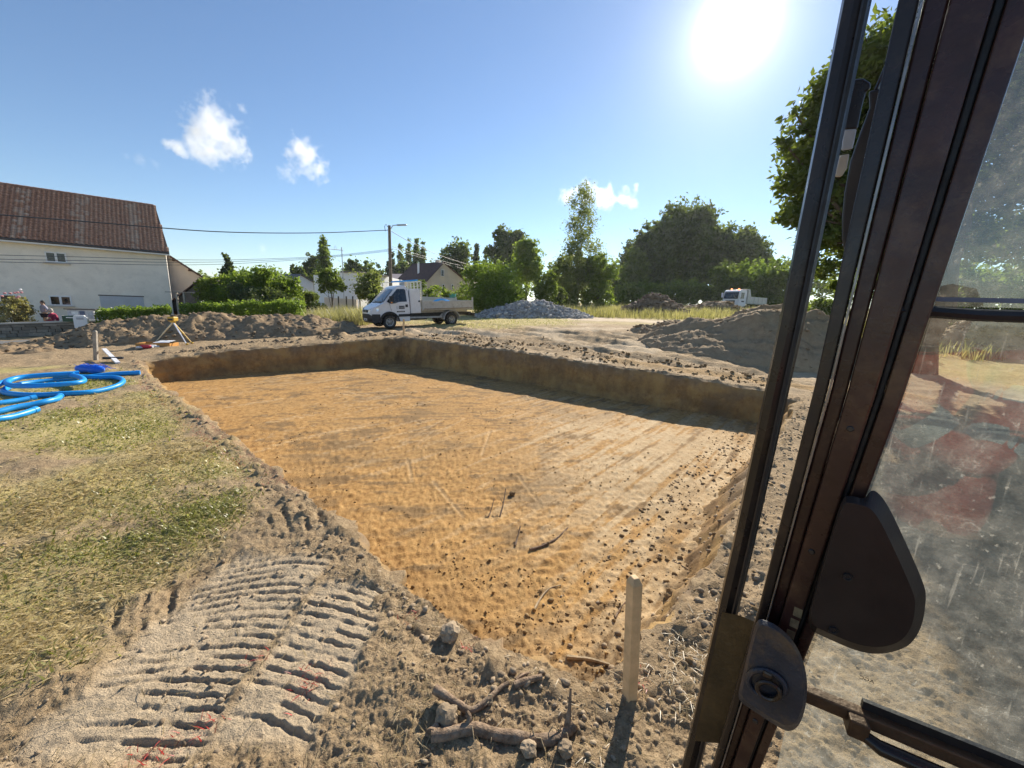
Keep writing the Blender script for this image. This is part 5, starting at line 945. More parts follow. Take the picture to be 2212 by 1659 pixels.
mb = MB(); mb.box(-.55, .55, -.3, .3, .0, .03); mb.box(-.55, .55, -.3, -.27, .03, .16); mb.box(-.55, .55, .27, .3, .03, .16); mb.box(-.55, -.52, -.27, .27, .03, .16); mb.box(.52, .55, -.27, .27, .03, .16); mb.build('tray', ORC, case)
MB().box(-.5, .5, -.25, .25, .035, .06).build('foam', VB, case)
MB().add([(-.05, -.22, .17), (.48, -.2, .19), (.5, .22, .24), (-.02, .24, .22), (-.05, -.22, .175), (.48, -.2, .195), (.5, .22, .245), (-.02, .24, .225)], [(3, 2, 1, 0), (4, 5, 6, 7), (0, 1, 5, 4), (1, 2, 6, 5), (2, 3, 7, 6), (3, 0, 4, 7)]).build('papers', PAPER, case)
def bottle(px, py, Y, m, label, L=.3, r=.05, rz=.2):
    p = at(px, py, Y); z = hz(p[0], p[1]); o = empty('bottle', (p[0], p[1], z + r), rz, label, 'bottle'); MB().lathe([(0, -L / 2), (r, -L / 2), (r, L * .3), (r * .4, L * .42), (r * .4, L / 2), (0, L / 2)], (0, 0, 0), 'x', 12).build('body', m, o, smooth=True); MB().lathe([(r * .45, L * .45), (r * .45, L * .56), (0, L * .56)], (0, 0, 0), 'x', 10).build('cap', WPR, o, smooth=True)
bottle(318, 754, 14.4, REDP, 'red spray can lying in front of the orange case', .36, .07); bottle(328, 752, 14.5, PAPER, 'white bottle lying against the orange case', .40, .06, .5); bottle(303, 756, 14.3, ALU, 'small grey can lying left of the red spray can', .22, .06, 1.0)
# ------------------------------------------------------------------ blue pipes and net on the grass
def hose(P, label, r=.05, lift=0.0, caps=True):
    pts = []; W3 = []
    for k, p in enumerate(P):
        q = gp(p[0], p[1], .08); W3.append(np.array([q[0], q[1], hz(q[0], q[1]) + r + lift + (p[2] if len(p) > 2 else 0)]))
    W3 = np.array(W3); n = len(W3); t = np.arange(n); tt = np.linspace(0, n - 1, n * 7)
    try: from mathutils import interpolate
    except Exception: pass
    Q = np.stack([np.interp(tt, t, W3[:, k]) for k in range(3)], 1)
    for _ in range(14): Q[1:-1] = (Q[:-2] + 2 * Q[1:-1] + Q[2:]) / 4
    o = empty('blue_hose', Q[0], 0, label, 'hose', 'blue hoses coiled on the grass'); MB().tube(list(Q - Q[0]), r, 12).build('tube', BLUEP, o, smooth=True)
    for e, d in ((Q[0], Q[0] - Q[1]), (Q[-1], Q[-1] - Q[-2])):
        d = d / np.linalg.norm(d); MB().tube([e - Q[0] - d * .06, e - Q[0] + d * .02], r * 1.12, 12).build('end_collar', BLUEP, o, smooth=True)
hose([(301,809),(240,812),(179,816),(112,820),(60,826),(20,834),(0,844),(30,851),(80,851),(134,848),(190,844),(225,837),(255,831),(268,825),(262,819),(245,817),(215,818),(179,819,.06),(120,822,.08)], 'long blue hose ending in a straight tail over the pit edge', .053)
hose([(170,815,.1),(120,819,.13),(70,823,.13),(30,829,.13),(5,839,.12),(-20,846,.12),(-60,846,.1),(-80,836,.1),(-40,828,.1)], 'blue hose forming the outer left loop of the coil', .053)
hose([(160,823,.12),(178,826,.12),(186,832,.1),(170,837,.12),(130,841,.12),(70,845,.12),(20,843,.12),(15,836,.14),(50,829,.16),(110,825,.16),(160,822,.15)], 'blue hose looping inside the middle of the coil', .053)
hose([(129,855),(125,861),(100,868),(70,872),(30,878),(0,884),(-50,893),(-90,890)], 'blue hose with a capped end curving through the lower coil', .053)
hose([(76,882),(50,890),(20,897),(0,902),(-50,912),(-100,915)], 'lowest blue hose ending on the grass in front of the coil', .053)
hose([(74,856),(40,861),(4,867),(-30,872),(-90,876)], 'short blue hose end between the upper and lower coil', .05)
np_ = gp(197, 806, .05); nb0 = (np_[0], np_[1], hz(np_[0], np_[1])); BLUEN = mat('bright_blue_film', (.012, .15, .72), .35, 0, .15, 5)
nbo = empty('blue_bundle', nb0, 0, 'small bundle of bright blue wrapped film and netting on the grass', 'bundle'); nmb = MB(); nmb.lathe([(.0, -.36), (.07, -.34), (.12, -.2), (.09, -.05), (.13, .12), (.08, .30), (0, .36)], (0, 0, .10), 'x', 14); nmb.build('film_roll', BLUEN, nbo, smooth=True)
for k in range(14):
    a = random.uniform(0, 6.28); pts = [np.array([random.uniform(-.35, .45), random.uniform(-.15, .25), random.uniform(.08, .26)]) for _ in range(4)]; MB().tube(pts, .005, 4).build('strand', BLUEN, nbo)
# ------------------------------------------------------------------ roots, twigs, lumps in the foreground
ROOT = mat('dry_root_bark', (.24, .17, .115), .9, 0, .55, 26, 1.0, 75, .1, dirt=(.33, .27, .20), dirtamt=.6); TWIG = mat('pale_twig', (.36, .27, .16), .85, 0, .3, 20, .4, 60)
def c5(p): return ((1200 + p[0] * .7233) / 1.823, (1900 + p[1] * .7233) / 1.823)
def root_thing(name, paths, label, m, z0=0.0, floor=False, cat='root', knot=.07):
    o = None
    for P, r0, r1 in paths:
        W3 = []
        for k, p in enumerate(P):
            x, y = c5(p); g = gp(x, y, ZF if floor else 0.02); z = (float(floor_h(np.array([g[0]]), np.array([g[1]]))[0]) if floor else hz(g[0], g[1])); W3.append(np.array([g[0], g[1], z + (p[2] if len(p) > 2 else r0 * .4) + z0]))
        W3 = np.array(W3); n = len(W3); tt = np.linspace(0, n - 1, n * 5); Q = np.stack([np.interp(tt, np.arange(n), W3[:, k]) for k in range(3)], 1)
        for _ in range(4): Q[1:-1] = (Q[:-2] + 2 * Q[1:-1] + Q[2:]) / 4
        rad = [(r0 + (r1 - r0) * k / len(Q)) * (1 + knot * math.sin(k * .55) + .35 * knot * random.uniform(-1, 1)) for k in range(len(Q))]
        if o is None: o = empty(name, Q[0], 0, label, cat); base = Q[0]
        MB().tube(list(Q - base), rad, 10 if r0 > .02 else 6).build('limb', m, o, smooth=True)
    return o
root_thing('tree_root', [([(690,1380),(780,1372),(880,1352),(960,1352),(1060,1372),(1160,1392),(1250,1412),(1340,1405),(1420,1360),(1462,1325)], .033, .027), ([(1425,1350,.03),(1436,1300,.09),(1437,1248,.16)], .018, .004), ([(880,1355),(900,1318,.05),(880,1300,.06)], .018, .01), ([(690,1380),(700,1350),(735,1330)], .036, .02)], 'thick dry tree root with a pointed spur lying at the bottom edge', ROOT)
root_thing('tree_root', [([(705,1170,.06),(760,1195,.05),(840,1240,.04),(900,1248),(960,1225),(1010,1190),(1060,1130),(1110,1100)], .025, .011), ([(1140,1120),(1210,1095),(1290,1078)], .022, .014), ([(1150,1090),(1190,1062),(1228,1045)], .014, .006)], 'forked grey root lying just above the thick root', ROOT)
for k in range(14):
    a_ = random.choice([(760, 1375), (900, 1350), (1050, 1372), (1250, 1412), (1400, 1370), (860, 1245), (1000, 1195)]); dx_, dy_ = random.uniform(-110, 110), random.uniform(-60, 90)
    P_ = [(a_[0], a_[1], .03), (a_[0] + dx_ * .5, a_[1] + dy_ * .4 - 15, .03 + .03 * random.random()), (a_[0] + dx_, a_[1] + dy_, .006)]; W_ = []
    for p in P_: x_, y_ = c5(p); g_ = gp(x_, y_, .02); W_.append(np.array([g_[0], g_[1], hz(g_[0], g_[1]) + p[2]]))
    ro = [o for o in bpy.data.objects if o.name.startswith('tree_root')][0 if a_[1] > 1300 else 1]; bs = np.array(ro.location); MB().tube([w - bs for w in W_], [.005, .0035, .0015], 5).build('rootlet', TWIG, ro, smooth=True)
root_thing('branch', [([(1425,963),(1480,968),(1540,968),(1600,985),(1660,1008)], .018, .012)], 'pale straight branch on the orange floor left of the near stake', TWIG, floor=True, cat='branch')
root_thing('twig', [([(1225,372),(1280,358),(1335,338),(1375,310),(1400,285),(1432,248)], .017, .007), ([(1375,310),(1340,330),(1290,340)], .010, .006)], 'brown bent twig in the middle of the pit floor', ROOT, floor=True, cat='twig')
root_thing('twig', [([(1250,705),(1270,660),(1300,610),(1340,578),(1395,566)], .012, .006)], 'curved thin root on the floor left of the near stake top', TWIG, floor=True, cat='twig')
root_thing('twig', [([(1690,742),(1715,690),(1740,660),(1765,645)], .010, .005)], 'small hooked twig just left of the near stake', ROOT, floor=True, cat='twig')
root_thing('twig', [([(1062,185,.0),(1080,150,.10),(1092,108,.22)], .011, .005), ([(1080,150,.10),(1065,130,.14)], .006, .003)], 'upright dark twig beside the pale rectangular scrape', ROOT, floor=True, cat='twig')
root_thing('twig', [([(1000,185),(1015,165,.05),(1030,138,.14)], .009, .004)], 'short upright twig left of the taller dark twig', ROOT, floor=True, cat='twig')
root_thing('twig', [([(1145,352),(1158,320,.05),(1172,288,.12)], .012, .006)], 'stubby upright stick left of the bent brown twig', ROOT, floor=True, cat='twig')
root_thing('twig', [([(2000,425),(2060,460),(2110,520),(2160,560),(2212,600)], .006, .004)], 'long thin dark twig at the right edge of the pit', ROOT, floor=True, cat='twig')
root_thing('twig', [([(1960,1095),(1968,1050),(1975,1005)], .006, .004), ([(1910,1092),(1950,1094),(1990,1096)], .005, .004)], 'thin pale straws crossing right of the near stake', TWIG, cat='twig')
root_thing('twig', [([(2000,1030),(2030,985),(2070,960),(2130,955)], .007, .004)], 'pale arched rootlet right of the near stake', TWIG, cat='twig')
root_thing('twig', [([(600,1520),(640,1490),(690,1475)], .007, .004)], 'short pale rootlet left below the thick root', TWIG, cat='twig')
root_thing('branch', [([(-500,-820),(-420,-830),(-400,-880)], .03, .02)], 'pale stick on the grass', TWIG, cat='branch') if False else None
ba, bb, bc = at(698, 712, 18.0), at(733, 707, 18.2), at(736, 698, 18.3); brn = empty('branch', ba, 0, 'pale hooked branch lying at the foot of the soil bank near the van', 'branch'); MB().tube([np.zeros(3), bb - ba, bc - ba], [.05, .045, .03], 7).build('limb', TWIG, brn, smooth=True)
def clod(pc, s, m, label, floor=False):
    x, y = c5(pc); g = gp(x, y, ZF if floor else .02); z = (ZF if floor else hz(g[0], g[1])); V = []; import bmesh as _b
    bm = _b.new(); _b.ops.create_icosphere(bm, subdivisions=3, radius=1.0)
    for v in bm.verts: n_ = v.co.copy(); v.co = n_ * s * (1 + .35 * float(fbm(n_.x * 1.6 + x, n_.y * 1.6 + n_.z * 1.3, 4, 5)) ); v.co.z *= .75
    me = bpy.data.meshes.new('clod'); bm.to_mesh(me); bm.free(); me.materials.append(m); a_ = me.attributes.new('v', 'FLOAT', 'POINT'); a_.data.foreach_set('value', np.full(len(me.vertices), random.uniform(.3, .8)))
    o = bpy.data.objects.new('clod', me); COL.objects.link(o); o.location = (g[0], g[1], z + s * .4); tag(o, label, 'clod', 'big clods near the camera')
clod((775,1285), .06, LUMP['greyclod'], 'grey cracked clod sitting on the left end of the thick root'); clod((1218,1470), .04, LUMP['greyclod'], 'round clod lying below the middle of the thick root'); clod((1420,1460), .04, LUMP['greyclod'], 'clod under the curved right end of the thick root'); clod((2010,640), .09, LUMP['brown'], 'dark brown clod on the crumbled right slope of the pit', True); clod((790,815), .07, LUMP['greyclod'], 'flat grey clod near the red paint marks by the edge'); clod((1130,65), .045, LUMP['brown'], 'dark clod on the floor above the pale rectangular scrape', True)
# ------------------------------------------------------------------ front garden: people, meter boxes, letter box, clothes line
SKIN = mat('skin', (.45, .29, .21), .6, 0, .06); HAIRD = mat('dark_hair', (.018, .013, .012), .6, 0, .3, 20); HAIRL = mat('pale_hair', (.42, .38, .33), .7, 0, .2, 20)
def skin_mesh(name, verts, edges, rad, m, parent, sub=2):
    me = bpy.data.meshes.new(name); me.from_pydata([tuple(v) for v in verts], edges, []); me.materials.append(m); o = bpy.data.objects.new(name, me); COL.objects.link(o); o.parent = parent
    sk = o.modifiers.new('skin', 'SKIN'); sk.use_smooth_shade = True; sb = o.modifiers.new('sub', 'SUBSURF'); sb.levels = sb.render_levels = sub
    for i, r_ in enumerate(rad): me.skin_vertices[0].data[i].radius = (r_, r_) if not hasattr(r_, '__len__') else r_
    me.skin_vertices[0].data[0].use_root = True; return o
def person(px, py, Y, zfeet, pose, cloth, label, rz, hair):
    p = at(px, py, Y); root = empty('person', (p[0], p[1], zfeet), rz, label, 'person')
    if pose == 'stand':
        J = [(0,0,.95),(0,0,1.15),(0,0,1.38),(0,0,1.50),(0,.02,1.60),  (-.17,0,1.36),(-.36,-.06,1.12),(-.17,.02,.98), (.17,0,1.36),(.36,-.06,1.12),(.17,.02,.98), (-.09,0,.90),(-.10,.01,.50),(-.11,0,.08),(-.12,.14,.04), (.09,0,.90),(.11,.01,.50),(.12,0,.08),(.13,.14,.04)]
        E_ = [(0,1),(1,2),(2,3),(3,4),(2,5),(5,6),(6,7),(2,8),(8,9),(9,10),(0,11),(11,12),(12,13),(13,14),(0,15),(15,16),(16,17),(17,18)]; Rr = [.13,.12,.14,.055,.09,.06,.042,.04,.06,.042,.04,.09,.058,.042,.04,.09,.058,.042,.04]
        body = skin_mesh('body', J, E_, Rr, SKIN, root)
        skin_mesh('top', [(0,0,.93),(0,0,1.15),(0,0,1.38),(0,0,1.45),(-.17,0,1.365),(-.35,-.06,1.13),(-.22,.01,1.02),(.17,0,1.365),(.35,-.06,1.13),(.22,.01,1.02)], [(0,1),(1,2),(2,3),(2,4),(4,5),(5,6),(2,7),(7,8),(8,9)], [.17,.155,.165,.07,.085,.068,.06,.085,.068,.06], cloth[0], root)
        skin_mesh('shorts', [(0,0,.93),(-.09,0,.86),(-.105,0,.66),(.09,0,.86),(.115,0,.66)], [(0,1),(1,2),(0,3),(3,4)], [.155,.115,.095,.115,.095], cloth[1], root); hc = (0, .02, 1.60)
    else:
        J = [(0,0,.48),(0,.05,.70),(0,.12,.94),(0,.16,1.05),(0,.19,1.15), (-.17,.12,.92),(-.24,.22,.68),(-.12,.42,.58), (.17,.12,.92),(.24,.22,.68),(.12,.42,.58), (-.10,.05,.47),(-.13,.45,.48),(-.13,.46,.08),(-.13,.6,.04), (.10,.05,.47),(.13,.45,.48),(.13,.46,.08),(.13,.6,.04)]
        E_ = [(0,1),(1,2),(2,3),(3,4),(2,5),(5,6),(6,7),(2,8),(8,9),(9,10),(0,11),(11,12),(12,13),(13,14),(0,15),(15,16),(16,17),(17,18)]; Rr = [.13,.13,.14,.055,.09,.06,.042,.04,.06,.042,.04,.09,.065,.042,.04,.09,.065,.042,.04]
        body = skin_mesh('body', J, E_, Rr, SKIN, root)
        skin_mesh('top', [(0,0,.48),(0,.05,.70),(0,.12,.94),(0,.14,1.0),(-.17,.12,.925),(-.23,.2,.74),(.17,.12,.925),(.23,.2,.74)], [(0,1),(1,2),(2,3),(2,4),(4,5),(2,6),(6,7)], [.17,.165,.165,.075,.085,.07,.085,.07], cloth[0], root)
        skin_mesh('skirt', [(0,.02,.46),(0,.3,.47),(0,.5,.42)], [(0,1),(1,2)], [.18,.17,.15], cloth[1], root); hc = (0, .19, 1.16)
    # head: face side (+y), hair cap, nose, eyes, mouth, ears
    h = MB(); h.lathe([(0, -.12), (.05, -.11), (.078, -.06), (.085, 0), (.082, .05), (.06, .10), (0, .125)], hc, 'z', 16); hd = h.build('head', SKIN, body, smooth=True)
    MB().lathe([(.095, -.02), (.098, .04), (.075, .11), (0, .14)], (hc[0], hc[1] - .018, hc[2]), 'z', 14).build('hair', hair, hd, smooth=True); MB().lathe([(.0, -.16), (.05, -.12), (.06, -.04), (.05, .02)], (hc[0], hc[1] - .07, hc[2]), 'z', 10).build('hair', hair, hd, smooth=True)
    MB().add([(-.012, .08, -.02), (.012, .08, -.02), (0, .105, -.022), (0, .083, .03)], [(0, 1, 2), (0, 2, 3), (1, 3, 2), (0, 3, 1)]).build('nose', SKIN, hd, loc=hc)
    for s in (-1, 1): MB().lathe([(0, -.008), (.012, 0), (0, .008)], (hc[0] + s * .03, hc[1] + .078, hc[2] + .008), 'y', 8).build('eye', INK, hd); MB().lathe([(0, -.01), (.022, 0), (0, .01)], (hc[0] + s * .086, hc[1], hc[2]), 'x', 8).build('ear', SKIN, hd)
    MB().box(hc[0] - .022, hc[0] + .022, hc[1] + .076, hc[1] + .084, hc[2] - .058, hc[2] - .05).build('mouth', REDP, hd); return root
hz1 = at(97, 649, 23.6)[2]
person(99, 690, 23.6, hz1 - 1.73, 'stand', (mat('lilac_grey_top', (.36, .34, .40), .9, 0, .12, 12), mat('dark_shorts', (.025, .02, .035), .9)), 'person in lilac-grey top and dark shorts standing with hands on hips', R(160), HAIRD)
hz2 = at(109, 665, 23.3)[2]
person(122, 690, 23.3, hz2 - 1.30, 'sit', (mat('crimson_top', (.30, .03, .07), .9, 0, .12, 12), mat('red_skirt', (.45, .06, .07), .9)), 'person in crimson top sitting beside the standing person', R(120), HAIRL)
ch_ = at(124, 690, 23.4); chr_ = empty('garden_chair', (ch_[0], ch_[1], hz2 - 1.30), R(120), 'pale plastic garden chair under the seated person', 'chair'); MB().box(-.24, .24, -.2, .28, .36, .40).build('seat', WPR, chr_, bevel=.01); MB().box(-.24, .24, -.26, -.22, .36, .85).build('backrest', WPR, chr_, bevel=.02)
for sx in (-1, 1):
    for sy in (-.2, .24): MB().box(sx * .21 - .02, sx * .21 + .02, sy - .02, sy + .02, -.2, .36).build('leg', WPR, chr_)
mp_ = at(181, 690, 23.9); mgz = hz(mp_[0], mp_[1]) - .2; mtop = at(181, 667, 23.9)[2]; mh = mtop - mgz; mtr = empty('meter_pillar', (mp_[0], mp_[1], mgz), R(28), 'whitewashed meter pillar with grey boxes and a flat cap', 'pillar'); WASH = mat('patchy_whitewash', (.62, .60, .62), .85, 0, .15, 4, dirt=(.25, .25, .3), dirtamt=.6); GBX = mat('grey_meter_box', (.42, .43, .46), .5)
MB().box(-.58, .58, -.22, .25, 0, mh - .06).build('body', WASH, mtr, bevel=.01); MB().box(-.68, .68, -.32, .33, mh - .055, mh).build('cap', ZINC, mtr)
for x0, x1, z0, z1, m in ((-.40, -.12, mh - .36, mh - .16, PLATE), (-.05, .18, mh - .40, mh - .14, mat('slate_blue_panel', (.12, .14, .22), .5)), (-.42, -.02, mh - .50, mh - .40, GBX), (.30, .5, mh - .55, mh - .2, GBX), (-.45, .0, mh - 1.0, mh - .55, GBX)): MB().box(x0, x1, -.25, -.222, z0, z1).build('panel', m, mtr, bevel=.006)
mtb = at(175, 693, 22.0); m2 = empty('meter_box', (mtb[0], mtb[1], at(175, 697, 22.0)[2] - .3), R(28), 'small white electricity meter box with a dark window on the wall', 'meter box'); MB().prism([(-.28, 0), (.28, 0), (.30, .55), (.18, .72), (-.22, .72), (-.28, .6)], -.1, .1).build('body', PVC, m2, bevel=.02); MB().box(-.14, .16, -.118, -.102, .48, .60).build('window', GBX, m2, bevel=.01)
lb_ = at(155, 693, 22.7); lbx = empty('letter_box', (lb_[0], lb_[1], at(155, 693, 22.7)[2] - .05), R(24), 'dark green letter box with a white slot label on the wall', 'letter box'); GRN = mat('dark_green_paint', (.01, .06, .035), .4)
MB().box(-.32, .32, -.16, .16, 0, .34).build('body', GRN, lbx, bevel=.015); MB().box(-.14, .2, -.175, -.162, .22, .27).build('slot_label', PLATE, lbx); MB().box(-.1, .2, -.172, -.162, .13, .17).build('name_plate', GRN, lbx, bevel=.004)
for k, px in enumerate((381, 397)):
    q = at(px, 632, 28.8); g_ = hz(q[0], 28.8); cl = empty('clothes_line_post', (q[0], 28.8, g_), .1, ('left' if k == 0 else 'right') + ' one of two pale clothes-line posts before the brown shed', 'post', 'clothes-line posts'); MB().box(-.06, .06, -.06, .06, -.3, q[2] - g_).build('post', GREYW, cl); MB().beam((-.75, 0, q[2] - g_ + .02), (.75, 0, q[2] - g_ + .04), .06, .05).build('cross_bar', GREYW, cl)
# ------------------------------------------------------------------ excavator cab: door post, pillar, window, cover, latch
EX = empty('excavator', (.9, .9, 0), 0, 'excavator cab corner with dark posts and a dirty window at the right', 'excavator'); exo = np.array(EX.location)
CABP = mat('worn_black_cab_paint', (.020, .015, .013), .30, .1, .3, 7, .05, 90, .45, dirt=(.13, .085, .05), dirtamt=.35); RUB = mat('black_rubber_seal', (.014, .014, .015), .5, 0, .3, 12, .2, 60, .45); CABB = mat('brownish_cab_paint', (.040, .018, .014), .30, .1, .35, 9, .06, 90, .4, dirt=(.16, .10, .055), dirtamt=.5); TRIM = mat('worn_bright_trim', (.22, .21, .20), .3, .7, .3, 12); COVER = mat('black_moulded_plastic', (.022, .017, .015), .42, 0, .2, 9, .06, 220, .4); DUSTB = mat('dusty_blue_black_plate', (.028, .034, .048), .5, .2, .35, 10, .35, 60, .5, dirt=(.17, .12, .06), dirtamt=.6); RUST = mat('rusty_brown_steel', (.10, .062, .035), .55, .4, .4, 10, .4, 50)
def pol(az, r, z): return np.array([r * math.sin(R(az)), r * math.cos(R(az)), z])
ROWS = [(.25, 33.4, 37.6), (.87, 35.7, 40.9), (1.4, 37.3, 43.4), (2.03, 38.5, 45.9), (2.84, 39.0, 48.2), (3.3, 39.2, 49.2)]
def loft(f0, f1, r0, depth, m, name, nub=0):
    V = []; n = 4
    for z, a, b in ROWS:
        p, q = a + (b - a) * f0, a + (b - a) * f1; V += [pol(p, r0, z) - exo, pol(q, r0, z) - exo, pol(q, r0 + depth, z) - exo, pol(p, r0 + depth, z) - exo]
    k = len(ROWS); return MB().add(V, [(i * 4 + j, i * 4 + (j + 1) % 4, i * 4 + 4 + (j + 1) % 4, i * 4 + 4 + j) for i in range(k - 1) for j in range(4)] + [(3, 2, 1, 0), tuple((k - 1) * 4 + j for j in range(4))]).build(name, m, EX, bevel=.0045, seg=3)
loft(0, .17, 1.175, .05, CABP, 'pillar_flange'); loft(.175, .205, 1.165, .045, TRIM, 'trim_strip'); loft(.21, .40, 1.19, .05, CABB, 'pillar'); loft(.405, .72, 1.172, .07, CABB, 'pillar'); loft(.722, .80, 1.20, .05, RUB, 'window_seal'); loft(.802, 1.0, 1.188, .05, CABB, 'window_frame')
V = []; zz = [(.15, 31.6), (.7, 32.9), (1.5, 34.3), (2.2, 35.2), (3.2, 35.9)]
pts = [pol(a, 1.33, z) - exo for z, a in zz]; MB().tube(pts, .029, 8).build('door_post', CABP, EX)
off = [np.array([.012, -.02, 0])] * 5; MB().tube([pol(a + .75, 1.295, z) - exo for z, a in zz], .007, 6).build('door_seal', RUB, EX)
# sill and head rail that tie the posts together (outside the picture)
MB().beam(pol(29, 1.33, .16) - exo, pol(36, 1.30, .16) - exo, .09, .12).build('door_sill', CABP, EX); MB().beam(pol(20, 1.33, 3.24) - exo, pol(40, 1.25, 3.24) - exo, .09, .10).build('head_rail', CABP, EX)
# ---- window plane
GP0 = pol(44.0, 1.215, 0); gdir = np.array([math.sin(R(119)), math.cos(R(119)), 0]); gn = np.array([math.sin(R(209)), math.cos(R(209)), 0])     # gn: into the cab
def onglass(px, py, inset=0.0):
    d = ray(px, py); o = np.array([0, 0, CAMH]); t = np.dot(GP0 + gn * inset - o, gn) / np.dot(d, gn); return o + d * t - exo
def dirty_glass():
    t = NT('dirty_window_glass'); v = t.geo().outputs['Position']; tr = t.n('ShaderNodeBsdfTransparent'); tr.inputs[0].default_value = (.86, .90, .87, 1); gl = t.n('ShaderNodeBsdfGlossy'); gl.inputs['Roughness'].default_value = .015; gl.inputs[0].default_value = (.9, .95, .93, 1)
    fr = t.n('ShaderNodeFresnel'); fr.inputs[0].default_value = 1.5; a = t.n('ShaderNodeMixShader'); t.l(t.math('MULTIPLY', fr.outputs[0], 2.4), a.inputs[0]); t.l(tr.outputs[0], a.inputs[1]); t.l(gl.outputs[0], a.inputs[2])
    df = t.n('ShaderNodeBsdfDiffuse'); df.inputs[0].default_value = (.34, .33, .29, 1); tl = t.n('ShaderNodeBsdfTranslucent'); tl.inputs[0].default_value = (.42, .41, .36, 1); dm = t.n('ShaderNodeMixShader'); dm.inputs[0].default_value = .6; t.l(df.outputs[0], dm.inputs[1]); t.l(tl.outputs[0], dm.inputs[2])
    n1 = t.noise(2.6, 5, .65, v); n2 = t.noise(16, 6, .75, v); n3 = t.noise(70, 3, .6, v)
    vo = t.n('ShaderNodeTexVoronoi', feature='DISTANCE_TO_EDGE'); vo.inputs['Scale'].default_value = 30; mp = t.n('ShaderNodeVectorMath', operation='ADD'); nz = t.n('ShaderNodeTexNoise'); nz.inputs['Scale'].default_value = 11; nz.inputs['Detail'].default_value = 4; t.l(v, nz.inputs['Vector']); sc = t.n('ShaderNodeVectorMath', operation='SCALE'); sc.inputs['Scale'].default_value = .12; t.l(nz.outputs['Color'], sc.inputs[0]); t.l(v, mp.inputs[0]); t.l(sc.outputs[0], mp.inputs[1]); t.l(mp.outputs[0], vo.inputs['Vector'])
    veins = t.math('MULTIPLY', t.ramp(vo.outputs['Distance'], [(0.0, 1.0), (.045, 0.0)]), t.ramp(n2, [(.5, 0.0), (.66, .30)])); film = t.ramp(n1, [(.3, .06), (.75, .18)]); spk = t.ramp(n3, [(.64, 0.0), (.72, .40)]); blot = t.ramp(n2, [(.42, 0.0), (.72, .26)])
    sp = t.n('ShaderNodeSeparateXYZ'); t.l(v, sp.inputs[0]); low = t.n('ShaderNodeMapRange'); low.inputs[1].default_value = .9; low.inputs[2].default_value = 2.3; low.inputs[3].default_value = 1.35; low.inputs[4].default_value = .55; t.l(sp.outputs[2], low.inputs[0])
    scr = t.noise(9, 2, .5, v, (14, 14, .8), 0); scr2 = t.noise(6, 2, .5, v, (1.2, 1.2, 40), .4); film = t.math('ADD', film, t.math('ADD', t.ramp(scr, [(.66, 0.0), (.72, .22)]), t.ramp(scr2, [(.68, 0.0), (.74, .18)])))
    d = t.math('MULTIPLY', t.math('MINIMUM', t.math('ADD', t.math('ADD', film, veins), t.math('ADD', spk, blot)), .7), low.outputs[0]); m = t.n('ShaderNodeMixShader'); t.l(d, m.inputs[0]); t.l(a.outputs[0], m.inputs[1]); t.l(dm.outputs[0], m.inputs[2]); t.l(m.outputs[0], t.out.inputs[0]); return t.m
DG = dirty_glass(); zs = 2.222
def pane(z0, z1, s0, s1, name):
    P = [GP0 + gdir * s0, GP0 + gdir * s1]; V = [np.array([p[0], p[1], z]) - exo for p in P for z in (z0, z1)]; return MB().add(V, [(0, 2, 3, 1)]).build(name, DG, EX)
pane(.25, zs - .012, -.03, 1.1, 'lower_pane'); pane(zs + .012, 3.25, -.03, 1.1, 'upper_pane')
a, b = GP0 + gn * .006, GP0 + gdir * 1.1 + gn * .006; a[2] = b[2] = zs; MB().tube([a - exo - gdir * .02, a - exo + gdir * .05, a - exo + gdir * .12 + np.array([0, 0, -.004]), b - exo], .0125, 8).build('pane_seal', RUB, EX, smooth=True)
MB().beam(a - exo + gdir * .03 + np.array([0, 0, .026]), b - exo + np.array([0, 0, .026]), .006, .009).build('blue_edge_strip', mat('pale_blue_strip', (.10, .13, .19), .5), EX)
b2 = GP0 + gdir * 1.12; MB().add([np.array([*(b2 + gdir * s + gn * q)[:2], z]) - exo for z in (.25, 3.3) for s, q in ((0, -.03), (.1, -.03), (.1, .05), (0, .05))], [(0, 1, 2, 3), (7, 6, 5, 4), (0, 4, 5, 1), (1, 5, 6, 2), (2, 6, 7, 3), (3, 7, 4, 0)]).build('far_pillar', CABP, EX)
MB().beam(np.array([*(GP0)[:2], 3.27]) - exo, np.array([*b2[:2], 3.27]) - exo, .08, .08).build('window_head', CABP, EX); MB().beam(np.array([*(GP0)[:2], .24]) - exo, np.array([*b2[:2], .24]) - exo, .08, .08).build('window_foot', CABP, EX)
# ---- black moulded cover beside the pillar
CO = [(1820,1072),(1839,1070),(1868,1079),(1881,1057),(1898,1064),(1920,1094),(1957,1172),(1998,1265),(2001,1295),(1993,1350),(1972,1388),(1946,1404),(1902,1414),(1854,1408),(1798,1384),(1738,1356),(1764,1262),(1792,1165)]
CI = [(1822,1086),(1838,1086),(1862,1092),(1876,1096),(1888,1106),(1904,1130),(1936,1196),(1972,1278),(1978,1300),(1973,1345),(1956,1376),(1934,1391),(1900,1399),(1856,1394),(1800,1372),(1744,1346),(1768,1262),(1796,1165)]
def smooth_o(P, it=2):
    for _ in range(it): P = [q for a, b in zip(P, P[1:] + P[:1]) for q in (tuple(.75 * np.array(a) + .25 * np.array(b)), tuple(.25 * np.array(a) + .75 * np.array(b)))]
    return P
CO, CI = smooth_o(CO), smooth_o(CI)
n = len(CO); V = [onglass(*p, .035) for p in CO] + [onglass(*p, .062) for p in CO] + [onglass(*p, .085) for p in CI]
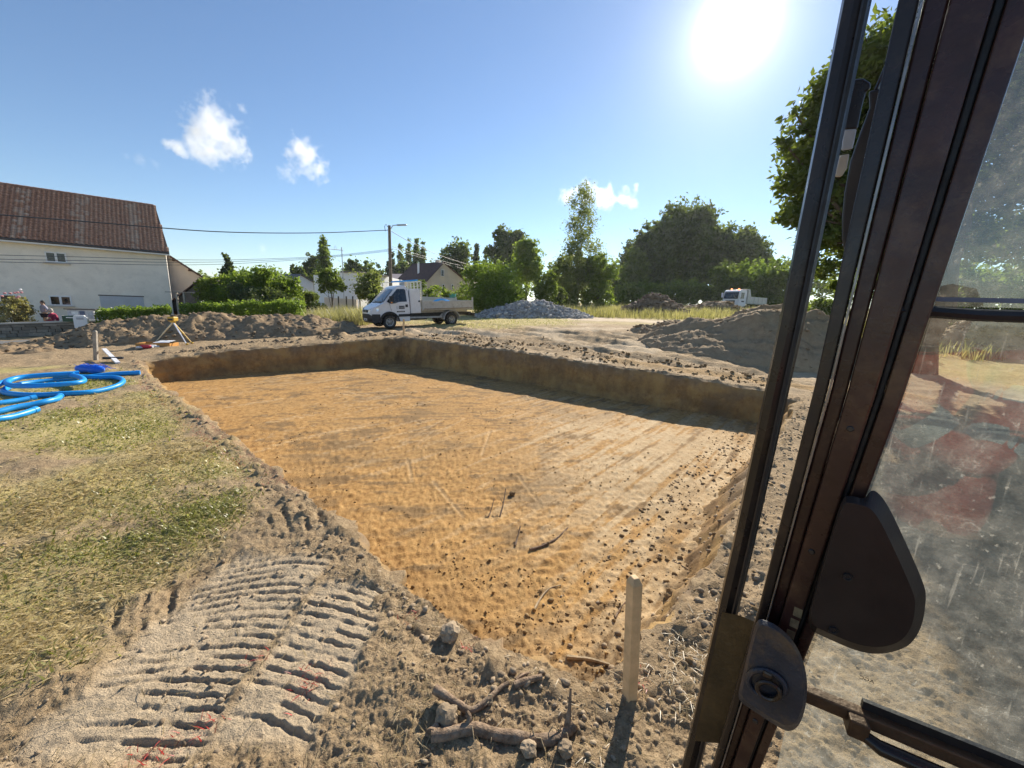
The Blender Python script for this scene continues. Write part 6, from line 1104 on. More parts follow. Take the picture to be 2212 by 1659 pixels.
cvr = MB().add(V, [tuple(range(n - 1, -1, -1))] + [(i, (i + 1) % n, (i + 1) % n + n, i + n) for i in range(n)] + [(i + n, (i + 1) % n + n, (i + 1) % n + 2 * n, i + 2 * n) for i in range(n)] + [tuple(range(2 * n, 3 * n))]).build('corner_cover', COVER, EX, bevel=.004, seg=3)
for px, py in ((1831, 1247), (1800, 1362)):
    c = onglass(px, py, .088); q = Vector(gn).to_track_quat('Z', 'Y').to_matrix(); mb = MB().lathe([(0, .0), (.004, .0), (.0055, .003), (.009, .003), (.010, -.002)], (0, 0, 0), 'z', 14); o = mb.build('screw', mat('dark_screw', (.05, .05, .05), .35, .6), cvr, smooth=True); o.matrix_local = Matrix.Translation(Vector(c)) @ q.to_4x4()
# ---- grab handle along the bottom of the window
def rail(z, inset, s0, s1): return [np.array([*(GP0 + gdir * s + gn * inset)[:2], z]) - exo for s in (s0, s1)]
a, b = rail(1.215, .03, -.03, 1.1); MB().beam(a, b, .03, .035).build('window_rail', RUST, EX, bevel=.004); a, b = rail(1.245, .02, .10, 1.1); MB().beam(a, b, .012, .022).build('rail_lip', RUB, EX)
a, b = rail(1.19, .075, .11, 1.05); m_ = rail(1.19, .05, .09, 1.05)[0]; MB().tube([m_, a + gdir * .02, a + gdir * .2, b], [.012, .017, .0175, .0175], 12).build('grab_handle', CABP, EX, smooth=True)
for s in (.09, .9): c = np.array([*(GP0 + gdir * s + gn * .045)[:2], 1.205]) - exo; MB().obox(c, gdir * .02, gn * .028, np.array([0, 0, .024])).build('handle_bracket', RUST, EX, bevel=.004)
# ---- latch plate with its ring
ln_ = np.array([math.sin(R(218)), math.cos(R(218)), 0]); LP = pol(38, 1.10, 0)
def onlatch(px, py, inset=0.0, P0=LP):
    d = ray(px, py); o = np.array([0, 0, CAMH]); t = np.dot(P0 + ln_ * inset - o, ln_) / np.dot(d, ln_); return o + d * t - exo
LO = [(1634,1336),(1656,1340),(1679,1351),(1709,1377),(1731,1414),(1743,1458),(1744,1500),(1738,1540),(1723,1573),(1701,1582),(1664,1560),(1619,1530),(1592,1511),(1601,1469),(1619,1395)]; LO = smooth_o(LO); ce = np.mean(LO, 0); n = len(LO); LI = [tuple(ce + (np.array(p) - ce) * .90) for p in LO]
V = [onlatch(*p, -.05) for p in LO] + [onlatch(*p, .006) for p in LO] + [onlatch(*p, .018) for p in LI]
lat = MB().add(V, [tuple(range(n - 1, -1, -1))] + [(i, (i + 1) % n, (i + 1) % n + n, i + n) for i in range(n)] + [(i + n, (i + 1) % n + n, (i + 1) % n + 2 * n, i + 2 * n) for i in range(n)] + [tuple(range(2 * n, 3 * n))]).build('latch_plate', DUSTB, EX, bevel=.004, seg=3)
ring = lambda cx, cy, rx, ry, k, ins, a0=.45: [onlatch(cx + rx * math.cos(t) * math.cos(a0) - ry * math.sin(t) * math.sin(a0), cy + rx * math.cos(t) * math.sin(a0) + ry * math.sin(t) * math.cos(a0), ins) for t in np.linspace(0, 2 * math.pi, k + 1)]
MB().tube(ring(1656, 1478, 42, 28, 24, .022), .007, 8, False).build('latch_recess', DUSTB, lat, smooth=True); MB().tube(ring(1660, 1492, 26, 17, 20, .034), .0055, 8, False).build('latch_ring', CABP, lat, smooth=True)
c = onlatch(1659, 1455, .022); MB().obox(c, np.cross(ln_, [0, 0, 1]) * .012, ln_ * .01, np.array([0, 0, .010])).build('latch_button', CABP, lat, bevel=.005)
BP = pol(36, 1.26, 0); P = [(1560,1322),(1600,1330),(1650,1352),(1640,1480),(1610,1612),(1500,1600)]; n = 6; V = [onlatch(*p, 0, BP) for p in P] + [onlatch(*p, -.012, BP) for p in P]
MB().add(V, [tuple(range(n)), tuple(range(2 * n - 1, n - 1, -1))] + [(i, i + n, (i + 1) % n + n, (i + 1) % n) for i in range(n)]).build('lock_plate', mat('brown_dusty_plate', (.09, .06, .025), .6, .2, .4, 9, .4, 50), EX)
# ---- mirror and work lamp between the posts
q1 = lambda X, Y: ((2900 + X * .663) / 1.823, Y * .663 / 1.823); MP = pol(38, 1.62, 0)
P = [q1(*p) for p in ((785,542),(868,524),(900,560),(860,760),(790,1020),(730,1250),(670,1480),(640,1500),(626,1420),(626,1300),(640,1150),(675,960),(730,800),(790,640))]; n = len(P); V = [onlatch(*p, 0, MP) for p in P] + [onlatch(*p, -.03, MP) for p in P]
mir = MB().add(V, [tuple(range(n)), tuple(range(2 * n - 1, n - 1, -1))] + [(i, i + n, (i + 1) % n + n, (i + 1) % n) for i in range(n)]).build('mirror', COVER, EX, bevel=.006); MB().tube([onlatch(*q1(830, 530), -.01, MP), onlatch(*q1(890, 390), -.01, MP)], .005, 6).build('mirror_stay', CABP, mir)
LPn = pol(36.8, 1.5, 0); P = [q1(*p) for p in ((700,470),(755,466),(795,492),(800,525),(770,545),(745,640),(720,765),(638,775),(650,640))]; n = len(P); V = [onlatch(*p, 0, LPn) for p in P] + [onlatch(*p, -.05, LPn) for p in P]
wl_ = MB().add(V, [tuple(range(n)), tuple(range(2 * n - 1, n - 1, -1))] + [(i, i + n, (i + 1) % n + n, (i + 1) % n) for i in range(n)]).build('work_lamp', CABP, EX, bevel=.006)
for P, m in (([(640,768),(715,764),(690,885),(622,895)], mat('frosted_reflector', (.42, .44, .48), .3)), ([(612,925),(672,912),(655,1000),(625,1050),(582,1052)], mat('cream_reflector', (.50, .44, .36), .4))):
    P = [q1(*p) for p in P]; n = len(P); V = [onlatch(*p, 0, LPn) for p in P] + [onlatch(*p, -.03, LPn) for p in P]; MB().add(V, [tuple(range(n)), tuple(range(2 * n - 1, n - 1, -1))] + [(i, i + n, (i + 1) % n + n, (i + 1) % n) for i in range(n)]).build('lamp_reflector', m, wl_, bevel=.004)
# maker's stamp on the glass, read from outside
c = onglass(1872, 1468, .004); gx_ = Vector(gdir); Mx = Matrix.Translation(Vector(c)) @ Matrix((-gx_, Vector((0, 0, 1)), Vector(-gn))).transposed().to_4x4(); text('AGC', .014, Mx, INK, EX, 'glass_stamp', .0002)
# screws and a scuffed warning strip on the pillar
for z_ in (1.05, 1.32, 1.62, 1.95):
    zr0 = [r_ for r_ in ROWS]; a_ = np.interp(z_, [r_[0] for r_ in ROWS], [r_[1] + (r_[2] - r_[1]) * .56 for r_ in ROWS]); c = pol(a_, 1.170, z_) - exo; q = Vector(-pol(a_, 1, 0)).to_track_quat('Z', 'Y').to_matrix(); o = MB().lathe([(0, .002), (.005, .002), (.007, 0), (.007, -.004)], (0, 0, 0), 'z', 12).build('screw', mat('dark_screw', (.05, .05, .05), .35, .6), EX, smooth=True); o.matrix_local = Matrix.Translation(Vector(c)) @ q.to_4x4()
for k in range(5):
    z_ = 1.30 + k * .035; a_ = np.interp(z_, [r_[0] for r_ in ROWS], [r_[1] + (r_[2] - r_[1]) * .64 for r_ in ROWS]); c = pol(a_, 1.1715, z_) - exo; tn = np.array([math.cos(R(a_)), -math.sin(R(a_)), 0]); MB().obox(c, tn * .009, pol(a_, .0006, 0), np.array([0, 0, .011 + .004 * random.random()])).build('sticker_scrap', mat('torn_sticker', (.20, .16, .09), .6, 0, .5, 30), EX)
# operator's seat
MB().box(-.32, .18, -1.75, -1.25, .98, 1.12).build('seat', VB, EX, bevel=.04); MB().box(-.32, .18, -1.86, -1.74, 1.08, 1.75).build('seat_back', VB, EX, bevel=.04); MB().box(-.9, 1.0, -2.0, -.75, .86, .92).build('cab_floor', CABP, EX)
# ------------------------------------------------------------------ the operator, seen only as a reflection in the window
HIV = mat('orange_red_work_jacket', (.62, .085, .03), .8, 0, .15, 14, .3, 30); SIL = mat('silver_reflective_tape', (.62, .66, .66), .45, .2, .08, 10); op = empty('person', (.78, -.52, 1.12), 0, 'person in an orange-red work jacket mirrored in the cab window', 'person'); oo = np.array(op.location)
def rel(*P): return [np.array(p) - oo for p in P]
sh_, el_, wr_ = np.array([.96, -.30, 2.06]), np.array([.93, .06, 1.72]), np.array([.62, .16, 1.98])
J = rel((.78, -.55, 1.18), (.76, -.52, 1.50), (.74, -.46, 1.88), (.70, -.40, 2.08), (.68, -.36, 2.22), sh_, el_, wr_, (.53, -.42, 1.98), (.42, -.18, 1.70), (.40, .02, 1.92), (.68, -.48, 1.14), (.60, -.10, 1.16), (.60, -.06, .96), (.88, -.48, 1.14), (.86, -.10, 1.16), (.86, -.06, .96))
E_ = [(0, 1), (1, 2), (2, 3), (3, 4), (2, 5), (5, 6), (6, 7), (2, 8), (8, 9), (9, 10), (0, 11), (11, 12), (12, 13), (0, 14), (14, 15), (15, 16)]
bd_ = skin_mesh('body', J, E_, [.14, .13, .14, .055, .08, .06, .045, .035, .06, .045, .035, .09, .065, .05, .09, .065, .05], SKIN, op)
skin_mesh('jacket', [J[i] for i in (0, 1, 2, 3, 5, 6, 7, 8, 9, 10)], [(0, 1), (1, 2), (2, 3), (2, 4), (4, 5), (5, 6), (2, 7), (7, 8), (8, 9)], [.19, .185, .185, .08, .095, .078, .058, .095, .078, .058], HIV, op)
skin_mesh('trousers', [J[i] for i in (0, 11, 12, 13, 14, 15, 16)], [(0, 1), (1, 2), (2, 3), (0, 4), (4, 5), (5, 6)], [.165, .12, .09, .075, .12, .09, .075], mat('dark_trousers', (.03, .035, .05), .9), op)
for a_, b_, ts in ((sh_, el_, (.42, .78)), (el_, wr_, (.45,))):
    for t_ in ts: c = a_ + (b_ - a_) * t_ - oo; d_ = (b_ - a_) / np.linalg.norm(b_ - a_); MB().tube([c - d_ * .036, c, c + d_ * .036], [.086 - .014 * t_, .088 - .014 * t_, .086 - .014 * t_], 16, False).build('reflective_band', SIL, op, smooth=True)
MB().lathe([(0, -.12), (.055, -.11), (.082, -.05), (.088, .02), (.07, .09), (0, .12)], tuple(J[4]), 'z', 16).build('head', SKIN, bd_, smooth=True); MB().lathe([(.098, .0), (.10, .06), (.07, .12), (0, .14)], tuple(J[4] + np.array([0, -.015, 0])), 'z', 14).build('cap', VB, bd_, smooth=True)
for e, s_ in ((J[7], (wr_ - el_)), (J[10], np.array([0, .2, .22]))):
    d_ = s_ / np.linalg.norm(s_); x_ = np.cross(d_, [0, 0, 1.0]); x_ /= np.linalg.norm(x_)
    MB().obox(e + d_ * .045, d_ * .05, x_ * .04, np.cross(x_, d_) * .014).build('palm', SKIN, bd_, bevel=.01)
    for k in range(4): b0 = e + d_ * .09 + x_ * (-.03 + .02 * k); MB().tube([b0, b0 + d_ * .04, b0 + d_ * .06 + np.cross(x_, d_) * .025], [.009, .0085, .007], 6).build('finger', SKIN, bd_, smooth=True)
    b0 = e + d_ * .03 + x_ * .04; MB().tube([b0, b0 + x_ * .025 + d_ * .02, b0 + x_ * .03 + d_ * .05], [.011, .010, .008], 6).build('thumb', SKIN, bd_, smooth=True)
# ------------------------------------------------------------------ planting
tree(492, 553, 40, 31.5, 'dark pointed conifer rising behind the lilac bushes', 'conifer', 3500, .16, 'cone', name='conifer', nb=8)
tree(455, 590, 34, 29.5, 'bare-twigged dark green bush right of the brown shed', 'mid', 3500, .10, 'bush', name='bush', cat='bush')
tree(520, 577, 55, 29.5, 'tall leafy lilac bush at the left of the bush row', 'light', 8000, .105, 'bush', name='bush', cat='bush')
tree(583, 571, 58, 30.0, 'largest leafy lilac bush right of the conifer', 'hedge', 9000, .105, 'bush', name='bush', cat='bush')
tree(555, 612, 50, 28.0, 'lower greyish-green bush in front of the lilacs', 'grey', 4500, .09, 'bush', name='bush', cat='bush')
tree(632, 640, 22, 26.5, 'small green bush at the right end of the clipped hedge', 'light', 2000, .09, 'bush', name='bush', cat='bush')
hedge('hedge', [at(395, 660, 24.5)[:2], at(500, 660, 25)[:2], at(655, 660, 25.5)[:2]], 1.35, .9, 11000, .075, 'hedge', 'bright green clipped hedge behind the soil bank, right of the posts')
hedge('hedge', [at(212, 670, 22.5)[:2], at(300, 670, 23.2)[:2], at(368, 670, 24)[:2]], 1.25, .9, 6000, .075, 'hedge', 'shorter bright green hedge in front of the garage door')
hedge('hedge', [at(643, 640, 40)[:2], at(684, 640, 40)[:2]], 1.9, 1.0, 3500, .11, 'dark', 'dark square clipped hedge below the white gabled house')
hedge('hedge', [at(797, 650, 38)[:2], at(825, 650, 38)[:2]], 1.7, 1.0, 2200, .10, 'dark', 'dark clipped hedge block just left of the tipper cab')
tree(652, 640, 8, 37, 'small round shrub at the foot of the dark square hedge', 'light', 500, .1, 'bush', name='bush', cat='bush', nb=4)
tree(690, 650, 22, 36, 'low leafy shrub under the leaning orchard tree', 'mid', 1500, .10, 'bush', name='bush', cat='bush')
tree(713, 583, 32, 38, 'leaning orchard tree in front of the white building', 'mid', 3600, .12, 'round', name='orchard_tree', trunk_h=.38)
tree(797, 585, 40, 40, 'open orchard tree left of the utility pole', 'birch', 3600, .12, 'round', name='orchard_tree', trunk_h=.22, spread=.2)
tree(838, 650, 14, 27.5, 'sparse young sapling just behind the tipper bonnet', 'light', 250, .11, 'bush', name='sapling', cat='sapling', nb=4)
tree(700, 517, 17, 85, 'tall columnar poplar above the white building', 'mid', 3000, .34, 'poplar', name='poplar')
tree(672, 553, 20, 90, 'roundish tree left of the tall columnar poplar', 'grey', 1600, .36, 'round', name='tree')
tree(663, 578, 26, 80, 'dark tree low behind the white gabled house', 'dark', 1800, .34, 'bush', name='tree')
tree(634, 570, 10, 95, 'small lone round tree on a thin trunk above the gabled house', 'dark', 700, .3, 'round', name='tree', trunk_h=.4)
tree(762, 560, 22, 110, 'pale hazy tree right of the aerial mast', 'grey', 1500, .42, 'round')
tree(800, 562, 32, 115, 'broad hazy tree behind the white building', 'mid', 2200, .46, 'bush')
tree(728, 580, 26, 105, 'low dark tree behind the white flat roof', 'dark', 1500, .42, 'bush')
for px, top, lb in ((866, 534, 'slim poplar nearest the utility pole'), (883, 527, 'second slim poplar right of the pole'), (899, 526, 'tallest slim poplar right of the pole'), (914, 533, 'rightmost slim poplar right of the pole')): tree(px, top, 7, 150, lb, 'mid', 2200, .5, 'poplar', name='poplar', group='slim poplars behind the brown roof', nb=7)
tree(845, 548, 24, 120, 'dark conifer group directly behind the utility pole', 'conifer', 2500, .5, 'cone', name='conifer', nb=6)
tree(872, 556, 26, 125, 'dark tree behind the brown-roofed house chimney', 'dark', 2200, .5, 'bush')
tree(985, 513, 44, 105, 'big dark round tree behind the brown-roofed house', 'dark', 6500, .42, 'round', trunk_h=.1)
tree(1030, 521, 14, 120, 'dark pointed spruce right of the big dark tree', 'conifer', 1600, .5, 'cone', name='conifer', nb=7); tree(1050, 535, 16, 120, 'shorter dark spruce left of the wide dark crown', 'conifer', 1600, .5, 'cone', name='conifer', nb=7)
tree(1098, 487, 48, 110, 'wide dark crown behind the light green tree', 'dark', 6000, .46, 'round', trunk_h=.1)
tree(1142, 510, 42, 70, 'light green tree between the round bush and the birch', 'light', 6000, .26, 'round', trunk_h=.18)
tree(1075, 549, 68, 38, 'big round dense green bush behind the gravel heap', 'hedge', 16000, .11, 'bush', name='bush', cat='bush', nb=12)
tree(1180, 580, 30, 42, 'smaller round bush right of the big round bush', 'mid', 4500, .12, 'bush', name='bush', cat='bush')
tree(1212, 610, 14, 44, 'dark low shrub at the foot of the birch', 'dark', 1200, .13, 'bush', name='bush', cat='bush')
tree(900, 600, 28, 42, 'small leafy tree above the tipper headboard', 'mid', 1800, .12, 'bush', name='tree'); tree(932, 613, 22, 42, 'round green shrub above the tipper bed', 'light', 1700, .11, 'bush', name='bush', cat='bush'); tree(968, 618, 20, 44, 'second round shrub right above the tipper bed', 'light', 1500, .11, 'bush', name='bush', cat='bush'); tree(1000, 605, 24, 46, 'leafy shrub left of the big round bush', 'mid', 1700, .12, 'bush', name='bush', cat='bush')
tree(1264, 405, 64, 58, 'tall airy birch standing above the meadow', 'birch', 9500, .15, 'open', name='birch', nb=21, clump=18, spread=.36, bark=BARKP, trunk_h=.2, trunk_r=.22)
tree(1240, 535, 50, 57, 'weeping willow at the left foot of the birch', 'birch', 6500, .18, 'bush', name='willow'); tree(1300, 545, 36, 56, 'yellow-green willow at the right foot of the birch', 'light', 5500, .17, 'bush', name='willow')
tree(1500, 431, 85, 95, 'largest dark crown of the wood', 'dark', 15000, .40, 'round', trunk_h=.06, nb=14); tree(1425, 475, 66, 92, 'broad dark crown at the left of the wood', 'dark', 11000, .38, 'round', trunk_h=.06, nb=12); tree(1590, 480, 66, 94, 'broad dark crown at the right of the wood', 'dark', 11000, .38, 'round', trunk_h=.06, nb=12); tree(1378, 540, 38, 88, 'smaller dark tree at the left margin of the wood', 'mid', 5000, .36, 'round', trunk_h=.05)
tree(1365, 525, 28, 105, 'pale tree top peeping behind the left margin of the wood', 'grey', 2200, .4, 'round'); tree(1650, 515, 34, 96, 'dark tree at the right margin of the wood', 'dark', 4500, .4, 'round', trunk_h=.05); tree(1330, 570, 30, 95, 'low dark tree between willow and wood', 'dark', 3000, .38, 'bush')
tree(1585, 565, 40, 68, 'mid green tree behind the far lorry cab', 'mid', 5500, .24, 'bush'); tree(1650, 552, 44, 66, 'taller green tree behind the far lorry body', 'hedge', 6500, .24, 'bush'); tree(1700, 570, 40, 62, 'green bushy tree right of the far lorry', 'mid', 5000, .22, 'bush')
for k, (px, t_, h_, lb) in enumerate(((1350, 612, 22, 'light bush at the left end of the hedgerow below the wood'), (1385, 603, 24, 'second bush of the hedgerow below the wood'), (1425, 608, 26, 'third bush of the hedgerow below the wood'), (1465, 600, 26, 'fourth bush of the hedgerow below the wood'), (1500, 597, 26, 'fifth bush of the hedgerow below the wood'), (1540, 606, 26, 'last bush of the hedgerow left of the far lorry'))): tree(px, t_, h_, 72, lb, 'hedge' if k % 2 else 'light', 2600, .2, 'bush', name='bush', cat='bush', group='hedgerow bushes below the wood')
# rose bush at the left edge
rb_ = tree(12, 636, 34, 22.6, 'pink flowering rose bush at the left picture edge', 'straw', 2600, .07, 'bush', name='rose_bush', cat='bush'); PET = mat('pink_petals', (.62, .30, .32), .7, 0, .2)
for px, py in ((22, 634), (32, 633), (38, 632), (44, 626), (46, 632), (40, 641), (36, 643), (10, 634), (4, 640)):
    q = at(px, py, 22.2) - np.array(rb_.location); MB().lathe([(0, -.05), (.06, -.02), (.075, .03), (.04, .055), (0, .05)], tuple(q), 'z', 8).build('flower', PET if py > 630 else WPR, rb_, smooth=True)
# horse chestnut at the right: hanging leafy sprays
cx, cyy = at(1985, 830, 14.5)[0], 14.5; cz = hz(cx, cyy); chn = empty('chestnut_tree', (cx, cyy, cz), 0, 'large dark horse chestnut behind the cab posts at the right', 'tree'); blobs = []
def cb(px, py, Y, r, rz=None): p = at(px, py, Y) - np.array([cx, cyy, cz]); blobs.append((tuple(p), (r, r, rz or r * .8)))
for px, py, Y, r in ((1960,120,14.5,1.5),(1880,110,14.2,1.0),(1840,170,14.3,.9),(1790,200,14.5,.85),(1760,260,14.6,.8),(1740,330,14.6,.8),(1720,390,14.6,.7),(1730,455,14.6,.75),(1700,470,14.4,.45),(1710,255,14.5,.35),(1690,310,14.5,.3),(1760,520,14.6,.7),(1780,580,14.7,.55),(1850,300,15,1.4),(1850,430,15,1.4),(1900,220,15,1.5),(1860,540,15,1.1),(1950,400,15.5,1.8),(2050,250,15.5,2.0),(2120,400,15.5,1.9),(2200,250,15.5,2.0),(2150,150,15,1.8),(2050,520,15.5,1.6),(2200,520,15.5,1.5),(2300,350,15,2.0),(1990,60,15,1.2),(1930,560,15.2,.9),(1820,620,14.8,.45),(1740,575,14.6,.4),(1780,420,15,1.3),(1790,330,15,1.3),(1810,250,15,1.2),(1800,500,15,1.1),(1920,330,15.5,1.8),(1930,470,15.5,1.6),(1870,200,15,1.2)): cb(px, py, Y, r)
L, var = crown_points(blobs, 52000, 13, .2, .3); V, F = leaves_np(L, .135, .2, .42); mesh_np('crown', V, F, LM['chestnut'], chn, False, {'v': np.repeat(var, 4)}); Htr = at(1985, 300, 14.5)[2] - cz
trunk(chn, Htr, .36, blobs, 14)
# background belt of wood that closes the horizon
pts = []; bl = []
for k in range(200):
    px = random.uniform(380, 1380); Y = random.uniform(135, 190); top = (600 if px < 640 else 576) + .012 * (px - 1100) + random.uniform(-14, 12); p = at(px, top, Y); g_ = hz(p[0], Y); h = max(2.5, p[2] - g_); bl.append(((p[0], Y, g_ + h * .55), (random.uniform(3, 6), 3, h * .5)))
for k in range(150):
    px = random.uniform(1300, 2600); Y = random.uniform(105, 135); top = 556 + random.uniform(-18, 22); p = at(px, top, Y); g_ = hz(p[0], Y); h = max(3, p[2] - g_); bl.append(((p[0], Y, g_ + h * .5), (random.uniform(3, 6), 3, h * .5)))
L, var = crown_points(bl, 30000, 12, .2, .3); V, F = leaves_np(L, .6, 0, .6); tag(mesh_np('far_wood', V, F, LM['mid'], None, False, {'v': np.repeat(var * .7, 4)}), 'dark belt of far woodland along the horizon', 'woodland', kind='stuff')
# undergrowth beyond the glass at the right
for px, t_, h_, Y, lb in ((2080, 560, 70, 30, 'green thicket behind the dark heap seen through the window'), (2190, 570, 60, 28, 'second thicket at the right picture edge'), (1790, 640, 40, 40, 'pale tall grass clump right of the big pale heap')): tree(px, t_, h_, Y, lb, 'mid', 4500, .13, 'bush', name='bush', cat='bush')
# ---- tall dry meadow grass
def meadow(name, poly, n, h, w, label, straw=.6):
    P = np.array(poly); lo, hi = P.min(0), P.max(0); X = RNG.uniform(lo[0], hi[0], n * 3); Y = RNG.uniform(lo[1], hi[1], n * 3); k = inpoly(poly, X, Y) & (fbm(X * .25, Y * .25, 3, 171) > -.25); X, Y = X[k][:n], Y[k][:n]; Z = ground_h(X, Y) - .03; hh = h * (1 + .5 * fbm(X * .3, Y * .3, 2, 175)); v = np.clip(.5 + .5 * fbm(X * .2, Y * .2, 3, 177) + RNG.uniform(-.3, .45, len(X)), 0, 1)
    o = blades(name, X, Y, Z, hh, w, .28, LM['straw'], v, 0, .3); tag(o, label, 'grass', kind='stuff')
meadow('meadow_grass', [(3, 37), (8, 35), (14, 36), (20, 40), (36, 52), (44, 66), (30, 66), (6, 52)], 16000, .85, .022, 'tall pale meadow grass behind the gravel heap')
meadow('meadow_grass', [at(650, 680, 22.5)[:2], at(790, 680, 23)[:2], at(850, 660, 32)[:2], at(690, 660, 32)[:2]], 7000, .85, .014, 'tall dry grass between the hedge and the tipper')
meadow('meadow_grass', [(16.5, 16), (24, 18), (34, 30), (26, 36), (15.5, 27)], 6000, .7, .02, 'rough pale grass seen right of the big pale heap')
# ------------------------------------------------------------------ clouds: small volumes far off
def cloud(blobs, Y, label, dens=.05, sc=.035, seed=0.0, thr=.36):
    """blobs: (picture x, y, radius px)"""
    C = [(at(x, y, Y), r * mpp(Y, 400)) for x, y, r in blobs]; P = np.array([c for c, r in C]); Rr = np.array([r for c, r in C])[:, None]; lo, hi = (P - Rr * 1.5).min(0), (P + Rr * 1.5).max(0); o = (lo + hi) / 2; hs = (hi - lo) / 2
    t = NT('cloud_vapour'); t.n; tcx = t.coord('Object'); acc = None
    nz = t.n('ShaderNodeTexNoise'); nz.inputs['Scale'].default_value = sc; nz.inputs['Detail'].default_value = 9; nz.inputs['Roughness'].default_value = .6; ad = t.n('ShaderNodeVectorMath', operation='ADD'); ad.inputs[1].default_value = (seed, seed * 2, 0); t.l(tcx, ad.inputs[0]); t.l(ad.outputs[0], nz.inputs['Vector'])
    for c, r in C:
        d = t.n('ShaderNodeVectorMath', operation='DISTANCE'); t.l(tcx, d.inputs[0]); d.inputs[1].default_value = tuple(c - o); q = t.math('SUBTRACT', 1.0, t.math('DIVIDE', d.outputs['Value'], r * 1.35)); acc = q if acc is None else t.math('SMOOTH_MAX', acc, q, .12)
    f = t.math('ADD', acc, t.math('MULTIPLY', t.math('SUBTRACT', nz.outputs['Fac'], .5), 2.9)); f = t.math('SUBTRACT', f, thr); f = t.math('MULTIPLY', t.math('MAXIMUM', f, 0.0), dens * 1.0); f = t.math('MINIMUM', f, dens)
    v = t.n('ShaderNodeVolumePrincipled'); v.inputs['Color'].default_value = (.96, .965, .98, 1); v.inputs['Anisotropy'].default_value = .35; t.l(f, v.inputs['Density']); t.l(v.outputs[0], t.out.inputs['Volume'])
    ob = MB().box(-hs[0], hs[0], -hs[1], hs[1], -hs[2], hs[2]).build('cloud', t.m, None, loc=tuple(o), label=label, cat='cloud')
    try: t.m.cycles.volume_step_rate = .35
    except Exception: pass
    return ob
cloud([(455,245,38),(440,285,45),(480,300,48),(410,312,26),(500,325,34),(450,325,34),(385,315,22),(360,312,12),(520,235,10)], 700, 'largest white cumulus cloud high at the upper left', .07, .045, 3)
cloud([(645,315,26),(665,345,36),(685,370,26),(625,330,16)], 700, 'second cumulus cloud right of the largest one', .07, .05, 11)
cloud([(622,380,20)], 700, 'tiny cloud puff under the second cumulus', .05, .05, 17, .36)
cloud([(270,335,14),(300,345,16),(335,353,14)], 700, 'thin wispy cloud left below the largest cumulus', .02, .05, 23, .45)
cloud([(1225,425,22),(1270,420,30),(1310,425,30),(1350,425,22),(1375,408,14),(1365,440,14)], 900, 'bright ragged cloud behind the birch top', .06, .045, 29, .38)
cloud([(568,538,12)], 900, 'faint tiny cloud above the lilac bushes', .012, .05, 31, .38)
# ------------------------------------------------------------------ turf, straw, clods
def scatter(n, xr, yr, f, bias=True):
    if bias:                                            # denser near the camera
        r = np.exp(RNG.uniform(math.log(xr[0]), math.log(xr[1]), n)); a = RNG.uniform(R(yr[0]), R(yr[1]), n); X, Y = r * np.sin(a), r * np.cos(a)
    else: X = RNG.uniform(*xr, n); Y = RNG.uniform(*yr, n)
    p = f(X, Y); k = RNG.uniform(0, 1, n) < p; X, Y = X[k], Y[k]; out = inpoly(RIM, X, Y); return X[~out], Y[~out]
def gden(x, y): g = grass_w(x, y); return g * np.clip(.75 + .8 * fbm(x * .8, y * .8, 3, 181), .15, 1)
X, Y = scatter(330000, (1.2, 15), (-60, 5), gden); Z = ground_h(X, Y) - .008; rr = np.hypot(X, Y); hn = np.clip(.055 + .035 * fbm(X * .7, Y * .7, 3, 183), .025, .13); green = np.clip(.45 + .9 * fbm(X * .6, Y * .6, 3, 185) + RNG.uniform(-.35, .35, len(X)), 0, 1)
k = green > .55
tag(blades('turf_grass', X[k], Y[k], Z[k], hn[k], .0028 + .0007 * rr[k], .7, LM['turf'], np.clip(green[k] * RNG.uniform(.3, 1.1, k.sum()), 0, 1), .15, .5), 'short patchy green turf left of the pit', 'grass', kind='stuff')
k = ~k
tag(blades('dry_grass', X[k], Y[k], Z[k] + .004, hn[k] * 1.3, .0025 + .0006 * rr[k], .6, LM['dry'], RNG.uniform(0, 1, k.sum()), .75, .15), 'mown dry grass lying on the turf left of the pit', 'straw', kind='stuff')
def sden(x, y): return np.clip(.10 + .8 * sstep(-.05, .35, fbm(x * 1.1, y * 1.1, 4, 191)) + .5 * sstep(-1.5, -3.0, x), 0, 1) * sstep(6.5, 4.5, np.hypot(x, y)) * (1 - .8 * lane(x, y)[1])
X, Y = scatter(26000, (1.0, 6.5), (-60, 40), sden); Z = ground_h(X, Y) + .004
tag(blades('straw_litter', X, Y, Z, np.full(len(X), .075), .0012 + .0003 * np.hypot(X, Y), .35, LM['litter'], RNG.uniform(0, 1, len(X)), 1.05, .12), 'loose straw and rootlets strewn over the bare soil', 'straw', kind='stuff')
RX = []; RY = []
for a_, b_, r_ in REDS:
    m_ = 13; RX.append(a_ + RNG.normal(size=m_) * r_ * .5); RY.append(b_ + RNG.normal(size=m_) * r_ * .5)
s_ = RNG.uniform(0, 1, 500); e0_, e1_ = np.array([-2.6, 4.2]), np.array([-9, 9.3]); RX.append(e0_[0] + (e1_[0] - e0_[0]) * s_ - .12 + RNG.normal(size=500) * .05); RY.append(e0_[1] + (e1_[1] - e0_[1]) * s_ - .12 + RNG.normal(size=500) * .05)
RX, RY = np.concatenate(RX), np.concatenate(RY); k = ~inpoly(RIM, RX, RY); RX, RY = RX[k], RY[k]
tag(blades('red_sprayed_grass', RX, RY, ground_h(RX, RY), np.full(len(RX), .05), .0022, .6, LM['redblade'], RNG.uniform(0, 1, len(RX)), .4, .3), 'grass stems sprayed with red marking paint along the cut', 'grass', kind='stuff')
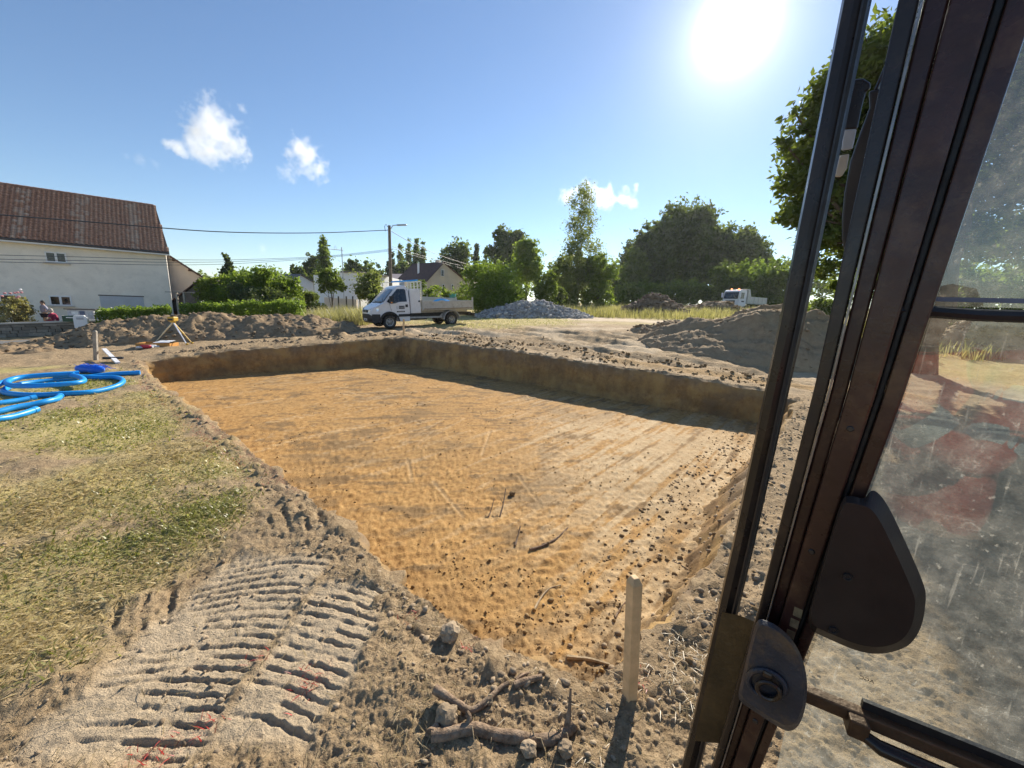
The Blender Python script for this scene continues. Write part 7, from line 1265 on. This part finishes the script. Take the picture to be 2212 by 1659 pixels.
X, Y = scatter(5000, (17, 40), (-22, 12), lambda x, y: sstep(.2, .7, grass_w(x, y))); tag(blades('rough_grass', X, Y, ground_h(X, Y), np.full(len(X), .14), .012, .5, LM['turf'], RNG.uniform(.2, 1, len(X)), .2, .4), 'short rough grass under and beyond the tipper', 'grass', kind='stuff')
# clods: pit floor, right slope, rims, bare ground
def in_pit(x, y): return inpoly(RIM, x, y)
n = 22000; r = np.exp(RNG.uniform(math.log(1.8), math.log(18), n)); a = RNG.uniform(R(-50), R(42), n); X, Y = r * np.sin(a), r * np.cos(a); k = in_pit(X, Y); X, Y = X[k], Y[k]; d = polydist(RIM, X, Y)
dens = np.clip(.14 + .9 * sstep(.05, .4, fbm(X * .7, Y * .7, 4, 195)) + .45 * sstep(1.0, .2, d) * sstep(-2.5, 1.0, X) + .2 * sstep(5, 2.5, np.hypot(X, Y)), 0, 1); k = RNG.uniform(0, 1, len(X)) < dens; X, Y = X[k], Y[k]; d = d[k]
S = (.0035 + .012 * RNG.uniform(0, 1, len(X)) ** 6) * (1 + .05 * np.hypot(X, Y)) * (1 + .5 * sstep(.7, .1, d)); Z = floor_h(X, Y) + S * .2
slp = sstep(1.0, 0, polydist([(5.45,7.25),(3.75,5.45),(2.15,3.36),(1.5,2.6)], X, Y, False)); kk = slp < .35
col = RNG.uniform(0, 1, len(X)) < .55
for nm, kx, mm in (('orange_clods', col, LUMP['orange']), ('brown_clods', ~col, LUMP['brown'])): 
    kq = kx & kk; tag(rocks(nm, np.stack([X[kq], Y[kq], Z[kq]], 1), S[kq], mm), ('crumbs of orange subsoil' if nm[0] == 'o' else 'crumbs of brown soil') + ' scattered over the pit floor', 'soil', kind='stuff')
# slope of the right side: crumbled soil
n = 2600; s_ = RNG.uniform(0, 1, n); P0 = np.array([(6.6, 8.8), (5.45, 7.25), (3.75, 5.45), (2.15, 3.36), (1.5, 2.55), (1.0, 2.12)]); seg = np.concatenate([[0], np.cumsum(np.hypot(*np.diff(P0, axis=0).T))]); X = np.interp(s_ * seg[-1], seg, P0[:, 0]); Y = np.interp(s_ * seg[-1], seg, P0[:, 1]); q = RNG.uniform(-.5, 1.25, n); nn = np.array([-.78, .62]); X2, Y2 = X + nn[0] * q, Y + nn[1] * q
from mathutils.bvhtree import BVHTree
dg = bpy.context.evaluated_depsgraph_get(); bv = [BVHTree.FromObject(o, dg) for o in (pit_wall, pit_floor, rim, ground)]; C = []
for x, y in zip(X2, Y2):
    z = max([h[0].z for h in (b.ray_cast(Vector((x, y, 3)), Vector((0, 0, -1))) for b in bv) if h[0] is not None] or [0]); C.append((x, y, z))
C = np.array(C); S = .006 + .030 * RNG.uniform(0, 1, n) ** 4.5; col = (q > .35) ^ (RNG.uniform(0, 1, n) < .3)
tag(rocks('slumped_brown_clods', C[col], S[col], LUMP['brown']), 'brown clods slumped down the right side of the pit', 'soil', kind='stuff'); tag(rocks('slumped_grey_clods', C[~col], S[~col], LUMP['greyclod']), 'grey clods along the right rim of the pit', 'soil', kind='stuff')
# crumbs on the bare ground and along the rims
n = 26000; r = np.exp(RNG.uniform(math.log(1.1), math.log(20), n)); a = RNG.uniform(R(-60), R(50), n); X, Y = r * np.sin(a), r * np.cos(a); k = ~in_pit(X, Y) & (RNG.uniform(0, 1, n) < np.clip(.15 + .9 * sstep(.0, .4, fbm(X * .9, Y * .9, 4, 197)) + .4 * sstep(.5, .1, polydist(RIM, X, Y)), 0, 1) * (1 - .75 * grass_w(X, Y)) * (1 - .6 * lane(X, Y)[1])); X, Y = X[k], Y[k]; S = (.003 + .014 * RNG.uniform(0, 1, len(X)) ** 5) * (1 + .07 * np.hypot(X, Y)) * (1 + .5 * sstep(.4, .1, polydist(RIM, X, Y)))
tag(rocks('soil_crumbs', np.stack([X, Y, ground_h(X, Y) + S * .15], 1), S, LUMP['greyclod']), 'crumbs and small stones on the bare grey soil', 'soil', kind='stuff')

# larger loose lumps thrown up beyond the far edges of the pit
def edge_lumps(P, n, q0, q1, s0, nm, label, mm):
    P = np.array(P); sg = np.concatenate([[0], np.cumsum(np.hypot(*np.diff(P, axis=0).T))]); s_ = RNG.uniform(0, sg[-1], n); X = np.interp(s_, sg, P[:, 0]); Y = np.interp(s_, sg, P[:, 1]); d = np.array([P[-1, 0] - P[0, 0], P[-1, 1] - P[0, 1]]); d /= np.hypot(*d); nn = np.array([-d[1], d[0]]); nn *= 1 if nn[1] > 0 else -1
    q = RNG.uniform(q0, q1, n); X, Y = X + nn[0] * q, Y + nn[1] * q; k = (fbm(X * .8, Y * .8, 3, 203) > -.02) & ~in_pit(X, Y); X, Y = X[k], Y[k]; S = s0 * (.3 + RNG.uniform(0, 1, len(X)) ** 3); tag(rocks(nm, np.stack([X, Y, ground_h(X, Y) + S * .2], 1), S, mm), label, 'soil', kind='stuff')
edge_lumps([(-11, 12), (-5.2, 17.7)], 900, .15, 1.9, .075, 'bank_clods', 'loose clods on the bank behind the far left pit edge', LUMP['soil'])
edge_lumps([(-4.6, 17.3), (7.2, 9.8)], 1500, .1, 2.4, .06, 'edge_clods', 'loose clods strewn behind the far right pit edge', LUMP['brown'])

# ------------------------------------------------------------------ light summer haze
HZ = NT('summer_haze'); hv = HZ.n('ShaderNodeVolumePrincipled'); hv.inputs['Color'].default_value = (.86, .93, 1, 1); hv.inputs['Density'].default_value = .00018; hv.inputs['Anisotropy'].default_value = .45; HZ.l(hv.outputs[0], HZ.out.inputs['Volume'])
gz_all = np.array([v.co.z for v in ground.data.vertices]); zmin = float(gz_all.min()) - 1.0
tag(MB().box(-1650, 1650, -1650, 1650, zmin, 46).build('haze', HZ.m), kind='stuff')
